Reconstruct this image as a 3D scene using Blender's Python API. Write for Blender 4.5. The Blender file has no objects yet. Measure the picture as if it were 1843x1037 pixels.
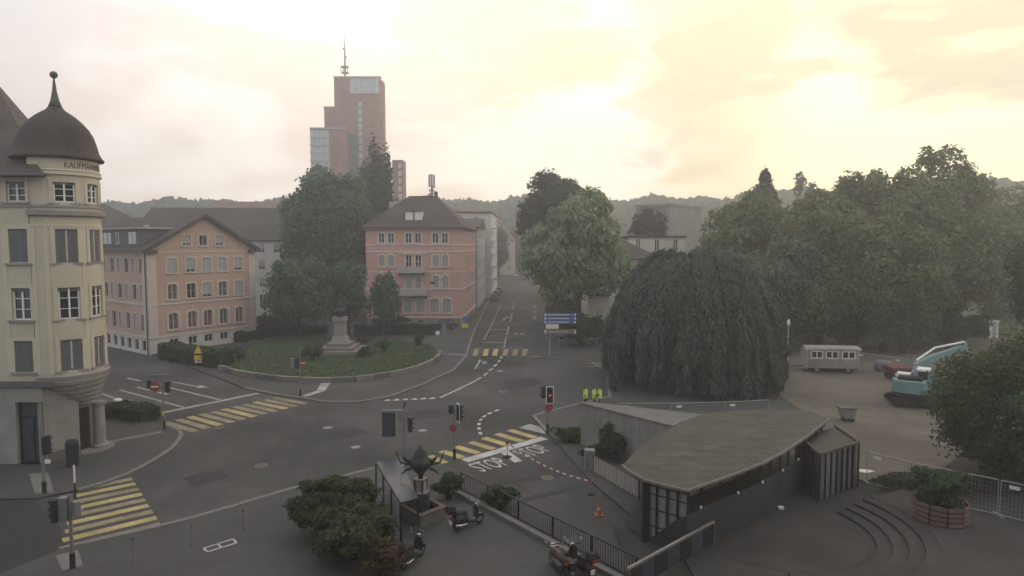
import bpy, math, random
import numpy as np
from mathutils import Vector, Matrix

# ------------------------------------------------------------------ camera, sky, sun, exposure
SC = bpy.context.scene
COL = SC.collection
FPX, W_PX, H_PX = 1180.0, 1843.0, 1037.0
CAM_H, HOR = 14.0, 437.0
CX, CY = W_PX / 2, H_PX / 2
PITCH = math.atan((CY - HOR) / FPX)
cam_d = bpy.data.cameras.new('camera')
cam_d.sensor_width = 36.0
cam_d.lens = 36.0 * FPX / W_PX
cam_d.clip_start, cam_d.clip_end = 0.1, 6000.0
cam = bpy.data.objects.new('camera', cam_d)
COL.objects.link(cam)
cam.location = (0, 0, CAM_H)
cam.rotation_euler = (math.pi / 2 - PITCH, 0, 0)
SC.camera = cam

SUN_AZ, SUN_EL = math.radians(37.0), math.radians(9.0)       # azimuth right of +Y
SUN_DIR = Vector((math.sin(SUN_AZ) * math.cos(SUN_EL), math.cos(SUN_AZ) * math.cos(SUN_EL), math.sin(SUN_EL)))
world = bpy.data.worlds.new('World')
SC.world = world
world.use_nodes = True


def build_sky():
    nt = world.node_tree
    nt.nodes.clear()
    N, L = nt.nodes.new, nt.links.new
    out = N('ShaderNodeOutputWorld')
    bg = N('ShaderNodeBackground')
    bg.inputs['Strength'].default_value = 0.1
    L(bg.outputs[0], out.inputs['Surface'])
    sky = N('ShaderNodeTexSky')
    sky.sky_type = 'NISHITA'
    sky.sun_disc = False
    sky.sun_elevation = SUN_EL
    sky.sun_rotation = SUN_AZ
    sky.altitude = 450
    sky.dust_density = 4.0
    tc = N('ShaderNodeTexCoord')

    def math_(op, a, b=None, clamp=False):
        m = N('ShaderNodeMath')
        m.operation = op
        m.use_clamp = clamp
        for i, v in enumerate((a, b)):
            if v is None:
                continue
            if isinstance(v, (int, float)):
                m.inputs[i].default_value = v
            else:
                L(v, m.inputs[i])
        return m.outputs[0]

    def mix(f, a, b):
        m = N('ShaderNodeMix')
        m.data_type = 'RGBA'
        for k, v in ((0, f), (6, a), (7, b)):
            if isinstance(v, (int, float)):
                m.inputs[k].default_value = v
            elif isinstance(v, tuple):
                m.inputs[k].default_value = (*v, 1)
            else:
                L(v, m.inputs[k])
        return m.outputs[2]

    def dot(v):
        m = N('ShaderNodeVectorMath')
        m.operation = 'DOT_PRODUCT'
        L(tc.outputs['Generated'], m.inputs[0])
        m.inputs[1].default_value = v
        return m.outputs['Value']

    def smooth(v, lo, hi):
        m = N('ShaderNodeMapRange')
        m.interpolation_type = 'SMOOTHSTEP'
        L(v, m.inputs[0])
        m.inputs[1].default_value, m.inputs[2].default_value = lo, hi
        return m.outputs[0]

    def noise(vec, scale, detail, rough, dist=0.0):
        m = N('ShaderNodeTexNoise')
        m.inputs['Scale'].default_value = scale
        m.inputs['Detail'].default_value = detail
        m.inputs['Roughness'].default_value = rough
        m.inputs['Distortion'].default_value = dist
        L(vec, m.inputs['Vector'])
        return m.outputs[0]
    # flatten the direction so that the cloud noise lies in layers, long along the horizon
    mp = N('ShaderNodeMapping')
    mp.inputs['Scale'].default_value = (1.0, 1.0, 2.6)
    mp.inputs['Location'].default_value = (0.35, 1.7, 0.2)
    L(tc.outputs['Generated'], mp.inputs['Vector'])
    n1 = noise(mp.outputs[0], 2.6, 7.0, 0.55, 0.5)
    n2 = noise(mp.outputs[0], 6.5, 6.0, 0.6, 0.3)
    veil = math_('ADD', math_('MULTIPLY', n1, 0.68), math_('MULTIPLY', n2, 0.32))
    warm = smooth(dot(SUN_DIR), 0.62, 1.0)
    near_sun = smooth(dot(SUN_DIR), 0.93, 1.0)
    # high cloud deck lit from the sun's side: cool and dull behind us, whitish pink ahead, yellow towards the sun,
    # brightest low down and dimmer towards the zenith
    ahead = smooth(dot(SUN_DIR), -0.45, 0.75)
    lit = mix(ahead, (7.6, 7.8, 8.2), mix(warm, (18.4, 16.6, 14.9), (18.5, 15.6, 9.4)))
    shade = mix(ahead, (6.4, 6.6, 7.0), mix(warm, (15.2, 12.3, 10.2), (13.6, 10.7, 6.0)))
    deck = mix(smooth(veil, 0.42, 0.58), shade, lit)
    deck = mix(math_('MULTIPLY', near_sun, 0.8), deck, (27.0, 23.5, 14.0))
    high = smooth(dot(Vector((0, 0, 1))), 0.25, 0.95)
    deck = mix(math_('MULTIPLY', high, 0.85), deck, mix(smooth(veil, 0.42, 0.58), (8.3, 8.3, 8.4), (10.0, 10.1, 10.3)))
    # blue air above, seen through thin places
    nis = mix(0.6, sky.outputs[0], (10.5, 11.5, 12.8))
    thin = math_('MULTIPLY', smooth(dot(Vector((-0.62, 0.66, 0.42)).normalized()), 0.93, 1.0), 0.55)
    deck = mix(thin, deck, nis)

    def bank(px, py, lo, hi, amt, colr):
        d = Vector(((px - CX) / FPX, 1.0, (HOR - py) / FPX)).normalized()
        f = math_('MULTIPLY', smooth(math_('ADD', dot(d), math_('MULTIPLY', math_('SUBTRACT', veil, 0.5), 0.10)), lo, hi), amt)
        return mix(f, deck, colr)
    deck = bank(1000, 310, 0.982, 0.999, 0.75, (18.0, 17.0, 14.5))
    deck = bank(1760, -50, 0.982, 0.998, 0.8, (7.4, 5.9, 4.1))
    deck = bank(1330, 30, 0.990, 0.999, 0.55, (11.0, 8.8, 6.0))
    deck = bank(1300, 165, 0.9955, 0.9995, 0.6, (11.2, 8.8, 5.4))
    deck = bank(880, 60, 0.9945, 0.9995, 0.5, (10.4, 8.4, 6.2))
    L(deck, bg.inputs['Color'])


build_sky()
sun_d = bpy.data.lights.new('sun', 'SUN')
sun_d.energy = 0.6
sun_d.angle = math.radians(14)
sun_d.color = (1.0, 0.84, 0.62)
sun = bpy.data.objects.new('sun', sun_d)
COL.objects.link(sun)
sun.rotation_euler = (-SUN_DIR).to_track_quat('-Z', 'Y').to_euler()
sun.location = SUN_DIR * 60

SC.view_settings.view_transform = 'Standard'
SC.view_settings.look = 'None'
SC.view_settings.exposure = 0.3
SC.view_settings.gamma = 1.0
SC.view_settings.use_curve_mapping = False
SC.render.engine = 'CYCLES'
SC.cycles.use_denoising = True
SC.cycles.max_bounces = 6
SC.cycles.diffuse_bounces = 3
SC.cycles.transparent_max_bounces = 8
SC.cycles.volume_bounces = 0

RNG = np.random.default_rng(7)
random.seed(7)

# ------------------------------------------------------------------ pixel -> place (from the surveyed photograph)
_cp, _sp = math.cos(PITCH), math.sin(PITCH)


def ray(px, py):
    u, v = (px - CX) / FPX, (CY - py) / FPX
    return Vector((u, v * _sp + _cp, v * _cp - _sp))


def P(px, py, z=0.0):
    d = ray(px, py)
    t = (z - CAM_H) / d.z
    return Vector((d.x * t, d.y * t, z))


def D(px, py, Y):
    d = ray(px, py)
    t = Y / d.y
    return Vector((d.x * t, Y, CAM_H + d.z * t))


# ------------------------------------------------------------------ materials
MATS = {}


def mat(name, col, rough=0.8, var=0.12, scale=1.5, bump=0.0, bscale=None, metal=0.0, spec=0.3, col2=None, scale2=None, var2=0.0, island=False, transl=0.0):
    """Procedural surface: base colour with two octaves of blotches (scale in 1/m), optional relief."""
    if name in MATS:
        return MATS[name]
    m = bpy.data.materials.new(name)
    m.use_nodes = True
    nt = m.node_tree
    N, L = nt.nodes.new, nt.links.new
    b = nt.nodes['Principled BSDF']
    b.inputs['Roughness'].default_value = rough
    b.inputs['Metallic'].default_value = metal
    b.inputs['Specular IOR Level'].default_value = spec
    c1 = tuple(max(0.0, c * (1 - var)) for c in col)
    c2 = tuple(min(1.0, c * (1 + var)) for c in (col2 or col))
    rp = N('ShaderNodeValToRGB')
    rp.color_ramp.elements[0].position, rp.color_ramp.elements[1].position = 0.3, 0.7
    rp.color_ramp.elements[0].color = (*c1, 1)
    rp.color_ramp.elements[1].color = (*c2, 1)
    if island:
        g = N('ShaderNodeNewGeometry')
        L(g.outputs['Random Per Island'], rp.inputs[0])
        rp.color_ramp.elements[0].position, rp.color_ramp.elements[1].position = 0.0, 1.0
        L(rp.outputs[0], b.inputs['Base Color'])
    else:
        tc = N('ShaderNodeTexCoord')
        n = N('ShaderNodeTexNoise')
        n.inputs['Scale'].default_value = scale
        n.inputs['Detail'].default_value = 6
        n.inputs['Roughness'].default_value = 0.65
        L(tc.outputs['Object'], n.inputs['Vector'])
        L(n.outputs[0], rp.inputs[0])
        src = rp.outputs[0]
        if var2:
            n2 = N('ShaderNodeTexNoise')
            n2.inputs['Scale'].default_value = scale2 or scale * 0.1
            n2.inputs['Detail'].default_value = 4
            L(tc.outputs['Object'], n2.inputs['Vector'])
            mr = N('ShaderNodeMapRange')
            L(n2.outputs[0], mr.inputs[0])
            mr.inputs[1].default_value, mr.inputs[2].default_value = 0.3, 0.7
            mr.inputs[3].default_value, mr.inputs[4].default_value = 1 - var2, 1 + var2
            vm = N('ShaderNodeVectorMath')
            vm.operation = 'SCALE'
            L(src, vm.inputs[0])
            L(mr.outputs[0], vm.inputs['Scale'])
            src = vm.outputs[0]
        L(src, b.inputs['Base Color'])
        if bump:
            nb = N('ShaderNodeTexNoise')
            nb.inputs['Scale'].default_value = bscale or scale * 12
            nb.inputs['Detail'].default_value = 4
            L(tc.outputs['Object'], nb.inputs['Vector'])
            bp = N('ShaderNodeBump')
            bp.inputs['Strength'].default_value = bump
            bp.inputs['Distance'].default_value = 0.03
            L(nb.outputs[0], bp.inputs['Height'])
            L(bp.outputs[0], b.inputs['Normal'])
    if transl:
        out = nt.nodes['Material Output']
        t = N('ShaderNodeBsdfTranslucent')
        L(rp.outputs[0], t.inputs['Color'])
        mx = N('ShaderNodeMixShader')
        mx.inputs[0].default_value = transl
        L(b.outputs[0], mx.inputs[1])
        L(t.outputs[0], mx.inputs[2])
        L(mx.outputs[0], out.inputs['Surface'])
    MATS[name] = m
    return m


def bands_mat(name, col, col2, freq, axis='Z', rough=0.85, thin=0.12, jitter=0.15):
    """Rows (roof tiles, courses of far brick) that are too far away to pick apart."""
    if name in MATS:
        return MATS[name]
    m = bpy.data.materials.new(name)
    m.use_nodes = True
    nt = m.node_tree
    N, L = nt.nodes.new, nt.links.new
    b = nt.nodes['Principled BSDF']
    b.inputs['Roughness'].default_value = rough
    b.inputs['Specular IOR Level'].default_value = 0.25
    tc = N('ShaderNodeTexCoord')
    br = N('ShaderNodeTexBrick')
    mp = N('ShaderNodeMapping')
    if axis == 'Z':
        mp.inputs['Rotation'].default_value = (math.pi / 2, 0, 0)
    L(tc.outputs['Object'], mp.inputs['Vector'])
    L(mp.outputs[0], br.inputs['Vector'])
    br.inputs['Scale'].default_value = freq
    br.inputs['Mortar Size'].default_value = thin * 0.1
    br.inputs['Bias'].default_value = 0.0
    br.inputs['Color1'].default_value = (*[c * (1 - jitter) for c in col], 1)
    br.inputs['Color2'].default_value = (*[c * (1 + jitter) for c in col], 1)
    br.inputs['Mortar'].default_value = (*col2, 1)
    n = N('ShaderNodeTexNoise')
    n.inputs['Scale'].default_value = 0.35
    n.inputs['Detail'].default_value = 5
    L(tc.outputs['Object'], n.inputs['Vector'])
    mr = N('ShaderNodeMapRange')
    L(n.outputs[0], mr.inputs[0])
    mr.inputs[1].default_value, mr.inputs[2].default_value = 0.3, 0.7
    mr.inputs[3].default_value, mr.inputs[4].default_value = 0.75, 1.25
    vm = N('ShaderNodeVectorMath')
    vm.operation = 'SCALE'
    L(br.outputs[0], vm.inputs[0])
    L(mr.outputs[0], vm.inputs['Scale'])
    L(vm.outputs[0], b.inputs['Base Color'])
    MATS[name] = m
    return m


def glass_mat(name, col=(0.02, 0.025, 0.03), rough=0.12):
    m = mat(name, col, rough=rough, var=0.3, scale=0.8, spec=0.6)
    return m


def emit_mat(name, col, s):
    m = bpy.data.materials.new(name)
    m.use_nodes = True
    b = m.node_tree.nodes['Principled BSDF']
    b.inputs['Base Color'].default_value = (*col, 1)
    b.inputs['Emission Color'].default_value = (*col, 1)
    b.inputs['Emission Strength'].default_value = s
    MATS[name] = m
    return m


def clear_mat(name, tint, alpha):
    """Thin clear sheet: see-through with a grey film and a glossy skin."""
    m = bpy.data.materials.new(name)
    m.use_nodes = True
    nt = m.node_tree
    N, L = nt.nodes.new, nt.links.new
    out = nt.nodes['Material Output']
    b = nt.nodes['Principled BSDF']
    b.inputs['Base Color'].default_value = (*tint, 1)
    b.inputs['Roughness'].default_value = 0.25
    t = N('ShaderNodeBsdfTransparent')
    mx = N('ShaderNodeMixShader')
    mx.inputs[0].default_value = alpha
    L(t.outputs[0], mx.inputs[1])
    L(b.outputs[0], mx.inputs[2])
    L(mx.outputs[0], out.inputs['Surface'])
    MATS[name] = m
    return m


def M(k):
    return MATS[k]


mat('asphalt', (0.057, 0.0555, 0.054), 0.88, 0.2, 0.9, 0.3, 30, var2=0.45, scale2=0.11)
mat('asphalt_new', (0.034, 0.034, 0.035), 0.85, 0.12, 1.1, 0.25, 30, var2=0.15, scale2=0.15)
mat('pavement', (0.064, 0.0625, 0.061), 0.9, 0.12, 1.3, 0.2, 25, var2=0.2, scale2=0.14)
mat('plaza', (0.041, 0.039, 0.037), 0.9, 0.15, 1.1, 0.2, 25, var2=0.25, scale2=0.2)
mat('gravel_site', (0.125, 0.110, 0.090), 0.95, 0.2, 1.6, 0.5, 14, var2=0.3, scale2=0.12)
mat('earth', (0.055, 0.060, 0.038), 0.95, 0.25, 0.8, 0.4, 10, var2=0.2)
mat('kerb', (0.16, 0.157, 0.15), 0.85, 0.15, 2.0, 0.1)
mat('paint_white', (0.43, 0.42, 0.41), 0.7, 0.16, 5.0, 0.1, 40, var2=0.2, scale2=0.7)
mat('paint_worn', (0.29, 0.285, 0.27), 0.75, 0.3, 5.0, 0.1, 40, var2=0.25, scale2=0.7)
mat('paint_yellow', (0.36, 0.295, 0.13), 0.7, 0.2, 5.0, 0.1, 40, var2=0.25, scale2=0.7)
mat('paint_yellow_worn', (0.23, 0.20, 0.125), 0.75, 0.3, 4.0, 0.1, 40, var2=0.3, scale2=0.9)
mat('lawn', (0.065, 0.088, 0.042), 0.95, 0.3, 2.5, 0.5, 30, var2=0.25, scale2=0.25)
mat('grass_blade', (0.075, 0.102, 0.048), 0.9, 0.35, island=True, transl=0.2)
mat('yellow_plaster', (0.48, 0.44, 0.345), 0.9, 0.05, 0.8, 0.05, 20, var2=0.06, scale2=0.2)
mat('yellow_light', (0.53, 0.485, 0.375), 0.9, 0.05, 0.8, var2=0.05)
mat('stone_grey', (0.27, 0.26, 0.24), 0.9, 0.1, 1.4, 0.15, 15, var2=0.12, scale2=0.35)
mat('stone_light', (0.44, 0.42, 0.39), 0.9, 0.08, 1.4, 0.1, 15, var2=0.08)
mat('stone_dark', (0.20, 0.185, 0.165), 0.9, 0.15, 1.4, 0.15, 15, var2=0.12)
mat('white_frame', (0.72, 0.71, 0.69), 0.5, 0.04, 2.0)
mat('grey_frame', (0.42, 0.41, 0.39), 0.7, 0.06, 2.0)
mat('shutter_grey', (0.15, 0.155, 0.165), 0.6, 0.08, 1.5)
mat('shutter_light', (0.43, 0.425, 0.41), 0.6, 0.06, 1.5)
mat('shutter_red', (0.16, 0.075, 0.062), 0.6, 0.12, 1.5)
glass_mat('glass_dark')
glass_mat('glass_grey', (0.09, 0.10, 0.11), 0.15)
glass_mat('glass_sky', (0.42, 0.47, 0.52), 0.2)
mat('salmon', (0.46, 0.325, 0.265), 0.9, 0.05, 0.7, 0.04, 15, var2=0.07, scale2=0.15)
mat('salmon_pale', (0.52, 0.45, 0.40), 0.9, 0.05, 0.7, var2=0.05)
mat('plinth_white', (0.50, 0.485, 0.455), 0.9, 0.06, 0.7, var2=0.08, scale2=0.3)
mat('pink', (0.56, 0.33, 0.285), 0.9, 0.05, 0.7, 0.04, 15, var2=0.06, scale2=0.15)
mat('pink_trim', (0.68, 0.58, 0.53), 0.85, 0.05, 0.9)
mat('grey_wall', (0.36, 0.365, 0.38), 0.9, 0.06, 0.6, var2=0.06)
mat('white_wall', (0.58, 0.575, 0.56), 0.9, 0.05, 0.6, var2=0.06)
mat('cream_wall', (0.56, 0.53, 0.45), 0.9, 0.05, 0.6, var2=0.06)
mat('concrete', (0.22, 0.213, 0.20), 0.92, 0.12, 1.0, 0.15, 12, var2=0.2, scale2=0.4)
mat('concrete_dark', (0.13, 0.128, 0.122), 0.92, 0.12, 1.0, 0.15, 12, var2=0.15)
mat('roof_dark', (0.066, 0.058, 0.055), 0.85, 0.15, 1.2, 0.2, 8, var2=0.12)
bands_mat('roof_tile', (0.078, 0.062, 0.056), (0.030, 0.026, 0.025), 2.6, 'X', jitter=0.22)
bands_mat('dome_tile', (0.070, 0.055, 0.050), (0.038, 0.028, 0.026), 3.2, 'Z', jitter=0.25)
bands_mat('roof_orange', (0.20, 0.12, 0.092), (0.16, 0.08, 0.06), 1.6, 'X', jitter=0.15)
bands_mat('tower_brick', (0.27, 0.115, 0.09), (0.19, 0.10, 0.08), 0.5, 'Z', jitter=0.06)
mat('slate', (0.105, 0.105, 0.112), 0.7, 0.12, 1.5)
mat('patina', (0.085, 0.092, 0.080), 0.7, 0.15, 2.0)
mat('steel_dark', (0.028, 0.029, 0.033), 0.55, 0.2, 2.0, metal=0.2)
mat('steel_blue', (0.050, 0.056, 0.074), 0.5, 0.15, 2.0)
mat('parapet_blue', (0.046, 0.049, 0.060), 0.6, 0.2, 1.0, var2=0.2)
mat('steel_grey', (0.22, 0.225, 0.23), 0.5, 0.1, 2.0, metal=0.3)
mat('galvanised', (0.36, 0.37, 0.375), 0.45, 0.1, 3.0, metal=0.4)
mat('rust', (0.11, 0.085, 0.068), 0.85, 0.2, 2.0)
mat('bark', (0.060, 0.048, 0.038), 0.95, 0.25, 2.0, 0.5, 10)
mat('rubber', (0.018, 0.018, 0.019), 0.85, 0.15, 3.0)
mat('black_paint', (0.022, 0.023, 0.026), 0.3, 0.15, 2.0, spec=0.5)
mat('chrome', (0.55, 0.55, 0.55), 0.2, 0.05, 2.0, metal=0.9)
mat('red_plastic', (0.30, 0.05, 0.045), 0.5, 0.1, 2.0)
mat('orange_plastic', (0.38, 0.12, 0.07), 0.6, 0.1, 2.0)
mat('sign_red', (0.28, 0.055, 0.055), 0.5, 0.06, 2.0)
mat('sign_blue', (0.085, 0.14, 0.42), 0.5, 0.06, 2.0)
mat('sign_yellow', (0.72, 0.52, 0.05), 0.5, 0.06, 2.0)
mat('sign_white', (0.72, 0.72, 0.71), 0.5, 0.05, 2.0)
mat('sign_brown', (0.26, 0.19, 0.14), 0.6, 0.08, 2.0)
mat('lamp_black', (0.026, 0.027, 0.029), 0.6, 0.1, 3.0)
mat('excavator_teal', (0.155, 0.26, 0.27), 0.5, 0.1, 1.5, var2=0.1)
mat('machine_red', (0.15, 0.055, 0.045), 0.55, 0.15, 1.5)
mat('pallet_pink', (0.15, 0.10, 0.095), 0.8, 0.1, 2.0)
mat('hi_vis', (0.60, 0.80, 0.10), 0.7, 0.06, 3.0)
mat('work_trousers', (0.06, 0.062, 0.07), 0.9, 0.1, 3.0)
mat('skin', (0.42, 0.26, 0.19), 0.6, 0.05, 3.0)
mat('hair', (0.035, 0.026, 0.02), 0.8, 0.1, 5.0)
mat('moss_roof', (0.080, 0.073, 0.062), 0.95, 0.28, 0.9, 0.6, 10, var2=0.4, scale2=0.3)

def streak_mat(name, c1, c2, sx, sy):
    m = bpy.data.materials.new(name)
    m.use_nodes = True
    nt = m.node_tree
    N, L = nt.nodes.new, nt.links.new
    b = nt.nodes['Principled BSDF']
    b.inputs['Roughness'].default_value = 0.95
    tc, mp, n, n2, rp, mx = N('ShaderNodeTexCoord'), N('ShaderNodeMapping'), N('ShaderNodeTexNoise'), N('ShaderNodeTexNoise'), N('ShaderNodeValToRGB'), N('ShaderNodeMath')
    mp.inputs['Scale'].default_value = (sx, sy, 1)
    mp.inputs['Rotation'].default_value = (0, 0, 0.25)
    L(tc.outputs['Object'], mp.inputs[0])
    L(mp.outputs[0], n.inputs['Vector'])
    n.inputs['Scale'].default_value = 1.0
    n.inputs['Detail'].default_value = 8
    n.inputs['Roughness'].default_value = 0.7
    L(tc.outputs['Object'], n2.inputs['Vector'])
    n2.inputs['Scale'].default_value = 9.0
    n2.inputs['Detail'].default_value = 6
    mx.operation = 'MULTIPLY_ADD'
    L(n2.outputs[0], mx.inputs[0])
    mx.inputs[1].default_value = 0.35
    L(n.outputs[0], mx.inputs[2])
    rp.color_ramp.elements[0].position, rp.color_ramp.elements[1].position = 0.50, 0.86
    rp.color_ramp.elements[0].color, rp.color_ramp.elements[1].color = (*c1, 1), (*c2, 1)
    L(mx.outputs[0], rp.inputs[0])
    L(rp.outputs[0], b.inputs['Base Color'])
    bp = N('ShaderNodeBump')
    bp.inputs['Strength'].default_value = 0.6
    bp.inputs['Distance'].default_value = 0.05
    L(n2.outputs[0], bp.inputs['Height'])
    L(bp.outputs[0], b.inputs['Normal'])
    MATS[name] = m
    return m


streak_mat('moss_sheet', (0.036, 0.033, 0.028), (0.100, 0.090, 0.075), 0.55, 1.5)
mat('bronze', (0.035, 0.038, 0.036), 0.6, 0.25, 4.0, metal=0.3)
mat('car_grey', (0.05, 0.055, 0.062), 0.3, 0.05, 1.0, spec=0.5)
mat('car_white', (0.6, 0.6, 0.6), 0.3, 0.05, 1.0, spec=0.5)
mat('car_blue', (0.045, 0.055, 0.085), 0.3, 0.05, 1.0, spec=0.5)
clear_mat('clear_sheet', (0.07, 0.08, 0.10), 0.6)
clear_mat('clear_panel', (0.42, 0.42, 0.42), 0.35)
emit_mat('signal_red', (0.8, 0.10, 0.06), 0.4)


def leafmat(name, a, b, transl=0.45):
    mat(name, a, 0.75, 0.0, island=True, col2=b, transl=transl, spec=0.2)


leafmat('leaf_mid', (0.075, 0.115, 0.072), (0.155, 0.22, 0.135))
leafmat('leaf_dark', (0.036, 0.052, 0.034), (0.078, 0.105, 0.064))
leafmat('leaf_light', (0.18, 0.225, 0.13), (0.33, 0.39, 0.24))
leafmat('leaf_olive', (0.10, 0.125, 0.056), (0.22, 0.255, 0.12))
leafmat('leaf_beech', (0.062, 0.080, 0.066), (0.135, 0.165, 0.135))
leafmat('leaf_hedge', (0.042, 0.066, 0.036), (0.10, 0.14, 0.066))
leafmat('leaf_conifer', (0.022, 0.034, 0.022), (0.048, 0.062, 0.036), 0.1)
leafmat('leaf_brown', (0.075, 0.055, 0.032), (0.15, 0.11, 0.06))
leafmat('leaf_bush', (0.045, 0.062, 0.034), (0.115, 0.135, 0.068))
leafmat('leaf_moss', (0.050, 0.046, 0.034), (0.105, 0.092, 0.070), 0.05)
leafmat('leaf_far', (0.030, 0.045, 0.026), (0.070, 0.088, 0.048), 0.1)

# ------------------------------------------------------------------ mesh helpers
ORG = {}          # world position of the root every part hangs from


class MB:
    def __init__(s):
        s.v, s.f = [], []

    def add(s, verts, faces):
        o = len(s.v)
        s.v += [tuple(p) for p in verts]
        s.f += [tuple(i + o for i in f) for f in faces]
        return s

    def hexa(s, p):
        """8 corners: 4 of one side, then 4 of the opposite side in the same order."""
        return s.add(p, [(3, 2, 1, 0), (4, 5, 6, 7), (0, 1, 5, 4), (1, 2, 6, 5), (2, 3, 7, 6), (3, 0, 4, 7)])

    def box(s, x0, x1, y0, y1, z0, z1):
        return s.hexa([(x0, y0, z0), (x1, y0, z0), (x1, y1, z0), (x0, y1, z0), (x0, y0, z1), (x1, y0, z1), (x1, y1, z1), (x0, y1, z1)])

    def obox(s, c, ax, ay, hx, hy, z0, z1):
        """box standing at c with horizontal unit axes ax, ay and half sizes."""
        c, ax, ay = Vector(c), Vector(ax), Vector(ay)
        q = [c - ax * hx - ay * hy, c + ax * hx - ay * hy, c + ax * hx + ay * hy, c - ax * hx + ay * hy]
        return s.hexa([Vector((p.x, p.y, z0)) for p in q] + [Vector((p.x, p.y, z1)) for p in q])

    def bar(s, a, b, w, h=None, up=(0, 0, 1)):
        """rectangular bar from a to b."""
        a, b = Vector(a), Vector(b)
        h = h or w
        d = (b - a).normalized()
        u = Vector(up)
        if abs(d.dot(u)) > 0.98:
            u = Vector((0, 1, 0))
        r = d.cross(u).normalized() * w / 2
        t = r.cross(d).normalized() * h / 2
        return s.hexa([a - r - t, a + r - t, a + r + t, a - r + t, b - r - t, b + r - t, b + r + t, b - r + t])

    def tube(s, pts, rad, n=8, cap=True):
        pts = [Vector(p) for p in pts]
        if not isinstance(rad, (list, tuple)):
            rad = [rad] * len(pts)
        o = len(s.v)
        ref = None
        for i, p in enumerate(pts):
            d = (pts[min(i + 1, len(pts) - 1)] - pts[max(i - 1, 0)]).normalized()
            if ref is None or abs(ref.dot(d)) > 0.95:
                ref = Vector((1, 0, 0)) if abs(d.x) < 0.8 else Vector((0, 1, 0))
            a = d.cross(ref).normalized()
            b = d.cross(a).normalized()
            ref = b.cross(d).normalized() if False else ref
            for k in range(n):
                t = 2 * math.pi * k / n
                s.v.append(tuple(p + (a * math.cos(t) + b * math.sin(t)) * rad[i]))
        for i in range(len(pts) - 1):
            for k in range(n):
                k2 = (k + 1) % n
                s.f.append((o + i * n + k, o + i * n + k2, o + (i + 1) * n + k2, o + (i + 1) * n + k))
        if cap:
            s.f.append(tuple(o + k for k in range(n)))
            s.f.append(tuple(o + (len(pts) - 1) * n + k for k in reversed(range(n))))
        return s

    def lathe(s, c, prof, n=24, a0=0.0, a1=2 * math.pi, cap=True):
        """prof: (radius, z) list round the vertical axis through c."""
        o = len(s.v)
        full = abs(a1 - a0 - 2 * math.pi) < 1e-6
        m = n if full else n + 1
        for r, z in prof:
            for k in range(m):
                t = a0 + (a1 - a0) * k / n
                s.v.append((c[0] + r * math.cos(t), c[1] + r * math.sin(t), z))
        for i in range(len(prof) - 1):
            for k in range(n):
                k2 = (k + 1) % m
                s.f.append((o + i * m + k, o + i * m + k2, o + (i + 1) * m + k2, o + (i + 1) * m + k))
        if cap and full:
            s.f.append(tuple(o + k for k in reversed(range(m))))
            s.f.append(tuple(o + (len(prof) - 1) * m + k for k in range(m)))
        return s

    def prism(s, poly, z0, z1):
        """upright prism over a plan polygon (any winding; may be concave)."""
        q = [(p[0], p[1]) for p in poly]
        A = sum(q[i][0] * q[(i + 1) % len(q)][1] - q[(i + 1) % len(q)][0] * q[i][1] for i in range(len(q)))
        if A < 0:
            q.reverse()
        n, o = len(q), len(s.v)
        s.v += [(x, y, z0) for x, y in q] + [(x, y, z1) for x, y in q]
        s.f.append(tuple(o + n + i for i in range(n)))
        s.f.append(tuple(o + i for i in reversed(range(n))))
        for i in range(n):
            j = (i + 1) % n
            s.f.append((o + i, o + j, o + n + j, o + n + i))
        return s

    def sheet(s, poly, z):
        q = [(p[0], p[1]) for p in poly]
        A = sum(q[i][0] * q[(i + 1) % len(q)][1] - q[(i + 1) % len(q)][0] * q[i][1] for i in range(len(q)))
        if A < 0:
            q.reverse()
        o = len(s.v)
        s.v += [(x, y, z) for x, y in q]
        s.f.append(tuple(range(o, o + len(q))))
        return s

    def boxF(s, F, s0, s1, z0, z1, d0, d1, n=1):
        """box on a wall: F(s, z, d) gives the place; d counts outwards."""
        for i in range(n):
            a, b = s0 + (s1 - s0) * i / n, s0 + (s1 - s0) * (i + 1) / n
            s.hexa([F(a, z0, d0), F(b, z0, d0), F(b, z1, d0), F(a, z1, d0), F(a, z0, d1), F(b, z0, d1), F(b, z1, d1), F(a, z1, d1)])
        return s

    def build(s, name, m, parent=None, smooth=False, label=None, cat=None, group=None, kind=None, origin=None):
        org = ORG[parent.name] if parent is not None else (Vector(origin) if origin is not None else Vector((0, 0, 0)))
        me = bpy.data.meshes.new(name)
        me.from_pydata([(x - org.x, y - org.y, z - org.z) for x, y, z in s.v], [], s.f)
        me.update()
        o = bpy.data.objects.new(name, me)
        COL.objects.link(o)
        me.materials.append(MATS[m] if isinstance(m, str) else m)
        if smooth:
            for p in me.polygons:
                p.use_smooth = True
        if parent is not None:
            o.parent = parent
        else:
            o.location = org
        ORG[o.name] = org
        tag(o, label, cat, group, kind)
        return o


def tag(o, label=None, cat=None, group=None, kind=None):
    if label:
        o['label'] = label
    if cat:
        o['category'] = cat
    if group:
        o['group'] = group
    if kind:
        o['kind'] = kind
    return o


def thing(name, loc, label, cat, group=None):
    o = bpy.data.objects.new(name, None)
    o.empty_display_size = 0.3
    COL.objects.link(o)
    o.location = loc
    ORG[o.name] = Vector(loc)
    return tag(o, label, cat, group)


def copy_tree(o, parent=None):
    c = o.copy()
    COL.objects.link(c)
    if parent is not None:
        c.parent = parent
    for ch in o.children:
        copy_tree(ch, c)
    return c


def dup(root, loc, rz, label, group=None):
    c = copy_tree(root)
    c.location = loc
    c.rotation_euler = (0, 0, rz)
    c['label'] = label
    if group:
        c['group'] = group
    return c


def flat_wall(O, r, n):
    O, r, n = Vector(O), Vector(r).normalized(), Vector(n).normalized()
    return lambda s, z, d: O + r * s + n * d + Vector((0, 0, z))


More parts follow.
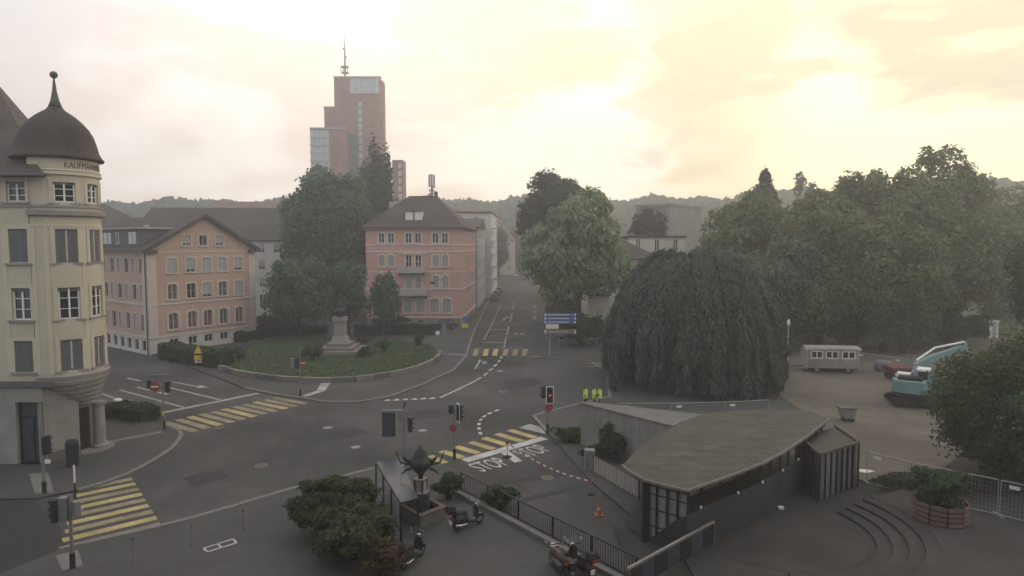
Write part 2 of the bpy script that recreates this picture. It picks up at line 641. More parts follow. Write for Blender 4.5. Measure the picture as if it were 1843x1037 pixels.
def round_wall(C, R, a0, sgn=1):
    """s runs along the arc from angle a0; d outwards."""
    C = Vector(C)
    return lambda s, z, d: C + Vector((math.cos(a0 + sgn * s / R), math.sin(a0 + sgn * s / R), 0)) * (R + d) + Vector((0, 0, z))


def facade(F, s0, s1, z0, z1, holes, depth=0.22, maxstep=None):
    """wall skin with real openings: holes = (s0, s1, z0, z1); reveals run inwards by depth."""
    S = sorted({s0, s1, *[h[0] for h in holes], *[h[1] for h in holes]})
    Z = sorted({z0, z1, *[h[2] for h in holes], *[h[3] for h in holes]})
    if maxstep:
        T = [S[0]]
        for b in S[1:]:
            k = max(1, math.ceil((b - T[-1]) / maxstep))
            a = T[-1]
            T += [a + (b - a) * i / k for i in range(1, k + 1)]
        S = T
    mb = MB()
    idx = {}

    def vid(i, j):
        if (i, j) not in idx:
            idx[(i, j)] = len(mb.v)
            mb.v.append(tuple(F(S[i], Z[j], 0)))
        return idx[(i, j)]
    for i in range(len(S) - 1):
        for j in range(len(Z) - 1):
            cs, cz = (S[i] + S[i + 1]) / 2, (Z[j] + Z[j + 1]) / 2
            if any(h[0] < cs < h[1] and h[2] < cz < h[3] for h in holes):
                continue
            mb.f.append((vid(i, j), vid(i + 1, j), vid(i + 1, j + 1), vid(i, j + 1)))
    for a, b, c, d in holes:
        q = [(a, c), (b, c), (b, d), (a, d)]
        for k in range(4):
            (sa, za), (sb, zb) = q[k], q[(k + 1) % 4]
            mb.add([F(sa, za, 0), F(sb, zb, 0), F(sb, zb, -depth), F(sa, za, -depth)], [(0, 1, 2, 3)])
    return mb


def window(par, F, a, b, c, d, fill='glass_dark', frame='white_frame', surround=None, sw=0.14, sd=0.05, sill=None, mull=1, trans=1, arch=0.0, blind=0.0, blind_mat='shutter_light', depth=0.2, key=False):
    """one window of a house, set into the opening a..b, c..d of wall F; pane, frame, surround and sill are its pieces."""
    w = MB()
    t = min(0.09, (b - a) * 0.10)
    # sash frame just in front of the pane
    w.boxF(F, a, a + t, c, d, -depth + 0.02, -depth + 0.09)
    w.boxF(F, b - t, b, c, d, -depth + 0.02, -depth + 0.09)
    w.boxF(F, a + t, b - t, c, c + t, -depth + 0.02, -depth + 0.09)
    w.boxF(F, a + t, b - t, d - t, d, -depth + 0.02, -depth + 0.09)
    for i in range(mull):
        x = a + (b - a) * (i + 1) / (mull + 1)
        w.boxF(F, x - t * 0.6, x + t * 0.6, c + t, d - t, -depth + 0.02, -depth + 0.085)
    for i in range(trans):
        z = c + (d - c) * (i + 1) / (trans + 1)
        w.boxF(F, a + t, b - t, z - t * 0.25, z + t * 0.25, -depth + 0.02, -depth + 0.07)
    o = w.build('window', frame, par)
    g = MB()
    g.boxF(F, a, b, c, d, -depth - 0.04, -depth)
    g.build('pane', fill, o)
    if blind > 0:
        bl = MB()
        zb = d - (d - c) * blind
        nsl = max(2, int((d - zb) / 0.16))
        for i in range(nsl):
            z0 = zb + (d - zb) * i / nsl
            z1 = zb + (d - zb) * (i + 0.86) / nsl
            bl.hexa([F(a + 0.02, z0, -0.12), F(b - 0.02, z0, -0.12), F(b - 0.02, z1, -0.10), F(a + 0.02, z1, -0.10),
                     F(a + 0.02, z0, -0.08), F(b - 0.02, z0, -0.08), F(b - 0.02, z1, -0.06), F(a + 0.02, z1, -0.06)])
        bl.build('blind', blind_mat, o)
    if surround:
        u = MB()
        u.boxF(F, a - sw, a, c, d, -0.02, sd)
        u.boxF(F, b, b + sw, c, d, -0.02, sd)
        if arch:
            n = 8
            top = [(a + (b - a) * i / n, d - arch * (2 * i / n - 1) ** 2) for i in range(n + 1)]
            for i in range(n):
                (x0, y0), (x1, y1) = top[i], top[i + 1]
                zt = d + sw
                u.hexa([F(x0, y0, -0.02), F(x1, y1, -0.02), F(x1, zt, -0.02), F(x0, zt, -0.02), F(x0, y0, sd), F(x1, y1, sd), F(x1, zt, sd), F(x0, zt, sd)])
            u.boxF(F, a - sw, a, d, d + sw * 0.5, -0.02, sd)
            u.boxF(F, b, b + sw, d, d + sw * 0.5, -0.02, sd)
            if key:
                m_ = (a + b) / 2
                u.boxF(F, m_ - 0.13, m_ + 0.13, d + sw, d + sw + 0.28, -0.02, sd + 0.06)
        else:
            u.boxF(F, a - sw, b + sw, d, d + sw, -0.02, sd)
        u.build('surround', surround, o)
    if sill:
        q = MB()
        q.boxF(F, a - sw - 0.06, b + sw + 0.06, c - 0.12, c, -0.05, sd + 0.12)
        q.build('sill', sill, o)
    return o


# ------------------------------------------------------------------ foliage
def quick_mesh(name, co, faces_n, m, parent=None, **kw):
    """many equal faces at once: co (N, k, 3) -> N k-gons."""
    N, k, _ = co.shape
    org = ORG[parent.name] if parent is not None else Vector((0, 0, 0))
    me = bpy.data.meshes.new(name)
    c = (co.reshape(-1, 3) - np.array(org)).astype(np.float32)
    me.vertices.add(N * k)
    me.vertices.foreach_set('co', c.ravel())
    me.loops.add(N * k)
    me.loops.foreach_set('vertex_index', np.arange(N * k, dtype=np.int32))
    me.polygons.add(N)
    me.polygons.foreach_set('loop_start', np.arange(0, N * k, k, dtype=np.int32))
    me.update(calc_edges=True)
    me.validate()
    o = bpy.data.objects.new(name, me)
    COL.objects.link(o)
    me.materials.append(MATS[m])
    if parent is not None:
        o.parent = parent
    ORG[o.name] = org
    tag(o, **kw)
    return o


def unit(v):
    return v / np.maximum(np.linalg.norm(v, axis=1, keepdims=True), 1e-9)


def leaf_quads(pts, nrm, size, aspect=1.5, hang=0.0):
    """pointed leaf tufts: bent diamonds at pts, facing about nrm."""
    n = len(pts)
    nrm = unit(nrm + RNG.normal(0, 0.55, (n, 3)))
    ref = unit(RNG.normal(0, 1, (n, 3)) * np.array([1, 1, 1 - 0.7 * hang]) - np.array([0, 0, 2.2 * hang]))
    a = unit(ref - nrm * (ref * nrm).sum(1, keepdims=True))
    b = np.cross(nrm, a)
    s = (size * RNG.uniform(0.6, 1.35, n))[:, None]
    bend = nrm * s * RNG.uniform(-0.25, 0.25, (n, 1))
    q = np.stack([pts - a * s * aspect * 0.5, pts + b * s * 0.42 + bend, pts + a * s * aspect * 0.5, pts - b * s * 0.42 + bend], 1)
    return q


def lump_points(c, rad, n, lumps, lr, core=0.5, flat_bottom=0.0, seed=None):
    """points on clumps that fill an ellipsoid; returns positions and outward normals."""
    g = np.random.default_rng(seed) if seed is not None else RNG
    c, rad = np.array(c, float), np.array(rad, float)
    d = unit(g.normal(0, 1, (lumps, 3)))
    if flat_bottom:
        d[:, 2] = np.where(d[:, 2] < -0.35, d[:, 2] * (1 - flat_bottom), d[:, 2])
    rr = g.uniform(core, 1.0, (lumps, 1)) ** 0.7
    lc = d * rr
    lrad = g.uniform(0.6, 1.25, lumps) * lr
    w = lrad ** 2
    pick = g.choice(lumps, n, p=w / w.sum())
    e = unit(g.normal(0, 1, (n, 3)))
    e[:, 2] = np.abs(e[:, 2]) * np.where(g.random(n) < 0.75, 1, -1)
    loc = lc[pick] + e * (lrad[pick] * g.normal(1.0, 0.16, n))[:, None]
    return c + loc * rad, unit(e * 0.8 + d[pick] * 0.3)


def limbs(base, top, r0, spread, n_limbs, seed, z_fork=0.35):
    """tapered trunk with limbs."""
    g = random.Random(seed)
    base, top = Vector(base), Vector(top)
    mb = MB()
    H = (top - base).length
    tr = [base + (top - base) * t + Vector((g.uniform(-.02, .02) * H * t, g.uniform(-.02, .02) * H * t, 0)) for t in (0, 0.12, 0.3, 0.5, 0.7, 0.9)]
    mb.tube(tr, [r0 * 1.35, r0, r0 * 0.85, r0 * 0.6, r0 * 0.35, r0 * 0.08], 9)
    for i in range(n_limbs):
        t = z_fork + (0.85 - z_fork) * i / max(1, n_limbs - 1)
        a = g.uniform(0, 6.28) + i * 2.4
        p0 = base + (top - base) * t
        l = spread * g.uniform(0.6, 0.95) * (1.1 - 0.5 * t)
        p2 = p0 + Vector((math.cos(a) * l, math.sin(a) * l, l * g.uniform(0.45, 0.95)))
        p1 = p0.lerp(p2, 0.5) + Vector((0, 0, -0.08 * l))
        rr = r0 * (0.5 - 0.35 * t)
        mb.tube([p0, p1, p2], [rr, rr * 0.65, rr * 0.15], 6)
    return mb


def tree(name, label, base, height, rad, leaf='leaf_mid', n=14000, size=0.5, lumps=60, lr=0.28, z0=0.25, cat='tree', group=None, hang=0.0, seed=1, core=0.45, trunk_r=None, aspect=1.5, kind2=None):
    """crown between z0*height and height; rad = (rx, ry)."""
    base = Vector(base)
    r = thing(name, base, label, cat, group)
    zc = height * (1 + z0) / 2
    rz = height * (1 - z0) / 2
    limbs(base, base + Vector((0, 0, height * 0.92)), trunk_r or height * 0.022, rad[0] * 0.9, 9, seed, max(0.2, z0)).build('trunk', 'bark', r, smooth=True)
    p, nn = lump_points(base + Vector((0, 0, zc)), (rad[0] * 0.86, rad[1] * 0.86, rz * 0.88), n, lumps, lr, core, 0.3, seed)
    keep = p[:, 2] > base.z + 0.05
    quick_mesh('crown', leaf_quads(p[keep], nn[keep], size, aspect, hang), 4, leaf, r)
    return r


def conifer(name, label, base, height, r0, leaf='leaf_conifer', n=6000, size=0.5, cat='tree', group=None, seed=3, z0=0.1, layers=14, ragged=0.25):
    base = Vector(base)
    r = thing(name, base, label, cat, group)
    MB().tube([base, base + Vector((0, 0, height * 0.5)), base + Vector((0, 0, height))], [height * 0.018, height * 0.011, 0.03], 8).build('trunk', 'bark', r, smooth=True)
    g = np.random.default_rng(seed)
    t = g.random(n) ** 0.75
    lay = np.clip(np.floor(t * layers) / layers + g.normal(0, 0.028, n), 0, 1)
    rr = (1 - lay) * r0 * np.sqrt(g.random(n)) * (1 + ragged * np.sin(g.integers(0, 9, n) * 1.7 + lay * 30))
    a = g.random(n) * 6.283
    z = base.z + height * (z0 + (1 - z0) * lay) - rr * 0.28
    p = np.stack([base.x + rr * np.cos(a), base.y + rr * np.sin(a), z], 1)
    nn = np.stack([np.cos(a) * 0.4, np.sin(a) * 0.4, np.full(n, 0.9)], 1)
    quick_mesh('crown', leaf_quads(p, nn, size, 1.7), 4, leaf, r)
    return r


def hedge(name, label, poly_line, width, height, leaf='leaf_hedge', n=5000, size=0.16, cat='hedge', z=0.1, group=None, seed=5):
    """clipped hedge along a line: leaves on the skin of a box, over a twig core."""
    pts = [Vector((p[0], p[1], z)) for p in poly_line]
    r = thing(name, pts[0], label, cat, group)
    core = MB()
    g = np.random.default_rng(seed)
    segs = [(pts[i], pts[i + 1]) for i in range(len(pts) - 1)]
    L = [(b - a).length for a, b in segs]
    allp, alln = [], []
    for (a, b), l in zip(segs, L):
        d = (b - a).normalized()
        sd = Vector((-d.y, d.x, 0))
        core.obox((a + b) / 2, d, sd, l / 2 - 0.05, width / 2 - 0.12, z, z + height - 0.12)
        m = int(n * l / sum(L))
        face = g.choice(4, m, p=[0.3, 0.3, 0.34, 0.06])
        u, v = g.uniform(-0.03, 1.03, m), g.random(m)
        off = np.where(face == 0, width / 2, np.where(face == 1, -width / 2, (v - 0.5) * width))
        zz = np.where(face < 2, v * height, np.where(face == 2, height, v * height))
        u = np.where(face == 3, np.where(v > 0.5, 1.0, 0.0), u)
        wob = 0.10 * np.sin(u * l * 1.9 + z) + g.normal(0, 0.05, m)
        p = np.array(a)[None] + np.outer(u * l, np.array(d)) + np.outer(off + np.sign(off) * wob * (face < 2), np.array(sd))
        p[:, 2] = z + zz + wob * (face == 2)
        nn = np.where((face < 2)[:, None], np.sign(off)[:, None] * np.array(sd)[None], np.array([[0, 0, 1.0]]))
        allp.append(p)
        alln.append(nn)
    core.build('twig_core', 'leaf_dark', r)
    quick_mesh('foliage', leaf_quads(np.concatenate(allp), np.concatenate(alln), size, 1.3), 4, leaf, r)
    return r


def shrub(name, label, c, rad, n=3500, size=0.14, leaf='leaf_hedge', lumps=28, lr=0.34, cat='shrub', group=None, seed=2, z=0.0):
    base = Vector((c[0], c[1], z))
    r = thing(name, base, label, cat, group)
    g = random.Random(seed)
    st = MB()
    for i in range(7):
        a = i * 0.9 + g.random()
        st.tube([base + Vector((0.1 * math.cos(a), 0.1 * math.sin(a), 0)), base + Vector((math.cos(a) * rad[0] * 0.3, math.sin(a) * rad[1] * 0.3, rad[2] * 0.8)), base + Vector((math.cos(a) * rad[0] * 0.6, math.sin(a) * rad[1] * 0.6, rad[2] * 1.4))], [0.05, 0.035, 0.01], 5)
    st.build('stem', 'bark', r)
    p, nn = lump_points(base + Vector((0, 0, rad[2])), (rad[0] * 0.85, rad[1] * 0.85, rad[2] * 0.85), n, lumps, lr, 0.35, 0.3, seed)
    keep = p[:, 2] > z + 0.02
    quick_mesh('foliage', leaf_quads(p[keep], nn[keep], size, 1.5), 4, leaf, r)
    return r

# ------------------------------------------------------------------ the setting
def G(lst, z=0.0):
    return [P(a, b, z) for a, b in lst]


MB().sheet([(-650, -35), (650, -35), (650, 600), (-650, 600)], 0.0).build('ground', 'earth', kind='structure')
road = MB().sheet([(-75, 8), (30, 8), (60, 70), (60, 86), (14, 86), (5.2, 95), (8.5, 250), (12, 420), (-1, 420), (-5.2, 250), (-9.5, 120), (-75, 120)], 0.004).build('road', 'asphalt', kind='structure')


def pave(name, pts, m='pavement', z1=0.12, z0=-0.05):
    return MB().prism(pts, z0, z1).build(name, m, kind='structure')


def kerb_line(name, pts, w=0.28, z1=0.135, m='kerb', closed=False):
    """row of kerb stones along a line: each stone a piece of its own, with a joint."""
    root = None
    pts = [Vector((p[0], p[1], 0)) for p in pts]
    out = []
    for i in range(len(pts) - 1):
        a, b = pts[i], pts[i + 1]
        l = (b - a).length
        k = max(1, round(l / 1.6))
        for j in range(k):
            p, q = a.lerp(b, j / k), a.lerp(b, (j + 1) / k)
            out.append((p, q))
    mb = MB()
    for p, q in out:
        d = (q - p).normalized()
        sd = Vector((-d.y, d.x, 0))
        mb.obox((p + q) / 2, d, sd, (q - p).length / 2 - 0.012, w / 2, -0.03, z1 + random.uniform(-0.004, 0.004))
    o = mb.build(name, m, kind='structure')
    return o


# pavement round the garden, with the kerb on the road side
side_a = G([(285, 642), (340, 662), (400, 684), (440, 700), (500, 712), (550, 719), (585, 725), (642, 725), (700, 716), (758, 694.5), (816, 668), (839, 642), (850, 605), (868, 565), (885, 530), (905, 500)])
pave('pavement_garden', side_a + [P(893, 500), P(866, 530), P(846, 570), P(834, 586)] + [Vector((-28, 121, 0)), Vector((-50, 118, 0)), Vector((-52, 86, 0))])
kerb_line('kerb_garden', side_a[3:13])
kerb_line('kerb_street', side_a[12:], 0.25)
# pavement in front of the corner house
side_b = G([(65, 900), (100, 893), (140, 885), (191, 870), (232, 854.5), (275, 831.6), (306, 811.7), (320, 797), (327, 786), (322, 776), (305, 769), (293, 768)])
pave('pavement_corner', [Vector((-60, 33.5, 0))] + side_b + G([(270, 762), (230, 758), (185, 752)]) + [Vector((-44, 64, 0)), Vector((-60, 64, 0))])
kerb_line('kerb_corner', side_b[2:])
band = G([(187, 797), (240, 787), (293, 777)], 0.12)
for i in range(2):
    d = (band[i + 1] - band[i]).normalized()
    sd = Vector((-d.y, d.x, 0))
    MB().obox((band[i] + band[i + 1]) / 2, d, sd, (band[i + 1] - band[i]).length / 2 - 0.01, 0.28, 0.10, 0.128).build('kerb_band', 'kerb', kind='structure')
# square at the lower edge
side_c = G([(112, 991), (140, 984), (289, 950), (340, 937), (430, 911), (523, 883), (600, 864), (672, 846), (735, 836), (790, 836), (822, 847)])
sq = side_c + G([(880, 878), (1000, 940), (1140, 1008)]) + [Vector((5.8, 25.6, 0)), Vector((8, 22, 0)), Vector((8, 6, 0)), Vector((-24, 6, 0)), Vector((-22.5, 24.5, 0))]
pave('pavement_square', sq, 'pavement')
kerb_line('kerb_square', side_c[1:9])
# pavement below the weeping beech and round the canopy
side_d = G([(985, 779), (960, 750), (1045, 728), (1098, 716), (1090, 668), (1062, 652), (1008, 646), (975, 644)])
pave('pavement_park', side_d + [Vector((5.6, 92, 0)), Vector((30, 92, 0)), Vector((34, 60, 0)), Vector((24, 44, 0)), Vector((13, 33, 0)), Vector((7.0, 29.8, 0)), Vector((4.6, 37.5, 0)), Vector((3.7, 42.0, 0))], 'pavement')
kerb_line('kerb_park', side_d)
# worn building-site ground, sand coloured
site = G([(1395, 655), (1455, 640), (1560, 650), (1640, 668), (1720, 720), (1760, 800), (1700, 845), (1600, 872), (1548, 868), (1480, 800), (1440, 740), (1405, 715)])
MB().sheet(site + [], 0.135).build('site_ground', 'gravel_site', kind='structure')
MB().sheet([(24.0, 44.0), (60, 44), (90, 95), (30, 95), (33.5, 60)], 0.105).build('park_path', 'gravel_site', kind='structure')
MB().sheet([(30, 88), (120, 80), (140, 140), (20, 140)], 0.09).build('park_ground', 'lawn', kind='structure')
mat('plaza_disc', (0.042, 0.039, 0.037), 0.9, 0.18, 0.9, 0.3, 20, var2=0.25, scale2=0.3)
# round paved place with curved steps, lower right
CC = Vector((12.6, 31.0, 0))
pave('pavement_round', [Vector((7.6, 6, 0)), Vector((7.6, 28.6, 0)), Vector((14, 34.4, 0)), Vector((19.4, 39.5, 0)), Vector((24, 43, 0)), Vector((60, 43.9, 0)), Vector((60, 6, 0))], 'plaza', 0.10)
MB().lathe(CC, [(0.01, 0.108), (4.2, 0.108), (4.2, 0.05)], 48, math.radians(-140), math.radians(35), cap=False).build('paved_disc', 'plaza_disc', kind='structure')
stp = thing('curved_steps', CC, 'low curved stone steps round the paved circle, below the shrub planter', 'steps')
A0, A1 = math.radians(-103), math.radians(24)
for i in range(4):
    r0, r1 = 4.5 + i * 0.62, 4.5 + (i + 1) * 0.62
    zt = 0.22 + 0.12 * i
    MB().lathe(CC, [(r0, 0.08), (r0, zt - 0.015), (r0 + 0.015, zt), (r1, zt), (r1 + 0.02, 0.08)], 26, A0, A1, cap=False).build('step', 'plaza_disc' if i % 2 else 'plaza', stp)
MB().lathe(CC, [(6.98, 0.08), (6.98, 0.60), (10.2, 0.60), (10.7, 0.08)], 26, A0, A1, cap=False).build('terrace', 'plaza', stp)

MB().sheet([(5.2, 26.2), (9.8, 30.6), (7.7, 29.3), (6.2, 30.0), (4.9, 31.5)], 0.137).build('ramp_floor', 'asphalt_new', kind='structure')
MB().sheet(G([(-60, 897), (60, 903), (100, 927), (117, 988), (100, 1037), (-60, 1037)]), 0.0065).build('side_road', 'asphalt_new', kind='structure')
# ---- road paint
NX = [0]


def stripe(name, a, b, w, m='paint_white', z=0.010, par=None):
    a, b = Vector((a[0], a[1], 0)), Vector((b[0], b[1], 0))
    d = (b - a).normalized()
    sd = Vector((-d.y, d.x, 0)) * w / 2
    return MB().sheet([a - sd, b - sd, b + sd, a + sd], z).build(name, m, road if par is None else par)


def poly_paint(name, pts, m='paint_white', z=0.010, par=None):
    return MB().sheet(pts, z).build(name, m, road if par is None else par)


def zebra(first, last, n, w, mats):
    (a0, b0), (a1, b1) = first, last
    a0, b0, a1, b1 = P(*a0), P(*b0), P(*a1), P(*b1)
    for i in range(n):
        t = i / (n - 1)
        stripe('crosswalk_bar', a0.lerp(a1, t), b0.lerp(b1, t), w, mats[i % len(mats)])


zebra(((493, 716), (550, 727)), ((297, 760), (352, 777)), 11, 0.62, ['paint_yellow_worn', 'paint_yellow_worn', 'paint_yellow'])
zebra(((138, 882), (238, 862)), ((108, 989), (289, 944)), 9, 0.55, ['paint_yellow_worn', 'paint_yellow'])
zebra(((916, 774), (964, 788)), ((794, 812), (833, 824)), 6, 0.62, ['paint_yellow'])
stripe('crosswalk_bar', P(772, 821), P(801, 834), 0.62, 'paint_yellow')
for x in (855, 873, 890, 908, 926, 943):
    stripe('crosswalk_bar', P(x + 3, 628.5), P(x, 640.5), 0.62, 'paint_yellow' if 860 < x < 900 else 'paint_yellow_worn')
stripe('crosswalk_bar', P(1055, 657), P(1085, 655), 0.5, 'paint_yellow_worn', z=0.124)
stripe('crosswalk_bar', P(1057, 662), P(1085, 660), 0.5, 'paint_yellow_worn', z=0.124)
stripe('edge_line', P(853, 626.5), P(906, 626.5), 0.22, 'paint_yellow_worn')
poly_paint('painted_island', G([(934, 770), (953, 763.5), (990, 773), (981, 781)]), 'paint_worn')
stop_a, stop_b = P(836, 829.5), P(980, 788.5)
stripe('stop_line', stop_a, stop_b, 0.75, 'paint_white')
poly_paint('wedge_marking', G([(900, 814.5), (914, 811), (940, 830), (926, 833)]), 'paint_white')
# parking area
for a, b, w, m in [((276, 746.5), (465, 708), 0.55, 'paint_worn'), ((215, 702), (331, 733.5), 0.25, 'paint_worn'), ((297, 696), (397, 720), 0.25, 'paint_worn'), ((229, 680.5), (253, 686), 0.25, 'paint_worn'),
                   ((247, 697), (270, 703), 0.25, 'paint_worn'), ((310, 687.5), (355, 696), 0.25, 'paint_worn'), ((184, 709), (220, 722), 0.25, 'paint_worn')]:
    stripe('parking_line', P(*a), P(*b), w, m)
poly_paint('arrow_marking', G([(354, 697), (360, 693.5), (379, 697.5), (355, 699)]), 'paint_worn')
poly_paint('arrow_marking', G([(280, 707), (290, 705), (305, 709), (298, 711)]), 'paint_worn')
poly_paint('arrow_marking', G([(206, 719), (222, 722), (236, 720), (228, 727), (212, 725)]), 'paint_worn')
# ramp with the white patch at the garden pavement
poly_paint('painted_patch', G([(579, 687.5), (596, 687.5), (585, 703), (570, 703)], 0.126), 'paint_worn', 0.126)
poly_paint('painted_patch', G([(570, 703.5), (585, 703.5), (552, 714), (542, 712)], 0.126), 'paint_worn', 0.126)
# give-way teeth, guide line and dashes on the junction
for i in range(6):
    c = P(697 + i * 16.2, 720.5 - i * 0.7)
    poly_paint('give_way_tooth', [c + Vector((-0.33, -0.28, 0)), c + Vector((0.33, -0.2, 0)), c + Vector((0.05, 0.42, 0))], 'paint_white')
g1 = [P(*q) for q in [(792, 716), (820, 703), (848, 689.5), (866, 679.5)]]
for i in range(3):
    stripe('guide_line', g1[i], g1[i + 1], 0.2, 'paint_white')
for a, b in [((871, 676), (877, 671.5)), ((881, 667.5), (886, 663.5)), ((889, 660), (894, 655.5)), ((896.5, 652.5), (899.5, 648.5)), ((901, 645), (903, 642))]:
    stripe('guide_dash', P(*a), P(*b), 0.24, 'paint_white')
for a, b in [((866, 782), (863.5, 778)), ((862.5, 773.5), (862, 769.5)), ((862, 765.5), (862.5, 761.5)), ((864, 757.5), (866.5, 754)), ((869, 751), (874, 748)), ((878, 745.5), (885, 742.5)), ((890, 740.5), (898, 737.5))]:
    stripe('guide_dash', P(*a), P(*b), 0.25, 'paint_white')
stripe('edge_line', P(962, 749), P(1040, 730), 0.22, 'paint_worn')
# the street beyond the crossing
stripe('cross_line', P(881, 593), P(916, 593), 0.45, 'paint_worn')
stripe('cross_line', P(870, 616.5), P(908, 616.5), 0.45, 'paint_worn')
stripe('cross_line', P(954, 641.5), P(981, 641.5), 0.3, 'paint_worn')
stripe('cross_line', P(797, 638.5), P(838, 640.5), 0.4, 'paint_worn', z=0.126)
for a, b in [((907, 626), (911, 607)), ((912, 603), (916, 587)), ((918, 580), (922, 563)), ((923, 556), (926, 545))]:
    stripe('lane_line', P(*a), P(*b), 0.18, 'paint_worn')
stripe('lane_line', P(871, 612), P(884, 586), 0.14, 'paint_worn')
stripe('parking_line', P(884, 586), P(903, 545), 0.13, 'paint_worn')
stripe('speed_marking', P(925, 601), P(932, 601), 0.9, 'paint_worn')
stripe('speed_marking', P(936.5, 601), P(944, 601), 0.9, 'paint_worn')
# arrows on the lane
for pts in ([(853, 665), (857, 664), (866, 648), (863, 647)], [(865, 648), (868, 650), (873, 655), (870, 656)], [(868, 657), (877, 653.5), (873, 649)],
            [(904, 577), (906, 577.5), (912, 572), (910, 571.5)], [(903, 572), (906, 577), (910, 575)], [(910, 571), (911, 573), (917, 571.5), (917, 570)]):
    poly_paint('arrow_marking', G(pts), 'paint_worn')
# white outlined double box on the square
bx = G([(366, 987), (419, 970), (426, 977), (374, 993)], 0.126)
for a, b in ((0, 1), (1, 2), (2, 3), (3, 0)):
    stripe('box_marking', bx[a], bx[b], 0.09, 'paint_white', 0.126)
stripe('box_marking', bx[0].lerp(bx[1], 0.47), bx[3].lerp(bx[2], 0.47), 0.09, 'paint_white', 0.126)


def text_mesh(body, size, extrude=0.0):
    c = bpy.data.curves.new('lettering', 'FONT')
    c.body = body
    c.size = size
    c.extrude = extrude
    c.resolution_u = 3
    o = bpy.data.objects.new('lettering', c)
    COL.objects.link(o)
    bpy.context.view_layer.update()
    dg = bpy.context.evaluated_depsgraph_get()
    me = bpy.data.meshes.new_from_object(o.evaluated_get(dg))
    bpy.data.objects.remove(o)
    bpy.data.curves.remove(c)
    me.materials.clear()
    return me


def road_word(pa, pb, height_m):
    """STOP in tall road letters; baseline pa -> pb, upright away towards the stop line."""
    a, b = P(*pa), P(*pb)
    me = text_mesh('STOP', 1.0)
    xs = [v.co.x for v in me.vertices]
    ys = [v.co.y for v in me.vertices]
    x0, x1, y0, y1 = min(xs), max(xs), min(ys), max(ys)
    d = (b - a)
    up = Vector((-d.y, d.x, 0)).normalized() * height_m
    # bold the thin strokes a little by drawing the word twice, side by side
    for v in me.vertices:
        q = a + d * ((v.co.x - x0) / (x1 - x0)) + up * ((v.co.y - y0) / (y1 - y0))
        v.co = (q.x, q.y, 0.011)
    me.update()
    me.materials.append(MATS['paint_white'])
    o = bpy.data.objects.new('stop_lettering', me)
    COL.objects.link(o)
    o.parent = road
    return o


road_word((869, 850), (921, 836), 1.75)
road_word((950, 824), (996, 811), 1.75)
# old tar seams and patches
for pts in ([(880, 870), (1060, 845), (1066, 850), (885, 876)], [(905, 905), (1050, 872), (1056, 878), (912, 912)], [(585, 722.5), (607, 721), (608, 723.5), (586, 725)], [(1018, 701), (1036, 699), (1038, 703), (1020, 705)]):
    poly_paint('road_patch', G(pts), 'asphalt_new', 0.007)

for k, (px, py, rr) in enumerate([(470, 838, 0.33), (590, 770, 0.33), (905, 705, 0.35), (760, 775, 0.3), (395, 770, 0.3), (900, 668, 0.33), (985, 860, 0.3), (640, 805, 0.28)]):
    q = P(px, py)
    ring_ = MB().lathe((q.x, q.y), [(rr + 0.07, 0.0085), (rr, 0.0105), (rr - 0.02, 0.0085)], 20, cap=False)
    ring_.build('manhole_frame', 'kerb', road)
    MB().sheet([(q.x + rr * math.cos(a_ * 0.3927), q.y + rr * math.sin(a_ * 0.3927)) for a_ in range(16)], 0.009).build('manhole_cover', 'steel_grey' if k % 2 else 'rust', road)
_g = random.Random(12)
for (x0, y0), (x1, y1), n_s in [((330, 800), (690, 735), 9), ((420, 870), (820, 770), 11), ((600, 760), (860, 690), 8), ((700, 830), (930, 735), 7), ((880, 640), (930, 520), 6), ((900, 860), (1060, 930), 6), ((250, 880), (560, 800), 8)]:
    a_, b_ = P(x0, y0), P(x1, y1)
    pv_ = a_
    for k in range(1, n_s + 1):
        nx = a_.lerp(b_, k / n_s) + Vector((_g.uniform(-0.35, 0.35), _g.uniform(-0.35, 0.35), 0))
        stripe('tar_seam', pv_, nx, _g.uniform(0.05, 0.11), 'asphalt_new', 0.0072)
        pv_ = nx
for pts in ([(520, 790), (640, 768), (665, 780), (540, 806)], [(700, 745), (790, 735), (805, 748), (716, 760)], [(330, 860), (400, 845), (412, 860), (345, 878)], [(905, 690), (960, 678), (975, 690), (918, 705)], [(445, 765), (520, 752), (530, 762), (455, 776)]):
    poly_paint('road_patch', G(pts), 'asphalt_new', 0.0065)

# ---- lawn of the round garden, retaining stones, beds
lawn_px = [(412, 664), (430, 669), (480, 676.5), (560, 681), (640, 679), (700, 671), (750, 660), (783, 645), (789, 634), (775, 622), (700, 612), (560, 606), (470, 612), (425, 640)]
lawn_pts = G(lawn_px, 0.35)
MB().prism(lawn_pts, 0.0, 0.42).build('garden_lawn', 'lawn', kind='structure')
wall = thing('garden_wall', lawn_pts[0], 'low dark stone wall curving round the front of the garden lawn', 'wall')
fr = [P(a, b, 0.3) for a, b in [(395, 662), (412, 667), (430, 672), (480, 680), (520, 683.5), (560, 685), (600, 685), (640, 683), (672, 679), (700, 675), (728, 669.5), (750, 664), (772, 655), (787, 646), (793, 636)]]
acc = []
for i in range(len(fr) - 1):
    a, b = fr[i], fr[i + 1]
    k = max(1, round((b - a).length / 1.5))
    for j in range(k):
        acc.append((a.lerp(b, j / k), a.lerp(b, (j + 1) / k)))
for p, q in acc:
    d = (q - p).normalized()
    sd = Vector((-d.y, d.x, 0))
    MB().obox((p + q) / 2, (d.x, d.y, 0), sd, (q - p).length / 2 - 0.02, 0.2 + random.uniform(-0.02, 0.02), 0.1, 0.62 + random.uniform(-0.03, 0.03)).build('stone', random.choice(['stone_dark', 'concrete_dark', 'stone_dark']), wall)
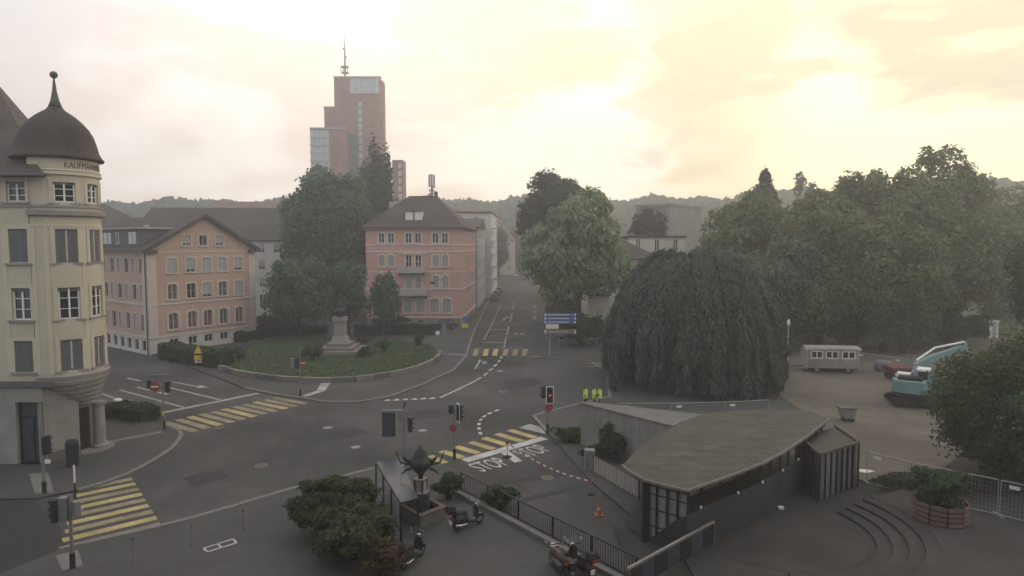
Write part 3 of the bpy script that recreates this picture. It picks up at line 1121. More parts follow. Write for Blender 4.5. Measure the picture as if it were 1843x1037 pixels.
# grass tufts
poly = np.array([(p.x, p.y) for p in lawn_pts])
lo, hi = poly.min(0), poly.max(0)
gp = RNG.uniform(lo, hi, (30000, 2))
ins = np.zeros(len(gp), bool)
for i in range(len(poly)):
    a, b = poly[i], poly[(i + 1) % len(poly)]
    c = ((a[1] > gp[:, 1]) != (b[1] > gp[:, 1])) & (gp[:, 0] < (b[0] - a[0]) * (gp[:, 1] - a[1]) / (b[1] - a[1] + 1e-12) + a[0])
    ins ^= c
gp = gp[ins]
g3 = np.column_stack([gp, np.full(len(gp), 0.46)])
quick_mesh('grass', leaf_quads(g3, np.tile([0, -0.7, 0.7], (len(g3), 1)), 0.14, 1.8, 0.6), 4, 'grass_blade', None, label='short grass of the round garden lawn', cat='grass', kind='stuff')

# ---- wooded hills on the horizon
prof = [(-900, 352), (-300, 360), (150, 364), (260, 362), (400, 360), (520, 359), (700, 360), (800, 359), (930, 357), (1100, 361), (1230, 356), (1340, 349), (1500, 337), (1640, 327), (1760, 321), (1843, 319), (2100, 312), (2700, 318)]
az, el = [], []
for a, b in prof:
    d = ray(a, b)
    az.append(math.atan2(d.x, d.y))
    el.append(math.atan2(d.z, math.hypot(d.x, d.y)))
AZ = np.linspace(az[0], az[-1], 200)
EL = np.interp(AZ, az, el)
rows = [(325, -2.0), (355, 0.3), (385, 0.58), (412, 0.8), (435, 0.94), (455, 1.0), (500, 0.96), (590, 0.6)]
hill_v, hill_f = [], []
Rr = 455.0
HT = CAM_H + np.tan(EL) * Rr - 4.6
HT = HT + 1.5 * np.sin(AZ * 37) + 1.0 * np.sin(AZ * 91 + 1)


def hill_z(i, f):
    return HT[i] * f if f > 0 else f


for r_, f_ in rows:
    for i, a in enumerate(AZ):
        hill_v.append((r_ * math.sin(a), r_ * math.cos(a), hill_z(i, f_)))
n_ = len(AZ)
for j in range(len(rows) - 1):
    for i in range(n_ - 1):
        hill_f.append((j * n_ + i, j * n_ + i + 1, (j + 1) * n_ + i + 1, (j + 1) * n_ + i))
MB().add(hill_v, hill_f).build('hill', 'earth', kind='structure', smooth=True)
# crowns of the wood: rough low balls, one mass
ico = []
phi = (1 + 5 ** 0.5) / 2
iv = unit(np.array([(-1, phi, 0), (1, phi, 0), (-1, -phi, 0), (1, -phi, 0), (0, -1, phi), (0, 1, phi), (0, -1, -phi), (0, 1, -phi), (phi, 0, -1), (phi, 0, 1), (-phi, 0, -1), (-phi, 0, 1)], float))
itri = np.array([(0, 11, 5), (0, 5, 1), (0, 1, 7), (0, 7, 10), (0, 10, 11), (1, 5, 9), (5, 11, 4), (11, 10, 2), (10, 7, 6), (7, 1, 8), (3, 9, 4), (3, 4, 2), (3, 2, 6), (3, 6, 8), (3, 8, 9), (4, 9, 5), (2, 4, 11), (6, 2, 10), (8, 6, 7), (9, 8, 1)])
NT = 7500
ai = RNG.uniform(0, n_ - 1.001, NT)
rad_f = RNG.random(NT) ** 0.6
rr_ = 330 + rad_f * 170
fr_ = np.interp(rr_, [r for r, _ in rows], [max(0, f) for _, f in rows])
hz = np.interp(ai, np.arange(n_), HT) * fr_
aa = np.interp(ai, np.arange(n_), AZ)
cs = np.stack([rr_ * np.sin(aa), rr_ * np.cos(aa), hz + 2.3], 1)
con = RNG.random(NT) < 0.25
rs = RNG.uniform(1.8, 3.7, NT)
sz = np.where(con[:, None], np.stack([rs * 0.45, rs * 0.45, rs * 1.35], 1), np.stack([rs, rs, rs * 0.95], 1))
vv = iv[None] * RNG.uniform(0.72, 1.25, (NT, 12, 1)) * sz[:, None, :] + cs[:, None, :]
tri = vv[:, itri, :].reshape(-1, 3, 3)
quick_mesh('forest', tri, 3, 'leaf_far', None, label='dark wooded ridge along the horizon', cat='wood', kind='stuff')

# ---- morning haze
hz_m = bpy.data.materials.new('haze_air')
hz_m.use_nodes = True
nt = hz_m.node_tree
nt.nodes.clear()
o_ = nt.nodes.new('ShaderNodeOutputMaterial')
pv = nt.nodes.new('ShaderNodeVolumePrincipled')
pv.inputs['Color'].default_value = (0.87, 0.90, 0.94, 1)
pv.inputs['Density'].default_value = 0.002
pv.inputs['Anisotropy'].default_value = 0.45
nt.links.new(pv.outputs[0], o_.inputs['Volume'])
MATS['haze_air'] = hz_m
MB().box(-660, 660, -40, 610, -3.0, 109).build('haze', 'haze_air', label='thin grey morning haze over the whole square', cat='haze', kind='stuff')

# ================================================================== BUILDINGS
# ---- yellow corner house with the round bay
def corner_house():
    C = Vector((-29.3, 42.75, 0))
    R = 2.25
    r = thing('corner_house', C, 'yellow plaster corner house with a round bay under a bell-shaped roof', 'building')
    # flat front, s runs to the right from far left; ends where the bay starts
    xL, xR, yW = -46.0, -29.72, 40.50
    F = flat_wall((xL, yW, 0), (1, 0, 0), (0, -1, 0))
    rows = [(16.5, 17.75), (12.75, 14.85), (9.2, 11.2), (5.95, 7.9)]
    wx = [-31.05 - 0.02 + (-0.0), ]
    cols = []
    c0 = D(33, 440, yW).x - xL
    for k in range(4):
        cols.append(c0 - k * 3.4)
    holes = [(c - 0.58, c + 0.58, a, b) for c in cols for a, b in rows]
    s1 = xR - xL
    facade(F, 0, s1, 5.35, 18.4, holes, 0.2).build('wall', 'yellow_plaster', r)
    for c in cols:
        for k, (a, b) in enumerate(rows):
            shut = k in (1, 3)
            window(r, F, c - 0.58, c + 0.58, a, b, fill='glass_dark' if not shut else 'shutter_grey', surround='yellow_light', sw=0.2, sd=0.035, sill='stone_grey', mull=1, trans=2 if not shut else 0, blind=0.12 if not shut else (0.99 if k == 3 else 0.96), blind_mat='shutter_grey', frame='white_frame' if not shut else 'grey_frame')
    # bay: angle 0 = +X; outward normal facing the camera is about -55 deg
    a_mid = math.radians(-55.2)
    a_start = math.radians(-100)
    B = round_wall(C, R, a_start)
    arc = math.radians(190) * R

    def sp(theta):              # arc position of a bearing measured from the line to the camera, to the right
        return (a_mid + math.radians(theta) - a_start) * R
    bw = [(sp(6.5), 0.60), (sp(54), 0.52), (sp(104), 0.55)]
    bh = [(c - w, c + w, a, b) for c, w in bw for a, b in rows]
    facade(B, 0, arc, 5.35, 19.75, bh, 0.2, 0.3).build('bay_wall', 'yellow_plaster', r, smooth=False)
    for c, w in bw:
        for k, (a, b) in enumerate(rows):
            shut = k in (1, 3)
            window(r, B, c - w, c + w, a, b, fill='glass_dark' if not shut else 'shutter_grey', surround='yellow_light', sw=0.2, sd=0.035, sill='stone_grey', mull=1, trans=2 if not shut else 0, blind=0.12 if not shut else 0.99, blind_mat='shutter_grey', frame='white_frame' if not shut else 'grey_frame')
    # mouldings of the bay
    def ring(name, prof, m):
        MB().lathe(C, [(R - 0.05, prof[0][1])] + [(R + d, z) for d, z in prof] + [(R - 0.05, prof[-1][1])], 40, a_start, a_start + arc / R, cap=False).build(name, m, r)
    ring('moulding', [(0.05, 18.17), (0.14, 18.22), (0.14, 18.32), (0.06, 18.36), (0.06, 18.44), (0.12, 18.48), (0.02, 18.56)], 'yellow_light')
    ring('moulding', [(0.03, 16.18), (0.10, 16.2), (0.10, 16.32), (0.02, 16.36)], 'stone_grey')
    ring('ledge', [(0.02, 15.62), (0.26, 15.7), (0.30, 15.98), (0.02, 16.06)], 'stone_grey')
    ring('moulding', [(0.02, 14.98), (0.03, 15.1), (0.02, 15.16)], 'yellow_light')
    ring('cornice', [(0.02, 5.30), (0.10, 5.36), (0.16, 5.6), (0.02, 5.72)], 'stone_grey')
    mb = MB()
    mb.boxF(F, 0, s1 + 0.3, 16.18, 16.34, 0, 0.09)
    mb.build('moulding', 'stone_grey', r)
    MB().boxF(F, 0, s1 + 0.3, 14.98, 15.12, 0, 0.03).build('moulding', 'yellow_light', r)
    for sgn in (-1.15, 1.15):
        for c in cols[:2]:
            MB().boxF(F, c + sgn * 0.78 - 0.13, c + sgn * 0.78 + 0.13, 5.75, 14.95, 0, 0.03).build('pilaster', 'yellow_light', r)
    for th in (-21, 30, 78):
        MB().boxF(B, sp(th) - 0.13, sp(th) + 0.13, 5.75, 14.95, 0, 0.03).build('pilaster', 'yellow_light', r)
    MB().boxF(F, 0, s1 + 1.1, 5.05, 5.36, 0, 0.32).build('cornice', 'slate', r)
    # corbel courses below the bay, drawing in towards the corner column
    C2 = Vector((-28.45, 42.95, 0))
    zs = [5.34, 4.95, 4.6, 4.25, 3.9, 3.6, 3.3]
    for i in range(6):
        t = i / 5.0
        c = C.lerp(C2, t)
        rr = 2.28 + (0.62 - 2.28) * t
        MB().lathe(c, [(rr - 0.16, zs[i + 1]), (rr - 0.03, zs[i + 1] + 0.06), (rr + 0.05, zs[i] - 0.12), (rr + 0.05, zs[i]), (rr - 0.2, zs[i])], 40).build('corbel', 'stone_grey', r)
    # ground floor: grey stone, big doorway, chamfered pier, recess with the corner column
    F0 = flat_wall((xL, yW - 0.12, 0), (1, 0, 0), (0, -1, 0))
    dx0, dx1 = D(30, 780, yW - 0.12).x - xL, D(80, 780, yW - 0.12).x - xL
    gh = [(dx0, dx1, 0.12, 4.05), (dx0 - 3.6, dx1 - 3.35, 0.12, 4.05)]
    e = -29.5 - xL
    facade(F0, 0, e, 0.0, 5.05, gh, 0.35).build('ground_wall', 'stone_grey', r)
    for a, b, c, d in gh:
        dr = MB().boxF(F0, a, b, c, d, -0.42, -0.34).build('door', 'steel_blue', r)
        fm = MB()
        fm.boxF(F0, a, a + 0.09, c, d, -0.34, -0.24)
        fm.boxF(F0, b - 0.09, b, c, d, -0.34, -0.24)
        fm.boxF(F0, a + 0.09, b - 0.09, 3.0, 3.1, -0.34, -0.26)
        fm.boxF(F0, (a + b) / 2 - 0.04, (a + b) / 2 + 0.04, c, 3.0, -0.34, -0.28)
        fm.build('door_frame', 'steel_dark', dr)
    MB().boxF(F0, dx1 + 0.05, e, 0.1, 0.9, 0, 0.05).build('plinth', 'concrete_dark', r)
    p0, p1 = Vector((-29.5, yW - 0.12, 0)), Vector((-28.25, 42.1, 0))
    d = (p1 - p0).normalized()
    F1 = flat_wall(p0, d, (d.y, -d.x, 0))
    l1 = (p1 - p0).length
    MB().boxF(F1, 0, l1, 0.0, 5.05, -0.5, 0).build('pier', 'stone_grey', r)
    MB().boxF(F1, 0, l1, 0.1, 0.75, 0, 0.06).build('plinth', 'concrete_dark', r)
    # recessed entrance
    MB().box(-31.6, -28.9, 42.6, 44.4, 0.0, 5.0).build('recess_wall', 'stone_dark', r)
    MB().boxF(flat_wall((-28.9, 42.75, 0), (0, 1, 0), (1, 0, 0)), 0.15, 1.3, 0.1, 2.9, 0.0, 0.06).build('door', 'steel_dark', r)
    col = MB().lathe((-28.0, 43.75), [(0.50, 0.1), (0.50, 0.35), (0.38, 0.45), (0.36, 0.6), (0.34, 3.0), (0.42, 3.08), (0.46, 3.3)], 20)
    col.build('column', 'stone_grey', r, smooth=False)
    MB().lathe((-28.6, 43.5), [(1.5, 0.05), (1.5, 0.22), (0.1, 0.22)], 24, math.radians(-100), math.radians(80)).build('step', 'stone_dark', r)
    # body behind
    MB().prism([(-46, 41.0), (-31.0, 41.0), (-31.2, 46.0), (-37.6, 56.5), (-46, 56.5)], 0, 18.2).build('side_wall', 'yellow_plaster', r)
    # main roof: hipped, with a lower flared eave
    A, Bq = Vector((-28.2, 39.75, 18.1)), Vector((-46.5, 39.75, 18.1))
    ridge0, ridge1 = Vector((-38.6, 50, 26.0)), Vector((-60, 50, 27.9))
    back = Vector((-36.2, 57.2, 18.1))
    A2, B2 = Vector((-29.5, 40.9, 19.15)), Vector((-46.5, 40.9, 19.15))
    rb = MB()
    rb.add([A, Bq, B2, A2], [(0, 3, 2, 1)])
    rb.add([A2, B2, Vector((-46.5, 50, 26.0)), ridge0], [(0, 3, 2, 1)])
    rb.add([A2, ridge0, back], [(0, 1, 2)])
    rb.add([A, A2, back], [(0, 1, 2)])
    rb.add([A, Bq, Vector((-46.5, 40.5, 18.0)), Vector((-28.6, 40.5, 18.0))], [(0, 1, 2, 3)])
    ro = rb.build('roof', 'roof_tile', r)
    MB().tube([A + Vector((0.03, -0.04, -0.02)), Bq + Vector((0, -0.04, -0.02))], 0.09, 8).build('gutter', 'slate', ro)
    # bell roof of the bay
    zz = lambda y: 14 + (HOR - y) / 28.3
    prof = [(p_ / 34.5, zz(y_)) for p_, y_ in ((78, 289), (88, 288), (89, 285), (84.5, 281), (79.5, 273), (76, 260), (70.5, 244), (62, 230), (50, 218), (38.5, 209), (27, 202), (18, 197), (12, 190), (8, 181), (5, 168), (3.2, 155))]
    bell = MB().lathe(C, prof, 36, cap=True).build('bay_roof', 'dome_tile', r, smooth=True)
    MB().lathe(C, [(0.40, zz(192)), (0.25, zz(180)), (0.14, zz(164)), (0.07, zz(146)), (0.05, zz(140))], 14).build('spike', 'patina', bell, smooth=True)
    zb = zz(134)
    MB().lathe(C, [(0.03, zb - 0.23)] + [(0.23 * math.sin(t), zb - 0.23 * math.cos(t)) for t in (0.5, 0.9, 1.3, 1.57, 1.9, 2.3, 2.7)] + [(0.02, zb + 0.23)], 16).build('finial_ball', 'patina', bell, smooth=True)
    # painted name on the frieze
    me = text_mesh('KAUFMÄNNISCHER', 0.60, 0.006)
    xs = [v.co.x for v in me.vertices]
    x0, x1 = min(xs), max(xs)
    s0 = sp(8)
    for v in me.vertices:
        q = B(s0 + (v.co.x - x0) * 0.66, 18.66 + v.co.y * 0.92, 0.012 + v.co.z)
        v.co = q - C
    me.update()
    me.materials.append(MATS['roof_dark'])
    o = bpy.data.objects.new('lettering', me)
    COL.objects.link(o)
    o.parent = r
    # clipped box tree in a tub beside the pier
    return r


corner_house()


# ---- salmon house with the gable
def gable_house():
    G0 = P(270, 640)
    e1 = Vector((0.533, 0.846, 0)).normalized()
    e2 = Vector((-0.80, 0.60, 0)).normalized()
    n1 = Vector((e1.y, -e1.x, 0))
    n2 = Vector((-e2.y, e2.x, 0)) * -1
    n2 = Vector((-e2.y, e2.x, 0))
    if n2.dot(-G0) < 0:
        n2 = -n2
    if n1.dot(-G0) < 0:
        n1 = -n1
    W, Lw = 15.4, 26.0
    HE = 13.4
    r = thing('gable_house', G0, 'salmon plaster house with a broad gable and pale window surrounds', 'building')
    F = flat_wall(G0, e1, n1)
    B = flat_wall(G0, e2, n2)

    def s_at(px, Ff):                 # distance along the wall seen at that picture column
        lo, hi = 0.0, 60.0
        for _ in range(50):
            m = (lo + hi) / 2
            q = Ff(m, 0, 0)
            x = CX + FPX * q.x / (q.y)
            good = x < px if Ff is F else x > px
            lo, hi = (m, hi) if good else (lo, m)
        return lo
    rows = [(2.9, 5.05, 'arch'), (6.75, 8.75, 'arch'), (10.15, 12.05, 'flat')]
    cols = [s_at(p, F) for p in (309, 343, 371.5, 400, 428.5)]
    hw = 0.62
    holes = [(c - hw, c + hw, a, b) for c in cols for a, b, _ in rows] + [(c - 0.6, c + 0.6, 0.75, 1.75) for c in cols]
    facade(F, 0, W, 2.1, HE, [h for h in holes if h[2] > 2], 0.2).build('wall', 'salmon', r)
    facade(F, 0, W, 0, 2.1, [h for h in holes if h[2] < 2], 0.2).build('plinth', 'plinth_white', r)
    fills = {(0, 1): 'shutter_red', (1, 1): 'glass_dark', (3, 1): 'shutter_red'}
    for i, c in enumerate(cols):
        for k, (a, b, st) in enumerate(rows):
            red = fills.get((i, k))
            if k == 0:
                window(r, F, c - hw, c + hw, a, b, 'shutter_red' if i % 2 == 0 or i == 1 else 'glass_grey', 'grey_frame', 'salmon_pale', 0.3, 0.06, 'salmon_pale', 1, 1, arch=0.22, key=True)
            elif red:
                window(r, F, c - hw, c + hw, a, b, red, 'grey_frame', 'salmon_pale', 0.22, 0.05, 'salmon_pale', 1, 1, arch=0.16)
            else:
                window(r, F, c - hw, c + hw, a, b, 'glass_dark', 'grey_frame', 'salmon_pale', 0.22, 0.05, 'salmon_pale', 1, 0, arch=0.12, blind=0.99 if (i + k) % 3 else 0.8, blind_mat='shutter_light')
        window(r, F, c - 0.6, c + 0.6, 0.75, 1.75, 'glass_dark', 'grey_frame', None, depth=0.18, mull=1, trans=0)
    # gable wall with three attic windows
    apex_s, HA = W / 2, 17.55
    mb = MB()
    gw = [s_at(p, F) for p in (337, 367, 396)]
    steps = sorted({0.0, W, apex_s, *[c + k for c in gw for k in (-0.55, 0.55)]})
    top = lambda s: HE + (HA - HE) * (1 - abs(s - apex_s) / apex_s)
    for a, b in zip(steps[:-1], steps[1:]):
        mid = (a + b) / 2
        if any(abs(mid - c) < 0.5 for c in gw):
            mb.add([F(a, HE, 0), F(b, HE, 0), F(b, 13.6, 0), F(a, 13.6, 0)], [(0, 1, 2, 3)])
            mb.add([F(a, 15.0, 0), F(b, 15.0, 0), F(b, top(b), 0), F(a, top(a), 0)], [(0, 1, 2, 3)])
            for q in ([(a, 13.6), (b, 13.6)], [(b, 13.6), (b, 15.0)], [(b, 15.0), (a, 15.0)], [(a, 15.0), (a, 13.6)]):
                mb.add([F(*q[0], 0), F(*q[1], 0), F(*q[1], -0.2), F(*q[0], -0.2)], [(0, 1, 2, 3)])
        else:
            mb.add([F(a, HE, 0), F(b, HE, 0), F(b, top(b), 0), F(a, top(a), 0)], [(0, 1, 2, 3)])
    mb.build('gable', 'salmon', r)
    for i, c in enumerate(gw):
        window(r, F, c - 0.55, c + 0.55, 13.6, 15.0, 'glass_dark' if i == 1 else 'glass_grey', 'grey_frame', 'salmon_pale', 0.18, 0.05, 'salmon_pale', 1, 0, blind=0.0 if i == 1 else 0.75)
    # bands and corner strips
    for z0, z1, d, m in ((2.05, 2.3, 0.12, 'plinth_white'), (6.15, 6.4, 0.10, 'plinth_white'), (12.75, 12.9, 0.06, 'salmon_pale')):
        MB().boxF(F, -0.06, W + 0.05, z0, z1, 0.003, d).build('string_course', m, r)
        MB().boxF(B, 0.0, Lw, z0, z1, 0.003, d).build('string_course', m, r)
    for a, b in ((0.0, 1.15), (W - 1.0, W)):
        MB().boxF(F, a, b, 2.3, 12.75, 0.002, 0.07).build('corner_strip', 'salmon_pale', r)
    MB().boxF(B, 0.1, 1.2, 2.3, 12.75, 0.002, 0.07).build('corner_strip', 'salmon_pale', r)
    dp = B(0.15, 0, 0.16)
    MB().tube([dp, dp + Vector((0, 0, 12.8))], 0.075, 8).build('downpipe', 'rust', r)
    # long left side
    c2 = []
    s = s_at(254, B)
    st = (s_at(190, B) - s) / 5
    k = 0
    while s + k * st < Lw - 1:
        c2.append(s + k * st)
        k += 1
    hw2 = min(0.62, st * 0.26)
    h2 = [(c - hw2, c + hw2, a, b) for c in c2 for a, b, _ in rows]
    h0 = [(c - hw2, c + hw2, 0.35, 1.75) for c in c2]
    facade(B, 0, Lw, 2.1, HE, h2, 0.2).build('wall', 'salmon', r)
    facade(B, 0, Lw, 0, 2.1, h0, 0.2).build('plinth', 'plinth_white', r)
    for i, c in enumerate(c2):
        for k, (a, b, _) in enumerate(rows):
            window(r, B, c - hw2, c + hw2, a, b, 'glass_grey' if (i * 3 + k) % 4 else 'glass_dark', 'grey_frame', 'salmon_pale', 0.18, 0.05, None, 0, 0, arch=0.12, blind=0.95 if (i + k) % 2 else 0.0)
        window(r, B, c - hw2, c + hw2, 0.35, 1.75, 'glass_dark', 'grey_frame', None, mull=0, trans=0)
    # roof: ridge runs back along e2
    up = Vector((0, 0, 1))
    ov = 0.7
    a0 = F(-0.6, 0, ov) + up * (HE - 0.25)
    a1 = F(W + 0.6, 0, ov) + up * (HE - 0.25)
    ap = F(apex_s, 0, ov) + up * (HA + 0.25)
    Ld = e2 * (Lw + 6)
    rf = MB()
    for q0, q1 in ((a0, ap), (ap, a1)):
        t = up * 0.22
        rf.hexa([q0 - t, q1 - t, q1 - t + Ld, q0 - t + Ld, q0, q1, q1 + Ld, q0 + Ld])
    ro = rf.build('roof', 'roof_tile', r)
    for q0, q1 in ((a0, ap), (ap, a1)):
        MB().bar(q0 - up * 0.3 - n1 * 0.05, q1 - up * 0.3 - n1 * 0.05, 0.12, 0.3).build('verge_board', 'roof_dark', ro)
    for q in (F(0.35, HE - 0.45, 0.35), F(W - 0.35, HE - 0.45, 0.35)):
        MB().obox(q, e1, n1, 0.7, 0.36, HE - 0.72, HE - 0.3).build('eave_return', 'roof_dark', r)
    MB().boxF(B, -0.3, Lw, HE - 0.45, HE - 0.1, 0.02, 0.75).build('eave', 'slate', r)
    # long grey dormer on the left slope
    dz0, dz1 = HE - 0.1, HE + 2.35
    body = MB().hexa([B(2.2, dz0, -0.2), B(24, dz0, -0.2), B(24, dz0, -5), B(2.2, dz0, -5), B(2.2, dz1, -0.2), B(24, dz1, -0.2), B(24, dz1, -5), B(2.2, dz1, -5)]).build('dormer', 'slate', r)
    MB().hexa([B(1.8, dz1, 0.15), B(24.4, dz1, 0.15), B(24.4, dz1, -5), B(1.8, dz1, -5), B(1.8, dz1 + 0.16, 0.15), B(24.4, dz1 + 0.16, 0.15), B(24.4, dz1 + 0.2, -5), B(1.8, dz1 + 0.2, -5)]).build('dormer_roof', 'grey_wall', body)
    for k_, c in enumerate((3.4, 4.5, 8.3, 10.6, 11.8, 13.0, 14.2, 15.4)):
        wb = MB().boxF(B, c - 0.42, c + 0.42, dz0 + 0.55, dz0 + 2.0, -0.2, -0.12)
        wb.build('dormer_window', 'white_frame', body)
        MB().boxF(B, c - 0.32, c + 0.32, dz0 + 0.65, dz0 + 1.9, -0.12, -0.10).build('dormer_pane', 'glass_sky' if k_ != 2 else 'glass_dark', body)
    # small skylights and a stack
    MB().obox(F(4.0, 0, -7), e1, n1, 0.3, 0.3, HE + 1.5, HE + 3.0).build('chimney', 'stone_grey', ro)
    # far and back walls
    far = F(W, 0, 0)
    MB().add([far, far + e2 * Lw, far + e2 * Lw + up * HE, far + up * HE], [(0, 1, 2, 3)]).build('wall', 'salmon', r)
    return r


gable_house()


def hip_roof(name, pts, z, ridge, m, par, ov=0.5, th=0.25):
    """pts: 4 eave corners (plan, ccw from front left); ridge: two plan points with height."""
    c = sum((Vector((p[0], p[1], 0)) for p in pts), Vector()) / 4
    q = []
    for p in pts:
        p = Vector((p[0], p[1], 0))
        d = (p - c).normalized()
        q.append(p + d * ov * 1.3 + Vector((0, 0, z)))
    a, b = Vector(ridge[0]), Vector(ridge[1])
    mb = MB()
    mb.add([*q, a, b], [(0, 1, 5, 4), (1, 2, 5), (2, 3, 4, 5), (3, 0, 4)])
    lo = [p - Vector((0, 0, th)) for p in q]
    mb.add([*q, *lo], [(0, 4, 5, 1), (1, 5, 6, 2), (2, 6, 7, 3), (3, 7, 4, 0), (4, 7, 6, 5)])
    return mb.build(name, m, par)


# ---- pink house at the street corner
def pink_house():
    R0 = P(833, 586)
    Y = R0.y
    L0 = Vector((D(660.5, 586, Y).x, Y, 0))
    ex = (R0 - L0).normalized()
    sd = Vector((0.04, 1, 0)).normalized()
    W = (R0 - L0).length
    Ls = 23.0
    r = thing('pink_house', L0, 'pink plaster apartment house with two balconies and a dark hipped roof', 'building')
    F = flat_wall(L0, ex, (ex.y, -ex.x, 0))
    S = flat_wall(R0, sd, (sd.y, -sd.x, 0))
    px2s = lambda zx: (630 + zx / 3.05 - 660.5) / (833 - 660.5) * W
    py2z = lambda zy: CAM_H - (300 + zy / 3.05 - HOR) * Y / FPX
    HE = py2z(338)
    T = [(162, 195), (213, 247), (308, 343), (360, 395), (455, 490), (507, 541)]
    G_ = [(150, 190), (222, 267), (295, 343), (363, 411), (440, 490), (507, 556)]
    rows = [(T, 365, 421, 'top'), (T, 484, 550, 'arch'), (T, 597, 668, 'arch'), (G_, 724, 805, 'ground')]
    holes = []
    spec = []
    for cols, y0, y1, kind in rows:
        for i, (a, b) in enumerate(cols):
            h = (px2s(a), px2s(b), py2z(y1), py2z(y0))
            if kind != 'top' and i in (2, 3) and kind == 'arch':
                h = (h[0], h[1], py2z(y1 + 8), h[3])
            holes.append(h)
            spec.append((h, kind, i))
    facade(F, 0, W, 1.35, HE, holes, 0.2).build('wall', 'pink', r)
    facade(F, 0, W, 0, 1.35, [(px2s(a), px2s(b), 0.45, 0.95) for a, b in ((235, 268), (303, 340), (370, 405))], 0.2).build('plinth', 'stone_grey', r)
    for a, b in ((235, 268), (303, 340), (370, 405)):
        window(r, F, px2s(a), px2s(b), 0.45, 0.95, 'glass_dark', 'grey_frame', None, mull=0, trans=0)
    for h, kind, i in spec:
        if kind == 'top':
            window(r, F, *h, fill='glass_dark', frame='white_frame', surround='pink_trim', sw=0.16, sd=0.06, sill='pink_trim', mull=1, trans=1)
        elif kind == 'arch':
            french = i in (2, 3) and h[3] > 9
            window(r, F, *h, fill='glass_dark' if french else 'glass_grey', frame='white_frame', surround='pink_trim', sw=0.15, sd=0.06, sill=None if i in (2, 3) else 'pink_trim', mull=1 if french else 0, trans=1 if french else 0, arch=0.22, key=h[3] < 9 and i not in (2, 3), blind=0.0 if french else 0.97, blind_mat='shutter_light')
        else:
            window(r, F, *h, fill='glass_grey', frame='white_frame', surround='pink_trim', sw=0.17, sd=0.06, sill='pink_trim', mull=0, trans=0, arch=0.3, key=i not in (2, 3), blind=0.98, blind_mat='shutter_light')
    # bands
    for y0, y1, d in ((427, 433, 0.10), (464, 470, 0.10), (575, 580, 0.06), (669, 676, 0.12), (826, 833, 0.12)):
        z1, z0 = py2z(y0), py2z(y1)
        MB().boxF(F, -0.05, W + 0.1, z0, z1, 0.003, d).build('string_course', 'pink_trim', r)
        MB().boxF(S, 0.0, Ls, z0, z1, 0.003, d).build('string_course', 'pink_trim', r)
    MB().boxF(F, px2s(270), px2s(425), py2z(480), py2z(473), 0.003, 0.25).build('hood_mould', 'pink_trim', r)
    MB().boxF(F, -0.3, W + 0.3, HE - 0.3, HE - 0.02, 0.003, 0.3).build('cornice', 'pink_trim', r)
    # balconies
    for x0, x1, yt, yb in ((268, 418, 546, 577), (258, 430, 669, 702)):
        a, b, zt, zb = px2s(x0), px2s(x1), py2z(yt), py2z(yb)
        dp = 1.15
        bl = MB().boxF(F, a, b, zb - 0.16, zb + 0.02, 0.02, dp).build('balcony', 'stone_light', r)
        for s0, s1, d0, d1 in ((a, b, dp - 0.08, dp - 0.02), (a, a + 0.06, 0.02, dp - 0.08), (b - 0.06, b, 0.02, dp - 0.08)):
            MB().boxF(F, s0, s1, zt - 0.1, zt, d0, d1).build('rail', 'grey_frame', bl)
            MB().boxF(F, s0, s1, zb + 0.08, zb + 0.16, d0, d1).build('rail', 'grey_frame', bl)
        k = 5
        for i in range(k):
            s0, s1 = a + (b - a) * i / k, a + (b - a) * (i + 1) / k
            MB().boxF(F, s0 + 0.1, s1 - 0.1, zb + 0.2, zt - 0.14, dp - 0.065, dp - 0.035).build('balcony_panel', 'shutter_light', bl)
            MB().boxF(F, s0 - 0.02, s0 + 0.05, zb + 0.16, zt - 0.1, dp - 0.075, dp - 0.025).build('baluster', 'grey_frame', bl)
        for s0 in (a + 0.3, (a + b) / 2, b - 0.3):
            MB().hexa([F(s0 - 0.08, zb - 0.16, 0), F(s0 + 0.08, zb - 0.16, 0), F(s0 + 0.08, zb - 0.75, 0), F(s0 - 0.08, zb - 0.75, 0),
                       F(s0 - 0.08, zb - 0.16, 0.95), F(s0 + 0.08, zb - 0.16, 0.95), F(s0 + 0.08, zb - 0.24, 0.95), F(s0 - 0.08, zb - 0.24, 0.95)]).build('bracket', 'stone_grey', bl)
    # street side
    h2 = []
    for k in range(6):
        c = 2.3 + k * 3.6
        for (cols, y0, y1, kind) in rows:
            h2.append((c - 0.5, c + 0.5, py2z(y1), py2z(y0)))
    facade(S, 0, Ls, 1.35, HE, h2, 0.2).build('wall', 'pink', r)
    MB().boxF(S, 0, Ls, 0, 1.35, -0.3, 0).build('plinth', 'stone_grey', r)
    for h in h2:
        window(r, S, *h, fill='glass_grey', frame='white_frame', surround='pink_trim', sw=0.15, sd=0.05, sill=None, mull=0, trans=1, blind=0.9 if random.random() < 0.5 else 0)
    bw = [L0, R0, R0 + sd * Ls, L0 + sd * Ls]
    MB().add([L0, L0 + sd * Ls, L0 + sd * Ls + Vector((0, 0, HE)), L0 + Vector((0, 0, HE))], [(0, 1, 2, 3)]).build('wall', 'pink', r)
    zr = py2z(170) + 0.8
    m0 = L0.lerp(R0, 0.5)
    rid = (m0 + sd * 8.5 - ex * 2.4 + Vector((0, 0, zr)), m0 + sd * 8.5 + ex * 2.4 + Vector((0, 0, zr)))
    ro = hip_roof('roof', bw, HE + 0.15, rid, 'roof_tile', r, 0.75)
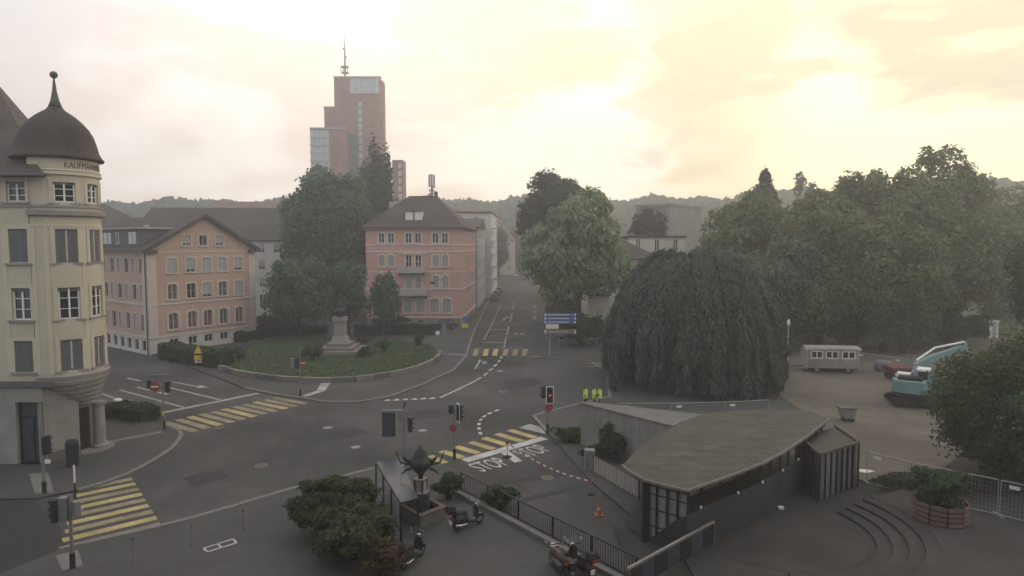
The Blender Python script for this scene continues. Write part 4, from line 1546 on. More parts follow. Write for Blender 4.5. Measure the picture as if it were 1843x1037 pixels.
    # pair of white dormer windows
    for x0, x1 in ((307, 349), (358, 401)):
        a, b = px2s(x0) * 0.985, px2s(x1) * 0.985
        z0, z1 = py2z(312) + 0.4, py2z(263) + 0.5
        dm = MB().boxF(F, a, b, z0, z1, -6.0, -1.25).build('dormer', 'white_frame', ro)
        MB().boxF(F, a + 0.12, b - 0.12, z0 + 0.12, z1 - 0.12, -1.25, -1.2).build('dormer_pane', 'white_frame', ro)
        MB().boxF(F, a - 0.08, b + 0.08, z1, z1 + 0.1, -6.0, -1.05).build('dormer_cap', 'slate', ro)
    tp = (rid[0] + rid[1]) / 2
    MB().obox(tp + ex * 2.2 + sd * 1.5, ex, sd, 0.28, 0.28, zr - 2.5, zr + 0.9).build('chimney', 'roof_dark', ro)
    MB().obox(tp - ex * 6.2 + sd * 6, ex, sd, 1.0, 0.9, zr - 3.5, zr - 0.7).build('chimney', 'stone_light', ro)
    MB().obox(tp - ex * 5.9 + sd * 6, ex, sd, 0.35, 0.35, zr - 0.7, zr + 0.1).build('chimney_pot', 'stone_dark', ro)
    # mobile-phone mast on the ridge
    q = D(777.5, 352, tp.y)
    q.z = zr - 0.3
    an = thing('antenna_mast', q, 'grey phone mast with panel antennas on the dark hipped roof', 'antenna')
    MB().tube([q, q + Vector((0, 0, 4.2))], 0.16, 10).build('pole', 'steel_dark', an)
    for dx, dy, z0, z1 in ((-0.42, -0.1, 1.9, 4.1), (0.42, -0.15, 1.7, 4.0), (0.02, -0.4, 2.2, 4.15)):
        MB().box(q.x + dx - 0.17, q.x + dx + 0.17, q.y + dy - 0.1, q.y + dy + 0.1, q.z + z0, q.z + z1).build('panel', 'galvanised', an)
    for z in (0.5, 1.1):
        MB().box(q.x - 0.5, q.x + 0.42, q.y - 0.25, q.y + 0.25, q.z + z, q.z + z + 0.36).build('radio_unit', 'galvanised', an)
    return r


pink_house()


# ---- grey apartment row up the street
def simple_block(name, label, O, ex, ey, W, Dp, H, m, cols_f, cols_s, floors, z1=1.6, wh=1.5, ww=1.1, roof=None, rm='roof_dark', zr=None, cat='building', fill='glass_grey', group=None, left=False):
    O, ex, ey = Vector(O), Vector(ex).normalized(), Vector(ey).normalized()
    r = thing(name, O, label, cat, group)
    nf = Vector((ex.y, -ex.x, 0))
    if nf.dot(-O) < 0:
        nf = -nf
    F = flat_wall(O, ex, nf)
    if left:
        S = flat_wall(O, ey, Vector((-ey.y, ey.x, 0)))
    else:
        ns = Vector((ey.y, -ey.x, 0))
        S = flat_wall(O + ex * W, ey, ns)
    fh = (H - z1) / max(1, floors)
    for Ff, ncol, Ln in ((F, cols_f, W), (S, cols_s, Dp)):
        hs = []
        for i in range(ncol):
            c = Ln * (i + 0.5) / ncol
            for k in range(floors):
                zz = z1 + fh * k + fh * 0.28
                hs.append((c - ww / 2, c + ww / 2, zz, zz + wh))
        facade(Ff, 0, Ln, 0, H, hs, 0.18).build('wall', m, r)
        for h in hs:
            window(r, Ff, *h, fill=fill, frame='white_frame', surround=None, mull=1, trans=0, depth=0.16, blind=0.6 if random.random() < 0.3 else 0)
    bq = [O, O + ex * W, O + ex * W + ey * Dp, O + ey * Dp]
    oth = (1, 2) if left else (0, 3)
    MB().add([bq[oth[0]], bq[oth[1]], bq[oth[1]] + Vector((0, 0, H)), bq[oth[0]] + Vector((0, 0, H))], [(0, 1, 2, 3)]).build('wall', m, r)
    if roof == 'hip':
        i0, i1 = min(W, Dp) * 0.45, min(W, Dp) * 0.45
        if W >= Dp:
            a, b = O + ey * Dp / 2 + ex * i0, O + ey * Dp / 2 + ex * (W - i0)
        else:
            a = b = O + ex * W / 2 + ey * Dp / 2
            a = a - ex * 0.3
            b = b + ex * 0.3
        hip_roof('roof', bq, H + 0.12, (a + Vector((0, 0, zr)), b + Vector((0, 0, zr))), rm, r, 0.5)
    elif roof == 'ridge':       # ridge along ex
        a, b = O + ey * Dp / 2 - ex * 0.5, O + ey * Dp / 2 + ex * (W + 0.5)
        hip_roof('roof', bq, H + 0.12, (a + Vector((0, 0, zr)), b + Vector((0, 0, zr))), rm, r, 0.5)
    else:
        q = [p.copy() for p in bq]
        c = sum(q, Vector()) / 4
        MB().prism([p + (p - c).normalized() * 0.35 for p in q], H, H + 0.35).build('roof', rm, r)
    return r


sdir = Vector((0.022, 1, 0))
simple_block('street_house', 'pale grey apartment block with balconies just behind the pink house', (-21.5, 137.5, 0), (1, 0, 0), sdir, 14.2, 26, 17.2, 'grey_wall', 2, 7, 5, roof='ridge', rm='roof_dark', zr=19.5)
rh = simple_block('street_house', 'white flat-roofed apartment block further up the street past the grey one', (-20.5, 166, 0), (1, 0, 0), sdir, 15.2, 34, 21.5, 'white_wall', 2, 8, 6)
Sx = flat_wall((-5.3, 166, 0), sdir, (1, -0.022, 0))
for k in range(5):
    b_ = MB().boxF(Sx, 2, 7.5, 4.4 + k * 3.3, 4.6 + k * 3.3, 0.02, 1.3).build('balcony', 'stone_light', rh)
    MB().boxF(Sx, 2, 7.5, 4.6 + k * 3.3, 5.5 + k * 3.3, 1.22, 1.28).build('balcony_panel', 'grey_wall', b_)
simple_block('street_house', 'pale house with an orange tiled roof, end of the left street row', (-26, 232, 0), (1, 0, 0), sdir, 17, 22, 17.5, 'cream_wall', 3, 4, 5, roof='ridge', rm='roof_orange', zr=25.5)
simple_block('street_house', 'small pale house with an orange roof far up the street', (-13, 285, 0), (1, 0, 0), sdir, 14, 20, 15, 'cream_wall', 3, 4, 4, roof='hip', rm='roof_orange', zr=24)
simple_block('far_house', 'distant orange-roofed house between pink house and wooded hill', (-34, 300, 0), (1, 0, 0), (0, 1, 0), 20, 18, 21, 'cream_wall', 4, 2, 4, roof='ridge', rm='roof_orange', zr=30)
# big dark roof, white house behind the salmon one
simple_block('long_house', 'white long house with a big dark roof behind the salmon house', (-71, 122, 0), (1, 0.06, 0), (-0.06, 1, 0), 31, 20, 14.4, 'white_wall', 11, 4, 4, roof='ridge', rm='roof_dark', zr=21.0, fill='glass_dark', ww=1.2, wh=1.8)
simple_block('dark_roof_house', 'house with a dark humped hip roof beside the corner house', (-92, 108, 0), (1, 0.0, 0), (0, 1, 0), 26, 22, 14, 'grey_wall', 4, 3, 4, roof='hip', rm='roof_dark', zr=22.2)
simple_block('far_house', 'long low house with a faded red roof below the left ridge', (-112, 238, 0), (1, 0, 0), (0, 1, 0), 38, 22, 20, 'cream_wall', 6, 2, 4, roof='ridge', rm='roof_orange', zr=29.5)


# ---- red brick tower with the mast
def red_tower():
    Y = 290.0
    k = Y / FPX
    X = lambda px: (px - CX) * k
    Z = lambda py: D(900, py, Y).z
    r = thing('red_tower', (X(640), Y, 0), 'tall stepped red brick tower with glass corners and a roof mast', 'tower')
    dpt = 8
    MB().box(X(607), X(685), Y, Y + dpt, 0, Z(140)).build('shaft', 'tower_brick', r)
    # slanted right flank
    MB().add([(X(685), Y, 0), (X(685) + 1.5, Y + 2.5, 0), (X(685) + 1.5, Y + dpt, 0), (X(685), Y + dpt, 0), (X(685), Y, Z(140)), (X(685) + 1.5, Y + 2.5, Z(143)), (X(685) + 1.5, Y + dpt, Z(143)), (X(685), Y + dpt, Z(140))],
             [(0, 1, 5, 4), (1, 2, 6, 5), (2, 3, 7, 6), (4, 5, 6, 7)]).build('flank', 'tower_brick', r)
    MB().box(X(587), X(607), Y + 1.5, Y + dpt, 0, Z(193)).build('step_block', 'tower_brick', r)
    MB().box(X(573), X(634), Y - 8, Y - 0.02, 0, Z(238)).build('low_block', 'tower_brick', r)
    for a, b, y0, y1, py in ((606, 690, Y - 0.3, Y + 2, 140), (586, 607, Y + 1.2, Y + 3, 193), (572, 636, Y - 8.4, Y - 6, 238)):
        MB().box(X(a), X(b), y0, y1, Z(py), Z(py) + 0.6).build('parapet', 'grey_wall', r)
    MB().box(X(610), X(617), Y - 5, Y - 3, Z(238), Z(235)).build('roof_box', 'white_wall', r)
    # top corner glazing
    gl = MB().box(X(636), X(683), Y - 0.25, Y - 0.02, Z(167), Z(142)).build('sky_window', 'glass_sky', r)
    fr = MB()
    fr.box(X(636), X(686), Y - 0.5, Y - 0.25, Z(168.5), Z(167))
    fr.box(X(682), X(686), Y - 0.5, Y - 0.25, Z(167), Z(140.5))
    fr.build('window_frame', 'white_wall', gl)
    for i in range(1, 5):
        x = X(636 + i * 9.5)
        MB().box(x - 0.12, x + 0.12, Y - 0.4, Y - 0.25, Z(167), Z(142)).build('mullion', 'galvanised', gl)
    # window strip on the shaft, floor by floor
    y = 184
    while y < 300:
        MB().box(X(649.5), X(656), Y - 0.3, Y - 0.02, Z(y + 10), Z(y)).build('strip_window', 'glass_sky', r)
        y += 13
    # glass bays on the low block
    y = 241
    i = 0
    while y < 330:
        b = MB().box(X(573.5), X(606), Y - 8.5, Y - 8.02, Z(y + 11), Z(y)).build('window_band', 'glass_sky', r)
        MB().box(X(573), X(607), Y - 8.8, Y - 8.02, Z(y + 13.6), Z(y + 11)).build('spandrel', 'grey_wall', r)
        for q in range(1, 4):
            x = X(573.5 + q * 8.1)
            MB().box(x - 0.1, x + 0.1, Y - 8.65, Y - 8.5, Z(y + 11), Z(y)).build('mullion', 'galvanised', b)
        y += 13.6
    MB().box(X(634.2), X(649), Y - 3, Y - 0.02, 0, Z(243)).build('stair_block', 'roof_dark', r)
    ms = MB()
    mx = X(625)
    my = Y + 2
    ms.tube([(mx, my, Z(170)), (mx, my, Z(112)), (mx, my, Z(86)), (mx, my, Z(62))], [0.5, 0.45, 0.28, 0.08], 8)
    o = ms.build('mast', 'galvanised', r)
    MB().box(mx - 1.5, mx + 1.5, my - 1.5, my + 1.5, Z(130), Z(128.5)).build('mast_platform', 'steel_grey', o)
    MB().box(mx - 1.5, mx + 1.5, my - 1.5, my + 1.5, Z(119), Z(117.8)).build('mast_platform', 'steel_grey', o)
    for sx in (-1.4, -0.5, 0.5, 1.4):
        MB().box(mx + sx - 0.13, mx + sx + 0.13, my - 1.5, my - 1.2, Z(128.5), Z(119)).build('mast_panel', 'steel_dark', o)
    for dz in (86, 101):
        MB().lathe((mx + (0.6 if dz > 90 else -0.3), my - 0.5), [(0.02, Z(dz + 2)), (0.5, Z(dz + 1)), (0.5, Z(dz - 1)), (0.02, Z(dz - 2))], 10).build('dish', 'galvanised', o)
    # slim annex to the right
    Xa = lambda px: (px - CX) * (Y - 20) / FPX
    an = MB().box(Xa(708), Xa(727), Y - 20, Y - 12, 0, D(900, 288, Y - 20).z).build('annex', 'tower_brick', r)
    z = D(900, 294, Y - 20).z
    while z > 20:
        MB().box(Xa(719), Xa(724.5), Y - 20.2, Y - 20.01, z - 2.0, z).build('annex_window', 'white_wall', an)
        z -= 3.1
    return r


red_tower()


# ---- cream villa behind the weeping beech, and the grey hall behind
def villa():
    r = simple_block('villa', 'cream villa with a dark hip roof half hidden behind the weeping beech', (11.9, 104, 0), (1, 0.05, 0), (-0.05, 1, 0), 11.5, 12, 11.4, 'cream_wall', 4, 3, 3, roof='hip', rm='roof_dark', zr=15.0, left=True)
    return r


villa()
simple_block('flat_roof_house', 'cream flat-roofed house with a row of tall windows behind the villa', (20.8, 117, 0), (1, 0, 0), (0, 1, 0), 10.0, 9, 14.9, 'cream_wall', 3, 2, 4, z1=1.4, wh=2.2, ww=0.9, fill='glass_dark')
hall = thing('grey_hall', (38, 178, 0), 'large plain grey concrete hall in front of the wooded hill', 'building')
hp = [D(1145, 400, 178), D(1205, 400, 172), D(1262, 400, 186), D(1200, 400, 200)]
zt = D(1170, 373, 178).z
MB().prism(hp, 0, zt).build('wall', 'concrete', hall)
MB().prism([p + (p - (hp[0] + hp[2]) / 2).normalized() * 0.5 for p in hp], zt, zt + 0.6).build('roof', 'concrete', hall)
for i in range(9):
    q = hp[0].lerp(hp[1], (i + 1) / 10)
    dd = (hp[1] - hp[0]).normalized()
    MB().obox((q.x, q.y, 0), dd, (-dd.y, dd.x, 0), 0.06, 0.1, 0.2, zt - 0.2).build('panel_joint', 'concrete', hall)
# low beige garden house at the street edge
simple_block('garden_house', 'low beige house wall below the light green tree', (11.2, 95, 0), (1, 0, 0), (0, 1, 0), 3.0, 5, 6.3, 'cream_wall', 1, 1, 1, left=True)

# unseen house at the viewpoint, added tall and wide to shade the foreground
hb = thing('viewpoint_house', (0, -1.5, 0), 'unseen plain house behind the viewpoint, added to shade the near square', 'building')
MB().box(-34, 30, -16, -1.5, 0, 27).build('wall', 'concrete_dark', hb)
MB().box(-34.4, 30.4, -16.4, -1.1, 27, 27.5).build('roof', 'roof_dark', hb)

# ================================================================== VEGETATION
PARK = 'park trees behind the building site'
tree('broad_tree', 'huge broad grey-green tree left of the pink house, in front of the tower', (-32.6, 119, 0), 28.0, (10.2, 8.0), 'leaf_mid', 30000, 0.55, 110, 0.24, 0.08, seed=11)
tree('columnar_tree', 'tall narrow dark tree standing before the red tower', (-28.6, 139, 0), 35.0, (3.6, 3.6), 'leaf_dark', 13000, 0.55, 60, 0.36, 0.10, seed=12, core=0.2)
tree('garden_tree', 'round leafy tree beside the right end of the salmon house', (-30.4, 93, 0.1), 12.4, (5.0, 4.6), 'leaf_mid', 14000, 0.36, 70, 0.28, 0.0, seed=13)
tree('garden_tree', 'small round tree directly behind the stone monument', (-24.0, 96, 0.1), 10.8, (3.3, 3.0), 'leaf_mid', 7000, 0.34, 40, 0.32, 0.16, seed=14)
tree('garden_tree', 'slim upright young tree in front of the left windows of the pink house', (-18.9, 96, 0.1), 9.9, (2.2, 2.2), 'leaf_mid', 6000, 0.32, 40, 0.36, 0.08, seed=15, core=0.15)
tree('street_tree', 'tall dark tree rising behind the light green tree at the street', (9.6, 126, 0), 27.4, (9.3, 8.0), 'leaf_dark', 17000, 0.6, 85, 0.24, 0.12, seed=16, core=0.55)
tree('light_tree', 'light green feathery tree right of the street', (9.3, 92, 0.1), 20.8, (7.6, 7.0), 'leaf_light', 22000, 0.46, 80, 0.24, 0.15, hang=0.8, seed=17, aspect=2.1)
tree('street_tree', 'dark tree leaning over the right side of the street, far up', (9.0, 165, 0), 19, (5.5, 6), 'leaf_dark', 7000, 0.6, 40, 0.3, 0.1, seed=18)
tree('street_tree', 'dark leafy tree closing the far end of the street, left one', (-5.5, 268, 0), 20.5, (4.6, 6), 'leaf_dark', 6000, 0.8, 40, 0.3, 0.05, seed=19)
tree('street_tree', 'dark leafy tree closing the far end of the street, right one', (2.5, 318, 0), 21, (7.5, 7), 'leaf_dark', 6000, 0.9, 40, 0.3, 0.05, seed=20)
tree('park_tree', 'olive green tree right behind the weeping beech dome', (36.0, 97, 0), 21.8, (8.8, 8), 'leaf_olive', 17000, 0.52, 80, 0.25, 0.02, group=PARK, seed=21)
tree('park_tree', 'olive tree directly behind the white work trailer', (43.0, 91, 0), 21.0, (8.6, 8), 'leaf_olive', 17000, 0.52, 80, 0.25, 0.02, group=PARK, seed=22)
tree('park_tree', 'left summit of the two highest park trees against the yellow sky', (56.5, 103, 0), 27.2, (8.0, 8), 'leaf_olive', 17000, 0.55, 75, 0.25, 0.04, group=PARK, seed=23)
tree('park_tree', 'right summit of the two highest park trees, gaps of sun showing through', (66.0, 104, 0), 29.0, (8.6, 8), 'leaf_olive', 13000, 0.55, 62, 0.22, 0.04, group=PARK, seed=24, core=0.6)
tree('park_tree', 'low spreading park tree left of the excavator boom', (33.5, 84, 0), 14.6, (7.0, 6), 'leaf_mid', 11000, 0.45, 60, 0.27, 0.06, group=PARK, seed=25)
tree('park_tree', 'spreading olive tree above the excavator', (48.0, 84, 0), 17.5, (8.6, 6.5), 'leaf_olive', 14000, 0.47, 70, 0.26, 0.05, group=PARK, seed=26)
tree('park_tree', 'wide olive tree behind the white portable toilet', (62.0, 92, 0), 20.5, (9.5, 7), 'leaf_olive', 15000, 0.5, 75, 0.26, 0.05, group=PARK, seed=27)
tree('park_tree', 'dark tree cut by the right picture edge', (56.3, 66, 0), 18.0, (5.2, 5.0), 'leaf_dark', 11000, 0.42, 60, 0.28, 0.05, group=PARK, seed=28)
tree('park_tree', 'hazy tree on the slope right of the two highest park trees', (86, 118, 0), 24.5, (10, 8), 'leaf_olive', 9000, 0.62, 60, 0.27, 0.05, group=PARK, seed=29)
tree('park_tree', 'dim tree peeping between the park trees behind the beech dome', (40.0, 114, 0), 20.5, (7, 6), 'leaf_dark', 7000, 0.55, 50, 0.28, 0.05, group=PARK, seed=30)
conifer('pine_tree', 'dark layered pine crown above the park trees', (50.5, 132, 0), 29.4, 6.5, n=3000, size=0.7, seed=31, layers=8, z0=0.45)
tree('pine_tree', 'thin lone pine with a bare stem on the skyline', (88.5, 200, 0), 35.5, (4.0, 4.0), 'leaf_conifer', 700, 0.8, 14, 0.30, 0.62, seed=32)
tree('fir_tree', 'broad dark fir behind the cream flat-roofed house', (27.6, 132, 0), 20.8, (4.2, 4.0), 'leaf_conifer', 6000, 0.5, 46, 0.30, 0.35, seed=33, core=0.25)
tree('site_tree', 'dense dark green tree hiding part of the teal excavator', (29.7, 37.2, 0.1), 8.6, (5.6, 4.8), 'leaf_hedge', 38000, 0.18, 100, 0.24, -0.12, seed=34, core=0.5)


def weeping_beech():
    c = np.array([18.1, 65.5, 0.0])
    R, H = 8.7, 13.2
    r = thing('weeping_beech', tuple(c), 'huge dome-shaped weeping beech hanging to the ground', 'tree')
    limbs(c, c + np.array([0, 0, H * 0.9]), 0.55, 6.0, 14, 5, 0.45).build('trunk', 'bark', r, smooth=True)
    g = np.random.default_rng(41)
    # hanging curtains: bundles of strands that leave the top, run out over the dome and fall
    nb, per_b, per = 190, 9, 52
    out_p, out_n = [], []
    prof_ = lambda q: H * np.maximum(0.0, 1 - np.minimum(1.0, q / (R * 1.10)) ** 2.7) ** 0.62
    for bi in range(nb):
        az0 = g.random() * 6.283
        Rb = R * (0.32 + 0.68 * np.sqrt(g.random())) * (1 + 0.05 * np.sin(az0 * 7 + 1) + 0.04 * np.sin(az0 * 13))
        end0 = g.uniform(0.2, 1.6) if g.random() < 0.72 else g.uniform(1.6, 4.5)
        hf = g.uniform(0.92, 1.03)
        for si in range(per_b):
            az = az0 + g.normal(0, 0.34) / max(Rb, 1.0)
            Ru = Rb + g.normal(0, 0.22)
            hang0 = float(prof_(np.array(Ru))) * hf
            end = end0 + abs(g.normal(0, 0.5))
            k = int(per * (0.5 + 0.5 * Ru / R))
            n_arc = k // 4
            rr = Ru * g.uniform(0.55, 1.0, n_arc)
            za = prof_(rr) * hf
            th = g.random(k - n_arc)
            zh = hang0 + (end - hang0) * th
            rh = Ru + 0.45 * th + 0.15 * np.sin(th * 5 + bi)
            rad = np.concatenate([rr, rh])
            zz = np.concatenate([za, zh])
            a = az + g.normal(0, 0.010, k)
            d = np.stack([np.cos(a), np.sin(a)], 1)
            out_p.append(np.column_stack([c[0] + d[:, 0] * rad, c[1] + d[:, 1] * rad, zz]) + g.normal(0, 0.07, (k, 3)))
            out_n.append(np.column_stack([d * 0.9, np.where(np.arange(k) < n_arc, 0.9, 0.1)]))
    p, nn = np.concatenate(out_p), np.concatenate(out_n)
    keep = p[:, 2] > 0.18
    quick_mesh('crown', leaf_quads(p[keep], nn[keep], 0.24, 3.4, 1.6), 4, 'leaf_beech', r)
    return r


weeping_beech()

# hedges, shrubs
hedge('clipped_hedge', 'dark clipped hedge behind the yellow triangle sign', [P(302, 645), P(350, 655), P(408, 662)], 2.2, 1.75, n=9000, size=0.17, z=0.12, seed=50)
hedge('clipped_hedge', 'long low hedge behind the monument, running to the parked car', [P(640, 606), P(700, 603), P(778, 604)], 1.6, 1.5, 'leaf_dark', 7000, 0.18, z=0.12, seed=51)
hedge('clipped_hedge', 'low hedge along the foot of the salmon house gable', [P(420, 618), P(500, 604), P(585, 604)], 1.8, 1.3, 'leaf_dark', 7000, 0.18, z=0.12, seed=52)
hedge('clipped_hedge', 'short dark hedge beside the yellow corner house', [P(198, 748), P(236, 752), P(270, 758)], 1.8, 0.85, n=6000, size=0.15, z=0.12, seed=53)
BED = 'small shrubs planted on the garden lawn'
for i, (px, py, rr, h, lb) in enumerate([(430, 648, 0.9, 0.8, 'small shrub at the left tip of the garden lawn'), (563, 648, 1.3, 0.9, 'low shrub left of the monument steps'),
                                          (655, 642, 1.0, 0.6, 'low shrub right of the monument steps'), (690, 634, 1.0, 0.8, 'shrub between monument and long low hedge'),
                                          (755, 622, 0.8, 0.9, 'shrub at the back right rim of the lawn'), (655, 618, 1.1, 0.7, 'pale flowering shrub behind the right monument steps')]):
    q = P(px, py, 0.42)
    shrub('garden_shrub', lb, q, (rr, rr * 0.9, h), 900, 0.17, 'leaf_hedge' if i != 5 else 'leaf_brown', 14, 0.4, group=BED, seed=60 + i, z=0.4)
shrub('street_shrub', 'dark shrub mass under the slim young tree', P(705, 600), (3.2, 1.8, 1.3), 3500, 0.22, 'leaf_dark', seed=70, z=0.1)
shrub('street_shrub', 'dark shrub mass under the round garden tree', P(500, 606), (4.2, 2.2, 1.8), 4200, 0.24, 'leaf_dark', seed=71, z=0.1)
shrub('street_shrub', 'dark undergrowth under the light green tree', Vector((9.5, 88, 0)), (4.2, 3.0, 2.2), 4500, 0.26, 'leaf_dark', seed=72, z=0.1)
shrub('street_shrub', 'dark bushes along the right side of the street', Vector((8.2, 112, 0)), (2.6, 9.0, 2.6), 5000, 0.3, 'leaf_dark', seed=73, z=0.05)
shrub('wall_shrub', 'low dark shrub at the left foot of the concrete wall', P(1022, 797), (1.5, 0.9, 0.5), 2600, 0.12, 'leaf_hedge', seed=74, z=0.1)
shrub('wall_shrub', 'tall upright shrub against the pale concrete wall', P(1093, 822), (0.6, 0.5, 1.1), 2200, 0.12, 'leaf_hedge', seed=75, z=0.1)
shrub('wall_shrub', 'upright shrub next to the canopy corner at the concrete wall', P(1112, 832), (0.5, 0.45, 1.0), 1800, 0.12, 'leaf_hedge', seed=76, z=0.1)
shrub('wall_shrub', 'spreading shrub before the concrete wall, over the pickets', P(1080, 836), (1.3, 0.7, 0.6), 2600, 0.12, 'leaf_dark', seed=77, z=0.1)
shrub('foreground_bush', 'big dense bush at the lower edge of the square', (-8.5, 30.6, 0), (2.4, 2.0, 1.35), 19000, 0.13, 'leaf_bush', 70, 0.22, seed=78, z=0.1)
shrub('foreground_bush', 'lower half of the bush beside the dark scooters', (-7.0, 27.9, 0), (2.1, 2.0, 1.2), 16000, 0.13, 'leaf_bush', 60, 0.24, seed=79, z=0.1)
shrub('foreground_bush', 'brownish autumn-tinged bush tip at the bottom edge', (-5.4, 26.4, 0), (1.0, 0.9, 0.8), 4500, 0.12, 'leaf_brown', 24, 0.3, seed=80, z=0.1)
shrub('railing_shrub', 'green shrub between fountain and picket railing', P(808, 902), (0.9, 0.7, 0.75), 3200, 0.11, 'leaf_hedge', seed=81, z=0.1)
shrub('railing_shrub', 'green shrub growing through the picket railing', P(902, 918), (1.1, 0.6, 0.55), 2800, 0.11, 'leaf_hedge', seed=82, z=0.1)
shrub('fence_shrub', 'low weeds below the mesh fence beside the sand ground', P(1690, 885), (3.6, 1.0, 0.5), 5000, 0.14, 'leaf_dark', seed=83, z=0.1)

UND = 'dark undergrowth below the park trees'
for i, (px, Y, rx, h, lb) in enumerate([(1450, 90, 5, 3.0, 'dark undergrowth behind the white work trailer'), (1540, 86, 5, 3.2, 'dark undergrowth between work trailer and red dumper'), (1630, 82, 5.5, 3.4, 'dark undergrowth above the excavator house'),
                                         (1715, 86, 5, 3.0, 'dark undergrowth left of the portable toilet'), (1830, 104, 7, 4.0, 'dark undergrowth behind the portable toilet'), (1370, 88, 5, 3.2, 'dark undergrowth right behind the beech dome')]):
    shrub('undergrowth_bush', lb, ((px - CX) / FPX * Y, Y, 0), (rx, 3.0, h), 4200, 0.34, 'leaf_dark' if i % 2 else 'leaf_mid', 34, 0.3, group=UND, seed=100 + i)

tree('park_tree', 'soft olive tree filling the gap above the white work trailer', (39.5, 86, 0), 17.5, (7.5, 6), 'leaf_olive', 13000, 0.46, 70, 0.26, 0.0, group=PARK, seed=120)
tree('park_tree', 'soft olive tree filling the gap below the two highest park trees', (57.0, 92, 0), 22.5, (8.5, 6), 'leaf_olive', 14000, 0.48, 70, 0.26, 0.0, group=PARK, seed=121)

# ================================================================== CANOPY AND CONCRETE WALL
def canopy():
    z = 3.0
    pts = G([(1120, 840), (1133, 851), (1160, 866), (1198, 877), (1237, 886), (1262, 877), (1330, 853), (1375, 835), (1412, 815), (1452, 788), (1492, 757)], z)
    back = G([(1462, 742), (1400, 738), (1330, 741), (1262, 747), (1205, 773), (1172, 792), (1145, 812)], z)
    poly = pts + back
    r = thing('entrance_canopy', Vector((poly[4].x, poly[4].y, 0)), 'low brown moss-covered canopy roof with a curved front edge on dark posts', 'canopy')
    MB().prism(poly, z - 0.05, z + 0.06).build('roof', 'moss_sheet', r)
    c = sum(poly, Vector()) / len(poly)
    ins = [p + (c - p).normalized() * 0.35 for p in poly]
    MB().prism(ins, z - 0.32, z - 0.06).build('roof_beam', 'rust', r)
    ed = MB()
    for i in range(len(pts) - 1):
        ed.bar(pts[i] + Vector((0, 0, 0.05)), pts[i + 1] + Vector((0, 0, 0.05)), 0.07, 0.12)
    ed.build('roof_trim', 'stone_dark', r)
    # corner post and the leaning end posts
    p0 = pts[2] + (c - pts[2]).normalized() * 0.12
    MB().box(p0.x - 0.16, p0.x + 0.16, p0.y - 0.16, p0.y + 0.16, 0.0, z - 0.05).build('corner_post', 'steel_dark', r)
    edge = []
    for i in range(2, len(pts) - 1):
        a, b = pts[i], pts[i + 1]
        k = max(1, round((b - a).length / (0.55 if i < 4 else 1.25)))
        edge += [a.lerp(b, j / k) for j in range(k)]
    def par_h(q):               # top of the curved parapet: sweeps up from the corner post, then runs level
        t = min(1.0, (q - pts[2]).length / 2.6)
        return 0.1 + 1.9 * math.sin(t * math.pi / 2) ** 1.3
    for q in edge[1:]:
        p = q + (c - q).normalized() * 0.2
        MB().box(p.x - 0.05, p.x + 0.05, p.y - 0.05, p.y + 0.05, par_h(q), z - 0.05).build('post', 'steel_dark', r)
    for q in edge[5::2]:
        p = q + (c - q).normalized() * 0.05
        MB().lathe((p.x, p.y), [(0.02, 1.98), (0.06, 2.0), (0.06, 2.1), (0.02, 2.12)], 8).build('parapet_light', 'sign_white', r)
    # glazed end with cross bars
    e0, e1 = pts[2] + (c - pts[2]).normalized() * 0.22, pts[4] + (c - pts[4]).normalized() * 0.22
    MB().bar((e0.x, e0.y, 1.5), (e1.x, e1.y, 1.5), 0.02, 2.6).build('glazing', 'clear_panel', r)
    for zz in (0.9, 1.7, 2.4):
        MB().bar((e0.x, e0.y, zz), (e1.x, e1.y, zz), 0.05, 0.05).build('glazing_bar', 'steel_dark', r)
    # dark curved parapet inside the front edge, sweeping down to the corner
    inner = [q + (c - q).normalized() * 0.12 for q in edge]
    w = MB()
    n = len(inner)
    o = len(w.v)
    for i, q in enumerate(inner):
        t = i / (n - 1)
        h = par_h(q)
        d = (c - q).normalized() * 0.16
        w.v += [(q.x, q.y, 0), (q.x, q.y, h), (q.x + d.x, q.y + d.y, h), (q.x + d.x, q.y + d.y, 0)]
    for i in range(n - 1):
        for k in range(4):
            k2 = (k + 1) % 4
            w.f.append((i * 4 + k, (i + 1) * 4 + k, (i + 1) * 4 + k2, i * 4 + k2))
    w.build('curved_parapet', 'parapet_blue', r)
    # dark floor of the entrance
    MB().sheet([p + (c - p) * 0.03 for p in poly], 0.134).build('entrance_floor', 'asphalt_new', r)
    return r, pts, back


can, CAN_F, CAN_B = canopy()

# concrete wall left of the canopy
W0, W1 = P(1045, 726, 3.0), P(1212, 768, 3.0)
dW = (W1 - W0).normalized()
nW = Vector((dW.y, -dW.x, 0))
if nW.dot(-W0) < 0:
    nW = -nW
FW = flat_wall((W0.x, W0.y, 0), dW, nW)
LW = (W1 - W0).length
cw = thing('concrete_wall', (W0.x, W0.y, 0), 'pale board-marked concrete wall ending at the three workers', 'wall')
k = 12
for i in range(k):
    a, b = LW * i / k, LW * (i + 1) / k
    MB().boxF(FW, a + 0.012, b - 0.012, 0.0, 2.95, -0.3, random.uniform(-0.012, 0.012)).build('panel', 'concrete', cw)
e_ = P(1262, 747, 3.0)
MB().prism([W0 + nW * 0.05, W1 + nW * 0.05, e_, W0 - nW * 0.55 + dW * 0.2], 2.95, 3.06).build('coping', 'concrete_dark', cw)
MB().prism([W0 - nW * 0.32, W1 - nW * 0.32, e_, W0 - nW * 0.5 + dW * 0.2], 0, 2.94).build('core', 'concrete_dark', cw)

